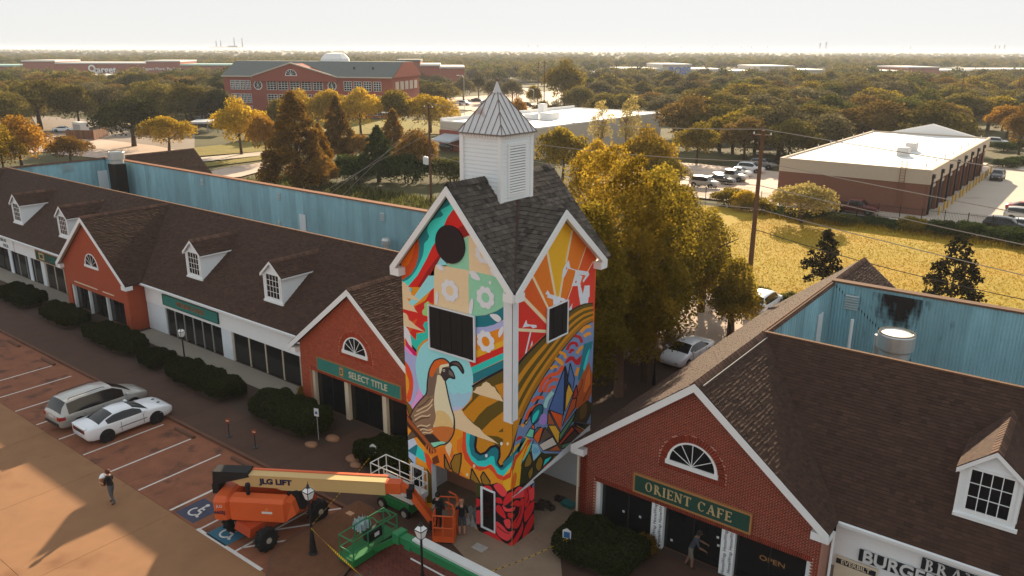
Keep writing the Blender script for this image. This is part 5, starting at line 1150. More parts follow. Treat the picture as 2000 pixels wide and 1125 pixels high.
for (dx, dz) in ((-.55, 0), (-.2, -.05)): MB().lathe([(.02, 0), (.26, .02), (.28, .9), (.2, 1.0), (.05, 1.1)], 12, (PA[0]+dx-.15, PA[1]-.3, 5.0+dz), m=0).build('transformer', M['lamp_glass'], pa)
PC = (PB[0]+2.35*(PB[0]-PA[0])*.9, PB[1]+2.35*(PB[1]-PA[1])*.9)
PZ = (PA[0]-1.6*(PB[0]-PA[0]), PA[1]-1.6*(PB[1]-PA[1]))
def wire(label, a, b, sag, m='wire', r=.032, n=14):
    pts = [(a[0]+(b[0]-a[0])*i/n, a[1]+(b[1]-a[1])*i/n, a[2]+(b[2]-a[2])*i/n-sag*4*(i/n)*(1-i/n)) for i in range(n+1)]
    tag(MB().path(pts, r, 4).build('overhead_wire', M[m]), label, 'wire')
for i, dz in enumerate((.1, -2.6, -4.6, -6.6)):
    nm = ('topmost', 'second', 'third', 'lowest')[i]
    wire('%s wire strung between the pole by the tower and the meadow pole' % nm, (*PA, hA+dz), (*PB, hB+dz), .9)
    wire('%s wire running from the meadow pole towards the right edge' % nm, (*PB, hB+dz), (*PC, hB+dz-1.2), 1.6)
wire('thin dark cable sagging low across the sunlit meadow', (PB[0]-.0, PB[1], 5.2), (8, 64, 3.0), .8, 'wire_dark')
for i, dx in enumerate((0, 2.2, 4.0)): wire('%s guy wire slanting down left of the pole by the tower' % ('first', 'second', 'third')[i], (*PA, hA-.8-i*1.5), (PA[0]-9-dx*.6, PA[1]-9-dx, .2), 0, r=.022, n=2)
for i, (x_, y_, tp, lab) in enumerate(((1050, 232, 128, 'dark vine hung utility pole right of the cupola finial'), (1062, 236, 126, 'second vine hung pole just right of the first, beyond the white roof'), (1867, 245, 150, 'dark utility pole with pale transformers above the garage gable'), (1200, 215, 132, 'slim far pole rising from trees left of the pale shopping row'), (1330, 200, 150, 'slim far pole standing among the right hand trees'), (1505, 190, 140, 'slim far pole in front of the far shopping row'))):
    X, Y = gnd(x_, y_); d_ = np.dot(np.array([X, Y, -CAM_H]), _f); hh = (y_-tp)*d_/FOC*1.03; t = pole(lab, X, Y, hh, ((hh-.6, 2.2),) if i > 1 else ((hh-.5, 2.0), (hh-1.6, 1.6)), r=.17)
    if i == 2:
        for dx in (-.6, .6): MB().lathe([(.3, 0), (.32, 1.0), (.1, 1.2)], 10, (X+dx, Y-.3, hh*.30)).build('transformer', M['lamp_glass'], t)
for x_, y_, tp, lab in ((770, 300, 222, 'slim street light over the hedge right of the cypresses'), (1042, 232, 176, 'curved street light beside the road right of the cupola'), (907, 225, 150, 'tall pale street light left of the cupola')):
    X, Y = gnd(x_, y_); d_ = np.dot(np.array([X, Y, -CAM_H]), _f); hh = (y_-tp)*d_/FOC; t = thing('street_light', lab, 'street light', (X, Y, -.2), 0, 'distant street lights')
    MB().path([(X, Y, -.2), (X, Y, hh*.94), (X-.5, Y-.2, hh), (X-1.5, Y-.6, hh)], .09, 6).build('mast', M['galvanised'], t); MB().rbox(X-2.3, Y-.85, hh-.08, X-1.4, Y-.5, hh+.1, .04).build('lamp_head', M['lamp_glass'], t)
# iron fence along the meadow
fe = thing('iron_fence', 'thin black iron railing between the meadow and the garage yard', 'fence', (-30, 104, -.2))
fp = [(-66, 102.2), (-47.6, 102.8), (-37.5, 104.0), (-8, 105.0), (30, 106)]; pk = MB()
for a, b in zip(fp[:-1], fp[1:]):
    a, b = Vector((*a, 0)), Vector((*b, 0)); L = (b-a).length; n = int(L/2.4); m_ = int(L/.16)
    for z_ in (.25, 1.55): MB().beam(a+Vector((0, 0, z_)), b+Vector((0, 0, z_)), .035, .04).build('rail', M['black_metal'], fe)
    for i in range(n): q = a+(b-a)*i/n; MB().box(q.x-.04, q.y-.04, -.2, q.x+.04, q.y+.04, 1.85).build('post', M['black_metal'], fe)
    for i in range(m_): q = a+(b-a)*i/m_; pk.box(q.x-.011, q.y-.011, .1, q.x+.011, q.y+.011, 1.75)
pk.build('pickets', M['black_metal'], fe, kind='stuff')
# ================================================================= vegetation
def quadmesh(name, V, tint, mats):
    n = V.shape[0]; me = bpy.data.meshes.new(name); me.vertices.add(n*4); me.vertices.foreach_set('co', V.astype(np.float32).ravel())
    me.loops.add(n*4); me.loops.foreach_set('vertex_index', np.arange(n*4, dtype=np.int32)); me.polygons.add(n)
    me.polygons.foreach_set('loop_start', np.arange(0, n*4, 4, dtype=np.int32)); me.polygons.foreach_set('loop_total', np.full(n, 4, dtype=np.int32))
    me.attributes.new('tint', 'FLOAT', 'FACE').data.foreach_set('value', tint.astype(np.float32))
    for m in mats: me.materials.append(m)
    me.update(calc_edges=True); return me
def leaf_quads(P, size, rg, out=None, flat=0.0):
    n = len(P); a = rg.normal(size=(n, 3)); 
    if out is not None: a = a*(1-flat)+out*flat*2.2
    a /= np.linalg.norm(a, axis=1)[:, None]+1e-9
    b = np.cross(a, rg.normal(size=(n, 3))); b /= np.linalg.norm(b, axis=1)[:, None]+1e-9; c = np.cross(a, b)
    s = size*rg.uniform(.55, 1.35, size=(n, 1)); b, c = b*s*.5, c*s*.5*rg.uniform(.5, .9, size=(n, 1))
    return np.stack([P-b, P-c*.9, P+b, P+c*.9], axis=1)
def blob_points(blobs, n, rg, shell=.72):
    w = np.array([(r[0]*r[1]+r[1]*r[2]+r[0]*r[2]) for _, r in blobs]); w = w/w.sum(); idx = rg.choice(len(blobs), n, p=w)
    C = np.array([c for c, _ in blobs])[idx]; Rr = np.array([r for _, r in blobs])[idx]
    d = rg.normal(size=(n, 3)); d /= np.linalg.norm(d, axis=1)[:, None]; d[:, 2] = np.where(d[:, 2] < -.55, -d[:, 2], d[:, 2])
    k = np.where(rg.random(n) < .78, rg.uniform(shell, 1.06, n), rg.uniform(.2, shell, n))
    return C+Rr*d*k[:, None], d, idx
def crown(name, blobs, n, leaf, seed, flat=.25):
    rg = np.random.default_rng(seed); P, d, idx = blob_points(blobs, n, rg); P = P+rg.normal(size=P.shape)*leaf*.35
    bt = rg.uniform(.3, .7, len(blobs)); t = np.clip(bt[idx]+rg.normal(size=n)*.17, 0, 1)
    return quadmesh(name, leaf_quads(P, leaf, rg, d, flat), t, [M['leaf_olive']])
leafmat('leaf_amber', (.28, .185, .02), .6, .45); leafmat('leaf_olive', (.165, .132, .032), .45, .5); leafmat('leaf_brownolive', (.19, .12, .03), .45, .5); leafmat('leaf_green', (.10, .10, .025), .45, .5); leafmat('leaf_dark', (.045, .045, .016), .25, .5)
leafmat('leaf_gold', (.46, .30, .025), .5, .45); leafmat('leaf_orange', (.34, .175, .022), .5, .45); leafmat('leaf_rust', (.22, .122, .024), .45, .5); leafmat('leaf_yellowgreen', (.225, .165, .02), .6, .5); leafmat('leaf_pale', (.46, .36, .12), .5, .35); leafmat('leaf_greyolive', (.145, .12, .055), .35, .5); leafmat('leaf_ivy', (.055, .075, .02), .35, .55)
leafmat('leaf_magnolia', (.03, .026, .012), .12, .75); leafmat('leaf_hedge', (.030, .036, .013), .3, .7)
def dome_blobs(seed, r=3.9, z0=1.9, zr=4.3, n=20):
    g = random.Random(seed); out = [((0, 0, z0+zr*.35), (r*.62, r*.62, zr*.75))]
    for i in range(n):
        a = 2.4*i+g.uniform(-.4, .4); q = r*math.sqrt((i+.6)/n)*g.uniform(.72, .95); z = z0+zr*(1.0-.82*(q/r)**2)*g.uniform(.62, 1.0); s = r*g.uniform(.26, .40)
        out.append(((q*math.cos(a), q*math.sin(a), z), (s, s, s*.85)))
    return out
def oval_blobs(seed, h=13.0, r=3.2, z0=3.0, n=22):
    g = random.Random(seed); out = []
    for i in range(n):
        f = (i+.5)/n; z = z0+(h-z0)*f; rr = r*math.sin(math.pi*min(.97, .16+.8*f))**.8; a = 2.4*i+g.uniform(-.5, .5); q = rr*g.uniform(.35, .7); s = r*g.uniform(.34, .5)*(1.05-.45*f)
        out.append(((q*math.cos(a), q*math.sin(a), z), (s, s, s*.95)))
    return out
def cone_blobs(seed, h=12.0, r=4.0, z0=1.2, n=46):
    g = random.Random(seed); out = []
    for i in range(n):
        f = ((i+.5)/n)**.85; z = z0+(h-z0)*f; rr = r*(1-f**1.7)**.9; a = 2.4*i+g.uniform(-.5, .5); q = rr*g.uniform(.45, .85); s = max(.35, r*.30*(1.05-.75*f))*g.uniform(.75, 1.25)
        out.append(((q*math.cos(a), q*math.sin(a), z), (s, s, s*.8)))
    return out
def trunk_mesh(name, h, r, seed, spread=2.0, nb=6, forks=1, m='bark'):
    g = random.Random(seed); b = MB()
    base = [(0, 0)] if forks == 1 else [(g.uniform(-.4, .4), g.uniform(-.4, .4)) for _ in range(forks)]
    for (x, y) in base:
        lx, ly = x+g.uniform(-.3, .3)+x*1.5, y+g.uniform(-.3, .3)+y*1.5
        b.tube((x, y, -.3), ((x+lx)/2, (y+ly)/2, h*.42), r*1.25, 8, r*.8, cap=False); b.tube(((x+lx)/2, (y+ly)/2, h*.42), (lx, ly, h*.85), r*.8, 7, r*.25)
        for i in range(nb):
            a = 2.4*i+g.uniform(-.4, .4); f = .38+.4*i/nb; z = h*f; q = spread*g.uniform(.6, 1.0); mx = x+(lx-x)*f; my = y+(ly-y)*f
            b.tube((mx, my, z), (mx+q*math.cos(a)*.6, my+q*math.sin(a)*.6, z+h*.14), r*.42, 6, r*.28, cap=False); b.tube((mx+q*math.cos(a)*.6, my+q*math.sin(a)*.6, z+h*.14), (mx+q*math.cos(a)*1.2, my+q*math.sin(a)*1.2, z+h*.24), r*.28, 5, r*.1)
    ob = b.build(name, M[m]); me = ob.data; bpy.data.objects.remove(ob); return me
CR = {}
for i in range(4): CR['oak%d' % i] = (crown('crown', dome_blobs(100+i), 8000, .32, 200+i), trunk_mesh('trunk', 5.0, .2, 300+i, 1.8), 7.0, 8.4)
for i in range(3): CR['wide%d' % i] = (crown('crown', dome_blobs(140+i, 5.0, 2.0, 4.4, 28), 11000, .33, 240+i), trunk_mesh('trunk', 5.6, .3, 310+i, 3.0, 8), 7.4, 10.4)
for i in range(2): CR['tall%d' % i] = (crown('crown', oval_blobs(120+i), 9000, .30, 220+i), trunk_mesh('trunk', 11, .2, 320+i, 1.8, 9), 13.2, 6.8)
for i in range(2): CR['cone%d' % i] = (crown('crown', cone_blobs(130+i, n=64), 24000, .28, 230+i), trunk_mesh('trunk', 10, .3, 330+i, 1.5, 8), 12.0, 8.4)
CR['thin0'] = (crown('crown', oval_blobs(160, 8, 2.4, 3.0, 12), 2600, .22, 260, .1), trunk_mesh('trunk', 7, .12, 340, 1.5, 9, 3, 'bark_pale'), 8.1, 5.2)
CR['bush0'] = (crown('crown', dome_blobs(150, 2.0, .2, 1.9, 14), 5000, .2, 250), trunk_mesh('trunk', 1.4, .06, 350, .8, 5, 3), 2.3, 4.2)
CR['mag0'] = (crown('crown', cone_blobs(152, 5.6, 2.2, .5, 30), 2600, .30, 252, .1), trunk_mesh('trunk', 4.6, .1, 351, .8, 6), 5.7, 4.6)
CR['mag1'] = (crown('crown', cone_blobs(153, 6.4, 2.6, .5, 36), 3400, .30, 253, .1), trunk_mesh('trunk', 5.2, .1, 352, .8, 6), 6.5, 5.4)
def tree(kind, X, Y, h, wd, lm, label, name='tree', cat='tree', group=None, z=-.25):
    cm, tm, H0, W0 = CR[kind]; t = thing(name, label, cat, (X, Y, z), rnd.uniform(0, 6.28), group); sx, sz = wd/W0, h/H0
    a = linked('trunk', tm, t); c = linked('crown', cm, t)
    for o in (a, c): o.scale = (sx, sx, sz)
    c.material_slots[0].link = 'OBJECT'; c.material_slots[0].material = M[lm]; return t
def pxtree(x_, base, top, wpx, kind, lm, label, **kw):
    X, Y = gnd(x_, base); d_ = np.dot(np.array([X, Y, -CAM_H]), _f); dt = d_
    h = 1.0
    for _ in range(20):
        y_ = to_px((X, Y, h))[1]; h += (y_-top)*d_/FOC/1.02
    return tree(kind, X, Y, max(1.2, h), wpx*d_/FOC, lm, label, **kw)
# trees one can name
for a in ((45, 335, 222, 125, 'oak0', 'leaf_orange', 'golden orange tree at the left edge above the blue metal wall'), (10, 345, 245, 90, 'oak1', 'leaf_gold', 'golden tree cut by the left edge of the picture'), (138, 320, 258, 95, 'oak2', 'leaf_rust', 'low rusty brown tree right of the golden tree at the left edge'),
          (330, 294, 222, 108, 'oak3', 'leaf_gold', 'rounded bright golden tree standing alone by the grey street'), (262, 284, 182, 150, 'wide0', 'leaf_dark', 'broad dark oak left of the rounded golden tree'),
          (80, 252, 150, 150, 'wide1', 'leaf_olive', 'broad olive oak above the golden trees at left'), (472, 300, 192, 112, 'oak1', 'leaf_gold', 'golden tree with slim trunks left of the big cypress'), (520, 312, 215, 80, 'oak2', 'leaf_orange', 'orange brown tree tucked behind the left side of the big cypress'),
          (582, 372, 178, 158, 'cone0', 'leaf_rust', 'big conical rusty cypress behind the blue metal wall'), (628, 362, 238, 75, 'cone1', 'leaf_orange', 'orange lit shoulder tree at the right side of the big cypress'),
          (663, 318, 186, 80, 'cone1', 'leaf_rust', 'second conical rusty cypress behind the big one'), (770, 322, 212, 80, 'cone0', 'leaf_rust', 'slim rusty cypress right of the ivy cone'), (815, 350, 248, 95, 'oak0', 'leaf_rust', 'rusty bushy tree just left of the pole by the tower'), (705, 320, 255, 60, 'oak2', 'leaf_rust', 'small rusty tree between cypress and ivy cone'),
          (740, 352, 243, 92, 'cone1', 'leaf_ivy', 'ivy smothered green cone behind the blue metal wall'), (690, 352, 300, 90, 'bush0', 'leaf_ivy', 'rounded ivy mound left of the ivy cone'), (795, 355, 298, 110, 'bush0', 'leaf_ivy', 'rounded ivy mound right of the ivy cone'), (880, 352, 306, 95, 'bush0', 'leaf_green', 'sunlit green bush between pole and tower roof'), (895, 272, 255, 70, 'bush0', 'leaf_dark', 'dark clipped bush by the brick corner of the white roofed building'),
          (590, 262, 176, 95, 'oak1', 'leaf_gold', 'golden tree in front of the office, first from left'), (648, 262, 170, 90, 'oak3', 'leaf_gold', 'golden tree in front of the office, second from left'), (705, 262, 168, 95, 'oak0', 'leaf_gold', 'golden tree in front of the office, third from left'), (770, 258, 168, 95, 'oak2', 'leaf_yellowgreen', 'golden green tree under the right end of the office'), (840, 258, 180, 115, 'wide2', 'leaf_gold', 'spreading golden tree right of the office'), (550, 262, 186, 70, 'oak2', 'leaf_yellowgreen', 'golden green tree left of the office front row'),
          (1103, 212, 118, 92, 'oak1', 'leaf_yellowgreen', 'large round yellow green tree beyond the white roof'), (1012, 246, 188, 40, 'oak0', 'leaf_orange', 'small orange tree right of the cupola roof'), (1042, 214, 162, 34, 'oak2', 'leaf_yellowgreen', 'small yellow green tree by the curved street light'),
          (1172, 312, 196, 60, 'thin0', 'leaf_pale', 'thin pale yellow tree in front of the white roof, left one'), (1226, 318, 188, 72, 'thin0', 'leaf_pale', 'thin pale yellow tree in front of the white roof, right one'),
          (1098, 352, 242, 110, 'oak3', 'leaf_yellowgreen', 'yellow green tree just right of the cupola'), (1165, 372, 268, 90, 'oak0', 'leaf_gold', 'golden tree between cupola and meadow pole'), (1262, 372, 248, 120, 'oak1', 'leaf_gold', 'golden tree below the thin pale trees'), (1300, 382, 300, 100, 'oak2', 'leaf_yellowgreen', 'yellow green tree left of the rear car park'),
          (1565, 432, 352, 130, 'oak3', 'leaf_pale', 'pale rounded shrub tree in front of the brown garage wall'), (1965, 268, 200, 90, 'oak2', 'leaf_orange', 'brown orange tree at the right edge beyond the garage'), (1890, 245, 175, 70, 'oak0', 'leaf_olive', 'olive tree behind the garage far corner'),
          (1990, 300, 205, 80, 'oak1', 'leaf_rust', 'rusty tree cut by the right edge beyond the garage'),
          (375, 246, 158, 100, 'wide2', 'leaf_olive', 'olive oak behind the carport roof'), (430, 248, 172, 85, 'oak0', 'leaf_dark', 'dark oak against the left end of the office'), (155, 252, 160, 95, 'oak3', 'leaf_olive', 'olive oak behind the plank enclosure'), (205, 246, 162, 100, 'wide0', 'leaf_greyolive', 'grey olive oak left behind the broad dark oak'), (305, 238, 152, 110, 'wide1', 'leaf_olive', 'olive oak right behind the broad dark oak'), (10, 262, 168, 110, 'wide2', 'leaf_olive', 'olive oak cut by the left edge above the golden trees')):
    pxtree(*a[:6], a[6])
tree('mag0', -18.9, 69.5, 5.3, 4.3, 'leaf_magnolia', 'dark pointed magnolia behind the left end of the blue wall', 'magnolia_tree'); tree('mag1', -8.9, 70.2, 6.2, 5.4, 'leaf_magnolia', 'larger dark pointed magnolia above the sooty blue wall', 'magnolia_tree'); tree('mag0', -27.6, 66.0, 5.8, 4.2, 'leaf_magnolia', 'dark magnolia half hidden behind the golden trees by the tower', 'magnolia_tree')
# the tall golden trees right of the tower: finer leaves
def hero(i, X, Y, h, r, z0, lm, label, n=30000, leaf=.19):
    cm = crown('crown', oval_blobs(400+i, h, r, z0, 30)+dome_blobs(420+i, r*.95, z0, (h-z0)*.5, 12), n, leaf, 430+i, .15); tm = trunk_mesh('trunk', h*.8, .26, 440+i, r*.7, 9, 1, 'bark_pale' if i % 2 else 'bark')
    t = thing('tree', label, 'tree', (X, Y, -.1)); linked('trunk', tm, t); c = linked('crown', cm, t); c.material_slots[0].link = 'OBJECT'; c.material_slots[0].material = M[lm]
hero(0, -21.4, 34.6, 12.2, 2.5, 3.2, 'leaf_yellowgreen', 'tall yellow green tree nearest the painted tower', 26000)
hero(1, -21.3, 38.2, 14.2, 3.1, 3.4, 'leaf_amber', 'tall golden tree second from the painted tower')
hero(2, -21.2, 41.2, 13.2, 3.3, 3.2, 'leaf_yellowgreen', 'tall golden green tree third from the painted tower')
hero(3, -25.0, 42.5, 14.0, 3.4, 3.0, 'leaf_amber', 'golden tree behind the three beside the painted tower')
hero(4, -23.6, 46.5, 12.0, 3.6, 3.4, 'leaf_yellowgreen', 'spreading golden green tree over the white parked car')
hero(5, -24.6, 51.5, 10.4, 3.4, 2.6, 'leaf_yellowgreen', 'golden green tree right of the white parked car')
hero(6, -24.4, 56.5, 8.0, 3.0, 1.6, 'leaf_yellowgreen', 'lower green gold tree beside the meadow pole', 16000)
hero(7, -30.0, 47.0, 12.5, 3.3, 3.0, 'leaf_amber', 'golden tree standing back behind the trees by the tower', 20000)
hero(8, -20.2, 52.5, 5.6, 2.2, 1.8, 'leaf_yellowgreen', 'small golden green tree over the tan roof edge', 12000)
# canopy one can still count, in rows to the back
FARP = []
def canopy(rows, x0, x1, step, lms, label, group, skip=()):
    for (yb, hm) in rows:
        x = x0+rnd.uniform(0, step)
        X, Y = gnd(1000, yb); d_ = np.dot(np.array([X, Y, -CAM_H]), _f); st = max(10, 7.4*FOC/d_)
        while x < x1:
            yy = yb+rnd.uniform(-.12, .12)*(yb-95)*.5
            if not any(a <= x <= b and c <= yy <= d for a, b, c, d in skip) and not blocked(*gnd(x, yy)):
                X, Y = gnd(x, yy); h = hm*rnd.uniform(.8, 1.2)
                if yb <= 180:
                    if not (yb < 179 and (150 < x < 235 or 280 < x < 345 or 1290 < x < 1350)): FARP.append((X, Y, -.3))
                    x += st*rnd.uniform(.75, 1.3); continue
                tree(rnd.choice(['oak0', 'oak1', 'oak2', 'oak3', 'wide0', 'wide1']), X, Y, h, h*rnd.uniform(1.3, 1.8), rnd.choice(lms), label, 'oak_tree', 'tree', group)
            x += st*rnd.uniform(.75, 1.3)
OL_ = ['leaf_olive', 'leaf_olive', 'leaf_greyolive', 'leaf_green', 'leaf_olive', 'leaf_greyolive', 'leaf_brownolive']
def blocked(X, Y): return (-42 < X < 12 and 103 < Y < 166) or (-67 < X < -36 and 99 < Y < 137)
canopy([(322, 9), (304, 9), (288, 9), (272, 9), (258, 9), (246, 9), (234, 9), (222, 9.5), (212, 9.5), (203, 9.5), (194, 9.5), (186, 9.5), (178, 9.5), (171, 9.0), (165, 8)], 1335, 2060, 40, OL_+['leaf_yellowgreen'], 'olive tree in the dense wood beyond the garage and rear car park', 'trees of the right hand wood', [(1335, 2080, 338, 460), (1870, 2080, 258, 460), (1925, 2080, 205, 232)])
canopy([(248, 9), (236, 9), (224, 9), (213, 9), (203, 9.5), (194, 9.5), (185, 9.5), (177, 9), (170, 8), (163, 6.5)], -20, 455, 40, OL_+['leaf_dark'], 'olive oak in the dense wood left of the red office', 'oaks of the left hand wood', [(60, 330, 222, 262)])
canopy([(205, 9), (192, 9), (181, 9), (171, 9), (163, 9), (156, 9)], 795, 1335, 40, OL_+['leaf_greyolive'], 'grey olive tree between the red office and the pale shopping row', 'trees behind the white roofed building', [(880, 1130, 168, 222)])
canopy([(232, 8.5), (218, 8.5)], 1120, 1340, 40, OL_+['leaf_greyolive'], 'grey olive tree standing right behind the long white roof', 'trees lining the white roof', [])
for i, (x_, y_) in enumerate(((905, 186), (935, 182), (965, 190), (1000, 192), (1060, 232), (1085, 236), (870, 195))): pxtree(x_, y_+10, y_-38, 52, 'oak%d' % (i % 4), 'leaf_greyolive', '%s of the grey green street trees round the cupola finial, from the left' % ('first', 'second', 'third', 'fourth', 'sixth', 'seventh', 'leftmost')[i], group='street trees round the cupola')
# shrubs along the railings, hedges on the far drive
for i in range(26):
    X = -41+i*2.6+rnd.uniform(-.6, .6); tree('bush0', X, 100.8+rnd.uniform(-1.6, 1.2), rnd.uniform(1.5, 2.7)*(.5 if -33 < X < -19 else 1), rnd.uniform(4, 5.6), rnd.choice(['leaf_ivy', 'leaf_green', 'leaf_ivy', 'leaf_yellowgreen'] if X > -36 else ['leaf_yellowgreen', 'leaf_gold']), 'tangled green shrub growing against the black iron railing', 'shrub', 'shrub', 'shrubs along the iron railing')
for i, (x_, y_) in enumerate(((1960, 325), (1985, 322), (2010, 318), (1960, 292), (1990, 288))): pxtree(x_, y_, y_-17, 60, 'bush0', 'leaf_ivy', 'clipped green shrub lining the drive right of the garage', name='shrub', cat='shrub', group='shrubs right of the garage')
for i, (X, Y) in enumerate(((-19.5, 62.6), (-17.4, 62.9), (-15.4, 63.0), (-22.0, 62.5))): tree('bush0', X, Y, 1.2, 2.9, 'leaf_green', 'low dark shrub at the near edge of the meadow', 'shrub', 'shrub', 'low shrubs at the meadow edge')
for i, (X, Y) in enumerate(((1.5, 72), (3.0, 78), (3.2, 66), (-1.5, 95), (2.5, 90))): tree('bush0', X, Y, rnd.uniform(2.6, 4.0), rnd.uniform(4, 5), 'leaf_yellowgreen', 'sunlit scrub bush at the right edge of the meadow', 'shrub', 'shrub', 'scrub at the right edge of the meadow')
# meadow grass: blades in tufts
rg = np.random.default_rng(5); n = 60000
gx, gy = rg.uniform(-36, 22, n), rg.uniform(62.6, 101.5, n); P = np.stack([gx, gy, np.full(n, -.24)], 1); a = rg.uniform(0, 6.28, n); hgt = rg.uniform(.04, .12, n)*(1+4*(gy > 97)); wd = rg.uniform(.02, .05, n)
d = np.stack([np.cos(a)*wd, np.sin(a)*wd, np.zeros(n)], 1); ln = np.stack([rg.normal(size=n)*.12, rg.normal(size=n)*.12, hgt], 1)
leafmat('grass_blade', (.35, .225, .012), .5, .4); leafmat('brush_blade', (.10, .10, .025), .4, .6)
me = quadmesh('meadow_grass', np.stack([P-d, P+d, P+d*.2+ln, P-d*.2+ln], 1), rg.random(n), [M['grass_blade']]); tag(linked('meadow_grass', me, None), 'tall golden grass of the sunlit meadow', 'grass', kind='stuff')
n = 26000; gx = rg.uniform(-110, -24, n); gy = rg.uniform(50.5, 80, n); P = np.stack([gx, gy, np.full(n, -.3)], 1); a = rg.uniform(0, 6.28, n); hgt = rg.uniform(.3, .9, n); wd = rg.uniform(.06, .15, n)
d = np.stack([np.cos(a)*wd, np.sin(a)*wd, np.zeros(n)], 1); ln = np.stack([rg.normal(size=n)*.2, rg.normal(size=n)*.2, hgt], 1)
keep = gx < -52; me = quadmesh('rough_grass', np.stack([P-d, P+d, P+d*.2+ln, P-d*.2+ln], 1)[keep], rg.random(n)[keep], [M['brush_blade']]); tag(linked('rough_grass', me, None), 'rough dark grass behind the left blue metal wall', 'grass', kind='stuff')
# far woodland to the horizon: one mass, scattered by geometry nodes
n = 11000; rg = np.random.default_rng(9)
u = rg.random(n); yb = 95.4+(160-95.4)*u**1.35; xb = rg.uniform(-120, 2120, n); pts = []
for x_, y_ in zip(xb, yb):
    X, Y = gnd(x_, y_)
    if X*X+Y*Y < 16000**2 and not (139 < y_ < 172 and (x_ < 470 or 1130 < x_ < 1620 or 1680 < x_)): pts.append((X, Y, -.3))
wm = bpy.data.meshes.new('woodland'); wm.from_pydata(pts+FARP, [], []); wood = bpy.data.objects.new('woodland', wm); COL.objects.link(wood); tag(wood, 'hazy grey green woodland stretching to the horizon', 'woodland', kind='stuff')
src_ = []
for i in range(3):
    cm = crown('far_crown', dome_blobs(500+i, 5.6, 2.6, 4.2, 14), 900, .85, 510+i); cm.materials[0] = M[('leaf_olive', 'leaf_greyolive', 'leaf_green')[i]]; so = bpy.data.objects.new('far_crown', cm); src_.append(so)
gn = bpy.data.node_groups.new('scatter_woodland', 'GeometryNodeTree'); gn.interface.new_socket('Geometry', in_out='INPUT', socket_type='NodeSocketGeometry'); gn.interface.new_socket('Geometry', in_out='OUTPUT', socket_type='NodeSocketGeometry')
gi, go = gn.nodes.new('NodeGroupInput'), gn.nodes.new('NodeGroupOutput'); g2i = gn.nodes.new('GeometryNodeGeometryToInstance')
for so in src_:
    oi = gn.nodes.new('GeometryNodeObjectInfo'); oi.inputs['Object'].default_value = so; oi.inputs['As Instance'].default_value = True; gn.links.new(oi.outputs['Geometry'], g2i.inputs[0])
iop = gn.nodes.new('GeometryNodeInstanceOnPoints'); iop.inputs['Pick Instance'].default_value = True
# join the three sources as separate instances
jn = gn.nodes.new('GeometryNodeJoinGeometry')
for nd in list(gn.nodes):
    if nd.bl_idname == 'GeometryNodeObjectInfo': gn.links.new(nd.outputs['Geometry'], jn.inputs[0])
gn.nodes.remove(g2i); gn.links.new(jn.outputs[0], iop.inputs['Instance']); gn.links.new(gi.outputs[0], iop.inputs['Points'])
rv = gn.nodes.new('FunctionNodeRandomValue'); rv.data_type = 'FLOAT'; rv.inputs[2].default_value = .75; rv.inputs[3].default_value = 1.35
cmb = gn.nodes.new('ShaderNodeCombineXYZ')
for i in range(3): gn.links.new(rv.outputs[1], cmb.inputs[i])
rr = gn.nodes.new('FunctionNodeRandomValue'); rr.data_type = 'FLOAT_VECTOR'; rr.inputs[1].default_value = (0, 0, 6.28)
gn.links.new(cmb.outputs[0], iop.inputs['Scale']); gn.links.new(rr.outputs[0], iop.inputs['Rotation']); gn.links.new(iop.outputs[0], go.inputs[0])
wood.modifiers.new('scatter', 'NODES').node_group = gn
# ================================================================= vehicles
def carpaint(name, col, metal=.0, rough=.28):
    m = mat(name, col, rough, metal, spec=.5, noise=(2, .04)); m.node_tree.nodes['Principled BSDF'].inputs['Coat Weight'].default_value = .6; return m
carpaint('paint_white', (.74, .76, .78)); carpaint('paint_silver', (.42, .41, .38), .35, .35); carpaint('paint_black', (.012, .012, .014)); carpaint('paint_maroon', (.13, .01, .014)); carpaint('paint_grey', (.2, .2, .21), .3, .35); carpaint('paint_red', (.4, .02, .015))
mat('tyre', (.012, .012, .012), .85, bump=(30, .5, .01)); mat('rim_dark', (.03, .03, .032), .4, metal=.6); mat('rim_alloy', (.45, .45, .46), .35, metal=.8); mat('tail_red', (.30, .012, .012), .25, spec=.6); mat('headlamp', (.55, .52, .46), .15, spec=.6); mat('plate_white', (.5, .55, .62), .5); mat('amber', (.6, .22, .03), .3)
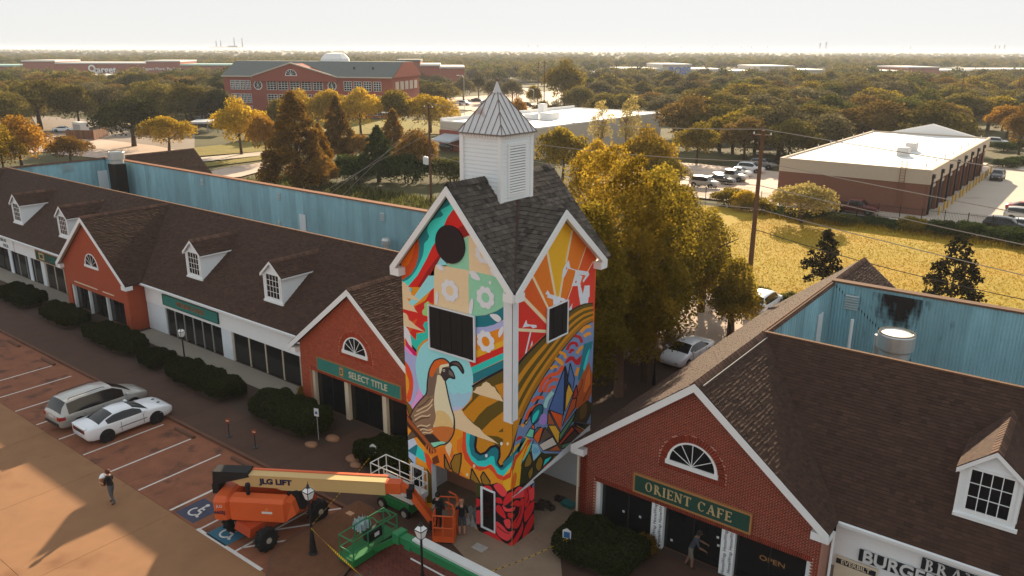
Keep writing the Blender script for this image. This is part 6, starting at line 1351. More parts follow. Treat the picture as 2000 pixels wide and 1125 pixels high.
SPEC = {
 'coupe': dict(st=[(0, .74, .46, .86, .88, .66), (.07, .86, .34, .97, .99, .70), (.3, .92, .26, 1.0, 1.03, .74), (.72, .96, .22, .99, 1.06, .72), (1.1, .965, .2, .98, 1.21, .62), (1.55, .955, .2, .965, 1.345, .58), (2.1, .94, .2, .95, 1.385, .59), (2.62, .935, .2, .945, 1.335, .58), (3.0, .94, .2, .95, 1.17, .64), (3.38, .95, .2, .95, 1.0, .74), (4.0, .955, .22, .9, .94, .76), (4.45, .93, .24, .83, .86, .72), (4.68, .84, .28, .72, .74, .64), (4.79, .70, .36, .62, .63, .52)], rear=(.72, 1.55), front=(2.62, 3.38), side=(1.1, 3.1), wheels=(.98, 3.72), r=.345, rim='rim_dark'),
 'van': dict(st=[(0, .78, .5, .92, .94, .70), (.06, .89, .36, 1.0, 1.05, .78), (.14, .94, .3, 1.04, 1.14, .80), (.30, .955, .27, 1.03, 1.46, .74), (.52, .96, .25, 1.02, 1.68, .70), (1.2, .965, .25, 1.0, 1.74, .70), (2.5, .965, .25, .98, 1.75, .70), (3.1, .96, .25, .97, 1.68, .68), (3.6, .955, .25, .97, 1.42, .72), (4.1, .95, .25, .97, 1.12, .80), (4.6, .91, .28, .89, .97, .74), (4.95, .82, .33, .78, .80, .64), (5.1, .66, .42, .68, .69, .5)], rear=(.14, .52), front=(3.1, 4.1), side=(.52, 3.75), wheels=(1.0, 4.05), r=.33, rim='rim_alloy'),
 'suv': dict(st=[(0, .78, .5, .98, 1.0, .70), (.06, .87, .4, 1.06, 1.1, .76), (.14, .9, .34, 1.07, 1.2, .76), (.42, .92, .3, 1.06, 1.62, .66), (1.2, .93, .28, 1.04, 1.7, .67), (2.3, .93, .28, 1.02, 1.69, .67), (2.8, .92, .28, 1.02, 1.6, .66), (3.5, .92, .28, 1.03, 1.12, .76), (4.1, .89, .3, .95, 1.02, .72), (4.45, .82, .36, .84, .87, .66), (4.6, .66, .45, .74, .75, .52)], rear=(.14, .42), front=(2.8, 3.5), side=(.42, 3.2), wheels=(.9, 3.6), r=.36, rim='rim_alloy'),
 'sedan': dict(st=[(0, .72, .46, .86, .88, .62), (.07, .84, .34, .95, .98, .70), (.5, .89, .26, .98, 1.04, .72), (.85, .9, .22, .97, 1.08, .70), (1.6, .9, .2, .95, 1.4, .58), (2.3, .9, .2, .94, 1.45, .6), (2.8, .9, .2, .94, 1.38, .59), (3.6, .9, .2, .94, 1.0, .72), (4.2, .87, .24, .86, .9, .70), (4.5, .79, .3, .74, .76, .6), (4.62, .64, .4, .64, .65, .48)], rear=(.85, 1.6), front=(2.8, 3.6), side=(1.0, 3.3), wheels=(.9, 3.65), r=.33, rim='rim_alloy'),
 'pickup': dict(st=[(0, .90, .5, 1.1, 1.12, .84), (.06, .94, .42, 1.14, 1.16, .86), (1.9, .95, .36, 1.14, 1.16, .86), (1.96, .95, .36, 1.14, 1.66, .72), (2.2, .95, .34, 1.12, 1.82, .70), (3.1, .95, .34, 1.1, 1.85, .70), (3.6, .95, .34, 1.1, 1.78, .70), (4.25, .95, .34, 1.12, 1.22, .80), (5.0, .94, .36, 1.08, 1.16, .78), (5.45, .9, .42, .98, 1.0, .74), (5.6, .8, .5, .85, .86, .66)], rear=(1.9, 2.2), front=(3.6, 4.25), side=(2.2, 3.95), wheels=(1.05, 4.6), r=.41, rim='rim_alloy')}
def make_car(kind, pm, label, loc, rz, group=None, detail=True, name=None):
    S = SPEC[kind]; st = S['st']; t = thing(name or {'van': 'minivan', 'coupe': 'sports_car', 'suv': 'parked_car', 'sedan': 'parked_car', 'pickup': 'pickup_truck'}[kind], label, 'car' if kind != 'pickup' else 'truck', (0, 0, 0), 0, group)
    # refine stations
    fine = []
    for a, b in zip(st[:-1], st[1:]):
        n = max(1, int((b[0]-a[0])/.3))
        for i in range(n): fine.append(tuple(a[j]+(b[j]-a[j])*i/n for j in range(6)))
    fine.append(st[-1])
    def sec(s):
        x, w_, zl, zb, zr, wr = s; h = [(0, zl), (w_*.86, zl), (w_*.97, zl+.10), (w_, zl+(zb-zl)*.55), (w_*.985, zb-.07), (w_*.955, zb)]
        cab = zr > zb+.06
        h += [(wr+.04, zr-.08), (wr, zr-.03), (wr*.72, zr), (0, zr+.025)] if cab else [(w_*.92, zb+(zr-zb)*.5), (w_*.84, zb+(zr-zb)*.9), (w_*.6, zr), (0, zr+.02)]
        return [(x, y, z) for y, z in h]
    secs = [sec(s) for s in fine]; body, gl, gl2, ws, rg_ = MB(), MB(), MB(), MB(), MB()
    body_faces = []
    for i in range(len(secs)-1):
        xm = (fine[i][0]+fine[i+1][0])/2
        for j in range(9):
            for sgn in (1, -1):
                q = [secs[i][j], secs[i+1][j], secs[i+1][j+1], secs[i][j+1]]; q = [(x, y*sgn, z) for x, y, z in q]
                if sgn < 0: q = q[::-1]
                tgt = body
                if j == 5 and S['side'][0] < xm < S['side'][1]: tgt = gl if sgn > 0 else gl2
                elif j >= 7 and S['front'][0] < xm < S['front'][1]: tgt = ws
                elif j >= 7 and S['rear'][0] < xm < S['rear'][1]: tgt = rg_
                tgt.poly(q)
    for s_, rev in ((secs[0], True), (secs[-1], False)):
        q = [(x, y, z) for x, y, z in s_]+[(x, -y, z) for x, y, z in s_[::-1]]; body.poly(q if not rev else q[::-1])
    def weld(b, nm, m, sm=True):
        o = b.build(nm, m, t, world=False, smooth=sm)
        import bmesh
        bm = bmesh.new(); bm.from_mesh(o.data); bmesh.ops.remove_doubles(bm, verts=bm.verts, dist=.0005); bmesh.ops.recalc_face_normals(bm, faces=bm.faces); bm.to_mesh(o.data); bm.free(); return o
    bo = weld(body, 'body', M[pm]); weld(gl, 'side_window', M['dark_glass']); weld(gl2, 'side_window', M['dark_glass']); weld(ws, 'windscreen', M['dark_glass']); weld(rg_, 'rear_window', M['dark_glass'])
    def wat(x): return float(np.interp(x, [s[0] for s in st], [s[1] for s in st]))
    for x in S['wheels']:
        for sgn in (1, -1):
            w_ = wat(x); r = S['r']; ar = MB().lathe([(r*1.2, 0), (r*1.2, .012)], 24, (x, sgn*(w_-.005)-.006, r*1.0), axis='Y').build('wheel_arch', M['tyre'], t, world=False)
            y0 = sgn*(w_-.2); y1 = sgn*(w_+.015); wh = MB().lathe([(r*.6, min(y0, y1)), (r*.94, min(y0, y1)), (r, min(y0, y1)+.04), (r, max(y0, y1)-.04), (r*.94, max(y0, y1)), (r*.66, max(y0, y1))], 24, (x, 0, r), axis='Y').build('wheel', M['tyre'], t, world=False, smooth=False)
            rm = MB().lathe([(r*.68, 0), (r*.68, .02), (r*.55, .02)], 20, (x, y1-.012*sgn-.01, r), axis='Y')
            for k in range(5): a = k*1.2566; rm.beam((x, y1+.004*sgn, r), (x+r*.62*math.cos(a), y1+.004*sgn, r+r*.62*math.sin(a)), .04, .05)
            rm.build('rim', M[S['rim']], wh, world=False)
    if detail:
        w0 = wat(.07); zb = st[1][3]; xf = st[-1][0]
        if kind == 'coupe':
            MB().box(-.012, -.62, .70, .03, .62, .90).build('tail_panel', M['black_metal'], t, world=False)
            for sgn in (1, -1):
                for k in range(3): MB().box(-.022, sgn*(.36+k*.085)-.03, .71, .0, sgn*(.36+k*.085)+.03, .89).build('tail_light', M['tail_red'], t, world=False)
                MB().hull8([(4.45, sgn*.66-.10, .66), (4.74, sgn*.60-.06, .60), (4.74, sgn*.60+.06, .60), (4.45, sgn*.66+.16, .66), (4.45, sgn*.66-.1, .76), (4.72, sgn*.6-.06, .68), (4.72, sgn*.6+.06, .68), (4.45, sgn*.66+.16, .76)]).build('headlight', M['dark_glass'], t, world=False)
                MB().box(4.15, sgn*.3-.05, .915, 4.3, sgn*.3+.05, .945).build('bonnet_vent', M['black_metal'], t, world=False)
                MB().box(1.5, sgn*(wat(2.3)+.004)-.006, .56, 3.2, sgn*(wat(2.3)+.004)+.006, .60).build('side_stripe', M['black_metal'], t, world=False)
            MB().box(-.02, -.25, .52, .01, .25, .64).build('number_plate', M['plate_white'], t, world=False); MB().box(-.03, -.7, .995, .14, .7, 1.03).build('spoiler', M[pm], t, world=False)
        elif kind == 'van':
            for sgn in (1, -1):
                MB().hull8([(-.02, sgn*.76-.14, .78), (.3, sgn*.95-.03, .78), (.3, sgn*.95+.012*sgn, .78), (-.02, sgn*.76+.14, .78), (-.0, sgn*.76-.14, .98), (.3, sgn*.95-.03, .95), (.3, sgn*.95+.012*sgn, .95), (-.0, sgn*.76+.14, .98)]).build('tail_light', M['tail_red'], t, world=False)
                MB().hull8([(4.75, sgn*.72-.14, .66), (5.08, sgn*.55-.1, .66), (5.08, sgn*.55+.1, .66), (4.75, sgn*.72+.18, .66), (4.75, sgn*.72-.14, .84), (5.02, sgn*.55-.1, .76), (5.02, sgn*.55+.1, .76), (4.75, sgn*.72+.18, .84)]).build('headlight', M['headlamp'], t, world=False)
                MB().path([(.7, sgn*.62, 1.73), (.8, sgn*.62, 1.80), (2.6, sgn*.62, 1.82), (2.7, sgn*.62, 1.75)], .02, 6).build('roof_rail', M['black_metal'], t, world=False)
                MB().box(.6, sgn*.972-.006, .72, 4.5, sgn*.972+.006, .76).build('side_moulding', M['flat_roof'], t, world=False)
            MB().box(-.06, -.7, .44, .05, .7, .58).build('bumper_pad', M['black_metal'], t, world=False); MB().box(-.02, -.26, .8, .02, .26, .93).build('number_plate', M['plate_white'], t, world=False)
        else:
            for sgn in (1, -1):
                MB().box(-.015, sgn*.66-.1, zb-.28, .06, sgn*.66+.1, zb-.06).build('tail_light', M['tail_red'], t, world=False); MB().box(xf-.12, sgn*.5-.12, st[-1][3]-.14, xf+.01, sgn*.5+.12, st[-1][3]-.02).build('headlight', M['headlamp'], t, world=False)
        if kind == 'pickup': MB().box(.1, -.72, .75, 1.85, .72, 1.175).build('cargo_bed', M['dark_void'], t, world=False)
        for xs_ in {'coupe': (1.78, 3.02), 'van': (1.32, 2.36, 3.42)}.get(kind, (1.3, 2.2, 3.1)):
            for sgn in (1, -1): MB().box(xs_-.009, sgn*(wat(xs_)-.002)-.006, .36, xs_+.009, sgn*(wat(xs_)-.002)+.006, .86).build('door_seam', M['black_metal'], t, world=False)
        for xs_ in {'coupe': (1.95,), 'van': (1.5, 2.5)}.get(kind, (1.45, 2.35)):
            for sgn in (1, -1): MB().rbox(xs_-.09, sgn*(wat(xs_)+.004)-.012, .80, xs_+.09, sgn*(wat(xs_)+.004)+.012, .835, .008).build('door_handle', M[pm], t, world=False)
        xm = S['front'][1]-.35
        for sgn in (1, -1): MB().rbox(xm-.09, sgn*(wat(xm)+.10)-.10, st[6][3]+.02, xm+.07, sgn*(wat(xm)+.10)+.10, st[6][3]+.17, .03).build('wing_mirror', M[pm], t, world=False)
    t.location = loc; t.rotation_euler = (0, 0, rz); return t
H90 = math.pi/2
make_car('van', 'paint_silver', 'silver minivan with roof rails, parked left of the white sports car', (-43.45, 15.55, 0), H90+.03)
make_car('coupe', 'paint_white', 'white two door sports car with dark wheels in the front car park', (-40.75, 15.75, 0), H90)
make_car('sedan', 'paint_white', 'white car parked under the golden trees right of the tower', (-20.6, 48.6, 0), -H90-.06)
make_car('suv', 'paint_white', 'white vehicle with bright roof at the foot of the meadow pole', (-20.6, 57.6, 0), H90)
for k_, pm, lab, px in (('suv', 'paint_silver', 'silver estate car nearest the railing in the rear car park', (1376, 364)), ('sedan', 'paint_black', 'black car right behind the silver estate in the rear car park', (1407, 357)), ('pickup', 'paint_silver', 'silver pickup in the rear car park behind the meadow pole', (1420, 351)), ('sedan', 'paint_white', 'white saloon in the rear car park under dark trees', (1442, 342)), ('suv', 'paint_white', 'white off roader at the back of the rear car park', (1466, 335)), ('suv', 'paint_grey', 'grey off roader furthest back in the rear car park', (1490, 327))):
    X, Y = gnd(*px); make_car(k_, pm, lab, (X-2.3, Y, -.1), 0, 'cars in the rear car park')
X, Y = gnd(1668, 414); make_car('pickup', 'paint_maroon', 'dark red pickup parked against the brown garage wall', (X-2.7, Y, -.13), -.0)
X, Y = gnd(1948, 349); make_car('suv', 'paint_black', 'black off roader in the yard beside the garage bays', (X, Y+2, -.13), -H90)
X, Y = gnd(1944, 281); make_car('suv', 'paint_white', 'white off roader passing behind the far garage corner', (X-2, Y, -.2), 0)
for k_, pm, lab, px, rz in (('sedan', 'paint_white', 'white car cut by the right edge below the garage yard', (1993, 448), .1), ('suv', 'paint_silver', 'silver car cut by the right edge above the white one', (2000, 430), .1), ('sedan', 'paint_red', 'dark red car cut by the right edge of the yard', (2002, 414), .1), ('suv', 'paint_black', 'black car behind the railing at the right edge', (1962, 449), .0)):
    X, Y = gnd(*px); make_car(k_, pm, lab, (X-2.3, Y, -.13), rz, detail=False)
for k_, pm, lab, px, rz in (('sedan', 'paint_black', 'dark saloon crossing the street left of the cupola finial', (930, 198), .3), ('sedan', 'paint_white', 'white saloon just right of the dark saloon left of the finial', (947, 203), .3), ('suv', 'paint_black', 'black van on the road right of the cupola roof', (1030, 208), .2), ('suv', 'paint_white', 'white car at the far left of the street by the cupola', (905, 205), .3), ('sedan', 'paint_white', 'white car parked between the left oaks and plank enclosure', (112, 258), .9), ('suv', 'paint_grey', 'grey car under the broad dark oak at left', (272, 262), .6), ('sedan', 'paint_white', 'white car beneath the far left oaks behind the carport', (400, 226), .4), ('sedan', 'paint_silver', 'silver car under the oaks near the carport roof', (385, 232), .4), ('sedan', 'paint_black', 'black car beside the canopy of the white roofed building', (872, 292), .2), ('suv', 'paint_grey', 'grey car behind the black one near the canopy', (890, 286), .2)):
    X, Y = gnd(*px); make_car(k_, pm, lab, (X-2.3, Y, -.1), rz, detail=False)

# ================================================================= lifts
mat('lift_orange', (.62, .105, .025), .45, noise=(1.5, .12, 6), spots=(1.1, (.26, .06, .02), .7)); mat('lift_orange_d', (.40, .055, .015), .5, noise=(2, .15)); mat('boom_cream', (.56, .38, .16), .5, noise=(1.5, .08)); mat('decal_navy', (.015, .015, .05), .5); mat('lift_green', (.02, .16, .045), .45, noise=(2, .15)); mat('lift_green_l', (.025, .19, .07), .45, noise=(2, .12)); mat('lift_white', (.62, .62, .60), .5, noise=(2, .1), spots=(3, (.3, .22, .15), .66)); mat('wheel_grey', (.34, .30, .25), .6, noise=(4, .2)); mat('rubber_cover', (.01, .01, .011), .7)
ang_b = math.atan2(3.9, 6.2)
bl = thing('boom_lift', 'orange boom lift with cream boom swung towards the painted tower', 'lift', (-26.4, 17.5, 0), ang_b)
D, Nn = Vector((math.cos(-ang_b), math.sin(-ang_b), 0)), None
def bwheel(cx, cy, r=.48, wd=.38, ax=0.0, parent=bl, hub='wheel_grey'):
    """wheel whose axle lies along the world X axis, given in the lift's own frame"""
    q = Matrix.Rotation(-ang_b, 4, 'Z') if parent is bl else Matrix.Identity(4)
    def put_(b, nm, m, par):
        b.v = [tuple(q @ Vector(v)) for v in b.v]; return b.build(nm, m, par, world=False)
    b = MB(); b.lathe([(r*.55, -wd/2), (r*.9, -wd/2), (r, -wd/2+.06), (r, wd/2-.06), (r*.9, wd/2), (r*.55, wd/2)], 26, (cx, cy, r), axis='X')
    for k in range(22):                       # tread lugs
        a = k*2*math.pi/22; s = 1 if k % 2 else -1; c, n_ = math.cos(a), math.sin(a)
        b.beam((cx+s*.02, cy+c*r*1.0, r+n_*r*1.0), (cx+s*(wd/2-.02), cy+math.cos(a+.12)*r*1.0, r+math.sin(a+.12)*r), .09, .05)
    w_ = put_(b, 'wheel', M['tyre'], parent)
    put_(MB().lathe([(r*.56, -wd/2+.04), (r*.56, -wd/2+.08), (r*.3, -wd/2+.10)], 20, (cx, cy, r), axis='X'), 'rim', M[hub], w_); put_(MB().lathe([(r*.58, wd/2-.06), (r*.52, wd/2-.01), (r*.3, wd/2-.03), (r*.22, wd/2+.05), (.05, wd/2+.05)], 20, (cx, cy, r), axis='X'), 'rim', M[hub], w_)
for (dx, dy) in ((1.12, -1.3), (1.12, 1.4), (-1.15, -1.3), (-1.15, 1.4)): bwheel(dx, dy)
qm = Matrix.Rotation(-ang_b, 4, 'Z')
def rot(b): b.v = [tuple(qm @ Vector(v)) for v in b.v]; return b
cb = MB(); cb.hull8([(-.55, -1.7, .5), (.55, -1.7, .5), (.7, 1.8, .5), (-.7, 1.8, .5), (-.5, -1.6, .85), (.5, -1.6, .85), (.6, 1.7, 1.05), (-.6, 1.7, 1.05)]); rot(cb).build('chassis', M['lift_orange_d'], bl, world=False)
for y_ in (-1.3, 1.4): rot(MB().beam((-1.0, y_, .52), (1.0, y_, .52), .22, .2)).build('axle', M['rubber_cover'], bl, world=False)
MB().lathe([(.6, .85), (.6, 1.15)], 20).build('turntable', M['rubber_cover'], bl, world=False)
def loft(b, secs):                            # secs: list of equal-length rings
    for s0, s1 in zip(secs[:-1], secs[1:]):
        n = len(s0)
        for i in range(n): b.poly([s0[i], s0[(i+1) % n], s1[(i+1) % n], s1[i]])
    b.poly(secs[0][::-1]); b.poly(secs[-1]); return b
def hood(s0, s1, y0, y1, z0, z1, bv=.14, nose=0.0):
    ring = lambda s, k: [(s, y0+k, z0), (s, y1-k, z0), (s, y1-k, z1-bv), (s, y1-bv-k, z1-k), (s, y0+bv+k, z1-k), (s, y0+k, z1-bv)]
    return loft(MB(), [ring(s0, .1), ring(s0+.12, 0), ring(s1-.12, 0), ring(s1, .12)])
# camera side cowl, counterweight, far side cowl
hood(-1.55, .95, -1.12, -.42, .92, 1.92).build('cowl', M['lift_orange'], bl, world=False)
MB().hull8([(.95, -1.1, 1.0), (1.3, -.9, 1.2), (1.3, -.5, 1.2), (.95, -.44, 1.0), (.95, -1.1, 1.9), (1.15, -.9, 1.75), (1.15, -.5, 1.75), (.95, -.44, 1.9)]).build('cowl_end', M['lift_orange'], bl, world=False)
hood(-1.55, .95, .42, 1.12, .92, 1.88).build('cowl', M['lift_orange'], bl, world=False)
hood(-2.25, -1.57, -1.1, 1.1, .86, 1.9, .2).build('counterweight', M['lift_orange'], bl, world=False)
MB().box(-1.5, -.4, .95, 1.0, .4, 1.35).build('turret_frame', M['lift_orange_d'], bl, world=False)
MB().lathe([(.09, 2.0), (.09, 2.35), (.12, 2.36), (.1, 2.5)], 10, (-.75, -.8, 0)).build('exhaust', M['rubber_cover'], bl, world=False)
MB().hull8([(.55, -.5, 1.2), (1.5, -.4, 1.15), (1.5, .5, 1.15), (.55, .5, 1.2), (.75, -.4, 1.9), (1.2, -.3, 2.0), (1.2, .4, 2.0), (.75, .4, 1.9)]).build('lift_cylinder', M['rubber_cover'], bl, world=False)
# boom: box section with sloping tail, orange top strip, telescoped tip
bz0, bz1, by = 1.98, 2.56, .27
MB().prism([(-2.0, -by, bz1-.14), (-1.3, -by, bz0+.05), (5.0, -by, bz0-.02), (5.0, -by, bz1-.02), (-1.9, -by, bz1)], (0, 2*by, 0)).build('boom', M['boom_cream'], bl, world=False)
MB().box(-1.2, -by-.02, bz1-.01, 5.02, by+.02, bz1+.03).build('boom_top', M['boom_cream'], bl, world=False); MB().box(-1.0, by-.12, bz1+.031, 5.03, by+.03, bz1+.06).build('boom_top_strip', M['lift_orange'], bl, world=False)
MB().hull8([(-2.55, -.32, bz0+.05), (-.9, -.32, bz1-.06), (-.9, .32, bz1-.06), (-2.55, .32, bz0+.05), (-2.5, -.3, bz1+.12), (-.95, -.3, bz1+.14), (-.95, .3, bz1+.14), (-2.5, .3, bz1+.12)]).build('boom_tail_cover', M['rubber_cover'], bl, world=False)
MB().box(-2.58, -.33, bz0-.35, -2.3, .33, bz0+.1).build('tail_bracket', M['rubber_cover'], bl, world=False)
MB().box(5.0, -.22, bz0+.03, 5.65, .22, bz1-.06).build('boom_tip', M['lift_orange'], bl, world=False); MB().hull8([(5.65, -.16, bz0+.1), (6.1, -.12, bz0-.05), (6.1, .12, bz0-.05), (5.65, .16, bz0+.1), (5.65, -.16, bz1-.15), (6.1, -.12, bz0+.2), (6.1, .12, bz0+.2), (5.65, .16, bz1-.15)]).build('boom_tip', M['lift_orange'], bl, world=False)
MB().hull8([(.5, -.3, 1.95), (1.2, -.3, 1.95), (1.2, .3, 1.95), (.5, .3, 1.95), (.3, -.29, bz0+.02), (1.4, -.29, bz0+.02), (1.4, .29, bz0+.02), (.3, .29, bz0+.02)]).build('boom_bracket', M['boom_cream'], bl, world=False)
for o_ in (-.16, .16): MB().beam((6.0, o_, bz0+.12), (7.0, o_, .62), .11, .24).build('jib', M['lift_orange'], bl, world=False)
MB().box(5.9, -.24, bz0-.15, 6.15, .24, bz0+.28).build('jib_joint', M['rubber_cover'], bl, world=False); MB().box(6.85, -.28, .4, 7.1, .28, .82).build('jib_joint', M['rubber_cover'], bl, world=False)
lettering('decal', 'JLG LIFT', .34, .003, M['decal_navy'], bl, (.25, -by-.006, (bz0+bz1)/2+.03), bold=.02, sx=1.15)
lettering('decal', '660SJ', .22, .003, M['decal_navy'], bl, (-1.95, -1.108, 1.22), bold=.006); lettering('decal', 'JLG', .18, .003, M['lift_white'], bl, (-1.95, -1.108, 1.52))
MB().box(-.1, -1.13, 1.3, .35, -1.121, 1.4).build('label_plate', M['lift_white'], bl, world=False); MB().lathe([(.07, 0), (.07, .006)], 10, (.12, -1.128, 1.5), axis='Y').build('label_plate', M['amber'], bl, world=False)
# its orange basket
def basket(parent, x0, y0, x1, y1, z0, z1, m, r=.026, mid=True, toe=.16, nx=2, ny=3, floor=None):
    MB().box(x0, y0, z0, x1, y1, z0+.05).build('floor', M[floor or m], parent, world=False)
    for (a, b) in (((x0, y0), (x1, y0)), ((x1, y0), (x1, y1)), ((x1, y1), (x0, y1)), ((x0, y1), (x0, y0))):
        for z_ in ([z1, (z0+z1)/2] if mid else [z1]): MB().tube((*a, z_), (*b, z_), r, 8).build('rail', M[m], parent, world=False)
        MB().beam((*a, z0+toe/2+.02), (*b, z0+toe/2+.02), .012, toe).build('toe_board', M[m], parent, world=False)
    for i in range(nx+1):
        for y_ in (y0, y1): MB().tube((x0+(x1-x0)*i/nx, y_, z0), (x0+(x1-x0)*i/nx, y_, z1), r, 8).build('upright', M[m], parent, world=False)
    for i in range(1, ny):
        for x_ in (x0, x1): MB().tube((x_, y0+(y1-y0)*i/ny, z0), (x_, y0+(y1-y0)*i/ny, z1), r, 8).build('upright', M[m], parent, world=False)
basket(bl, 7.1, -.75, 7.95, .75, .28, 1.42, 'lift_orange', .03)
MB().hull8([(7.08, -.8, .2), (8.0, -.8, .2), (8.0, .8, .2), (7.08, .8, .2), (7.08, -.8, .3), (8.0, -.8, .3), (8.0, .8, .3), (7.08, .8, .3)]).build('basket_base', M['lift_orange'], bl, world=False)
for s_ in (-.5, .5): MB().path([(7.9, s_, .4), (7.98, s_, 1.0), (7.9, s_*.8, 1.75), (7.6, s_*.8, 1.9)], .03, 8).build('guard_hoop', M['lift_orange'], bl, world=False)
MB().rbox(7.12, -.25, 1.15, 7.35, .25, 1.5, .03).build('control_box', M['rubber_cover'], bl, world=False)
# scissor lift with white platform
sl = thing('scissor_lift', 'green scissor lift with white railed platform against the tower', 'lift', (-23.0, 21.72, 0))
MB().rbox(-.95, -.42, .28, .95, .42, .78, .05).build('chassis', M['lift_green'], sl, world=False)
for x_ in (-.72, .72):
    for y_ in (-.44, .44): w_ = MB().lathe([(.1, -.09), (.27, -.09), (.29, -.05), (.29, .05), (.27, .09), (.1, .09)], 18, (x_, y_, .29), axis='Y').build('wheel', M['tyre'], sl, world=False); MB().lathe([(.15, -.1), (.15, .1)], 12, (x_, y_, .29), axis='Y').build('rim', M['wheel_grey'], w_, world=False)
for k in range(3):
    for y_ in (-.36, .36): MB().beam((-.85, y_, .80+k*.07), (.85, y_, .86+k*.07), .06, .05).build('scissor_arm', M['rubber_cover'], sl, world=False)
for i, x_ in enumerate((-.5, -.2, .1, .4)): MB().box(x_, -.428, .5, x_+.16, -.421, .6).build('chassis_slot', M['lift_green_l'], sl, world=False)
basket(sl, -1.35, -.48, 1.25, .48, 1.02, 2.12, 'lift_white', .024, nx=3, ny=2)
MB().box(-1.35, -.49, .94, 1.25, .49, 1.015).build('platform_deck', M['lift_white'], sl, world=False)
MB().box(.78, -.53, 1.12, 1.24, -.505, 2.02).build('sign_panel', M['lift_white'], sl, world=False); lettering('decal', 'JLG', .2, .003, M['decal_navy'], sl, (1.01, -.536, 1.72), bold=.012); MB().box(.82, -.537, 1.2, 1.2, -.531, 1.24).build('sign_stripe', M['decal_navy'], sl, world=False); MB().box(.79, -.537, 1.46, 1.23, -.531, 1.49).build('sign_stripe', M['rubber_cover'], sl, world=False)
for (x_, y_, sx, sz, mm) in ((-.9, 0, .3, .25, 'wood_pole'), (-.4, .1, .5, .18, 'lift_white'), (.15, -.1, .3, .3, 'rust'), (.5, .15, .2, .22, 'canvas_grey')): MB().rbox(x_-sx/2, y_-.15, 1.07, x_+sx/2, y_+.15, 1.07+sz, .03).build('paint_tray', M[mm], sl, world=False)
# green boom lift: basket in view, boom leaving the picture
gl_ = thing('boom_lift', 'green boom lift with railed basket and white topped boom at the bottom edge', 'lift', (-21.65, 18.6, .13))
basket(gl_, -.40, -1.2, .40, 1.2, .16, 1.28, 'lift_green_l', .028, nx=1, ny=3, floor='lift_green')
loft(MB(), [[(-.44, -1.24, .1), (.44, -1.24, .1), (.44, 1.24, .1), (-.44, 1.24, .1)], [(-.46, -1.28, .16), (.46, -1.28, .16), (.46, 1.28, .16), (-.46, 1.28, .16)], [(-.46, -1.28, .42), (.46, -1.28, .42), (.46, 1.28, .42), (-.46, 1.28, .42)]]).build('basket_pan', M['lift_green'], gl_, world=False)
MB().rbox(.05, -.35, .75, .40, .45, 1.15, .04).build('control_box', M['rubber_cover'], gl_, world=False); MB().box(.402, -.05, .88, .408, .2, 1.05).build('label_plate', M['lift_white'], gl_, world=False)
MB().path([(-.35, .2, 1.28), (-.05, .3, 1.42), (.30, .25, 1.36), (.38, .9, 1.36), (0, 1.0, 1.42), (-.35, .8, 1.3)], .024, 8).build('inner_rail', M['lift_green_l'], gl_, world=False)
MB().beam((.45, -.1, .35), (1.62, .15, 1.25), .2, .22).build('jib', M['lift_green'], gl_, world=False); MB().beam((.45, .25, .45), (1.6, .3, 1.5), .07, .09).build('jib_rod', M['rubber_cover'], gl_, world=False)
MB().rbox(1.5, -.12, 1.15, 1.85, .4, 1.62, .05).build('jib_joint', M['lift_green_l'], gl_, world=False)
MB().box(1.85, -.05, 1.2, 2.6, .33, 1.5).build('boom_tip', M['lift_green_l'], gl_, world=False); MB().box(2.2, -.16, 1.16, 2.5, -.05, 1.3).build('boom_tip', M['lift_green_l'], gl_, world=False)
MB().box(2.5, -.08, 1.16, 14, .12, 1.48).build('boom', M['lift_green_l'], gl_, world=False); MB().box(2.45, .05, 1.22, 14, .44, 1.58).build('boom_cover', M['lift_white'], gl_, world=False); MB().tube((2.7, -.3, 1.02), (13, -.3, .96), .03, 8).build('hose_rail', M['lift_white'], gl_, world=False)
MB().rbox(11.5, -1.0, .5, 14.5, 1.2, 1.9, .15).build('turret', M['lift_green'], gl_, world=False)
for x_ in (11.6, 14.4):
    for y_ in (-1.0, 1.2): MB().lathe([(.2, -.18), (.48, -.18), (.5, -.1), (.5, .1), (.48, .18), (.2, .18)], 20, (x_, y_, .42), axis='Y').build('wheel', M['tyre'], gl_, world=False)
lettering('decal', 'JLG', .16, .003, M['lift_white'], gl_, (0, -1.288, .29))
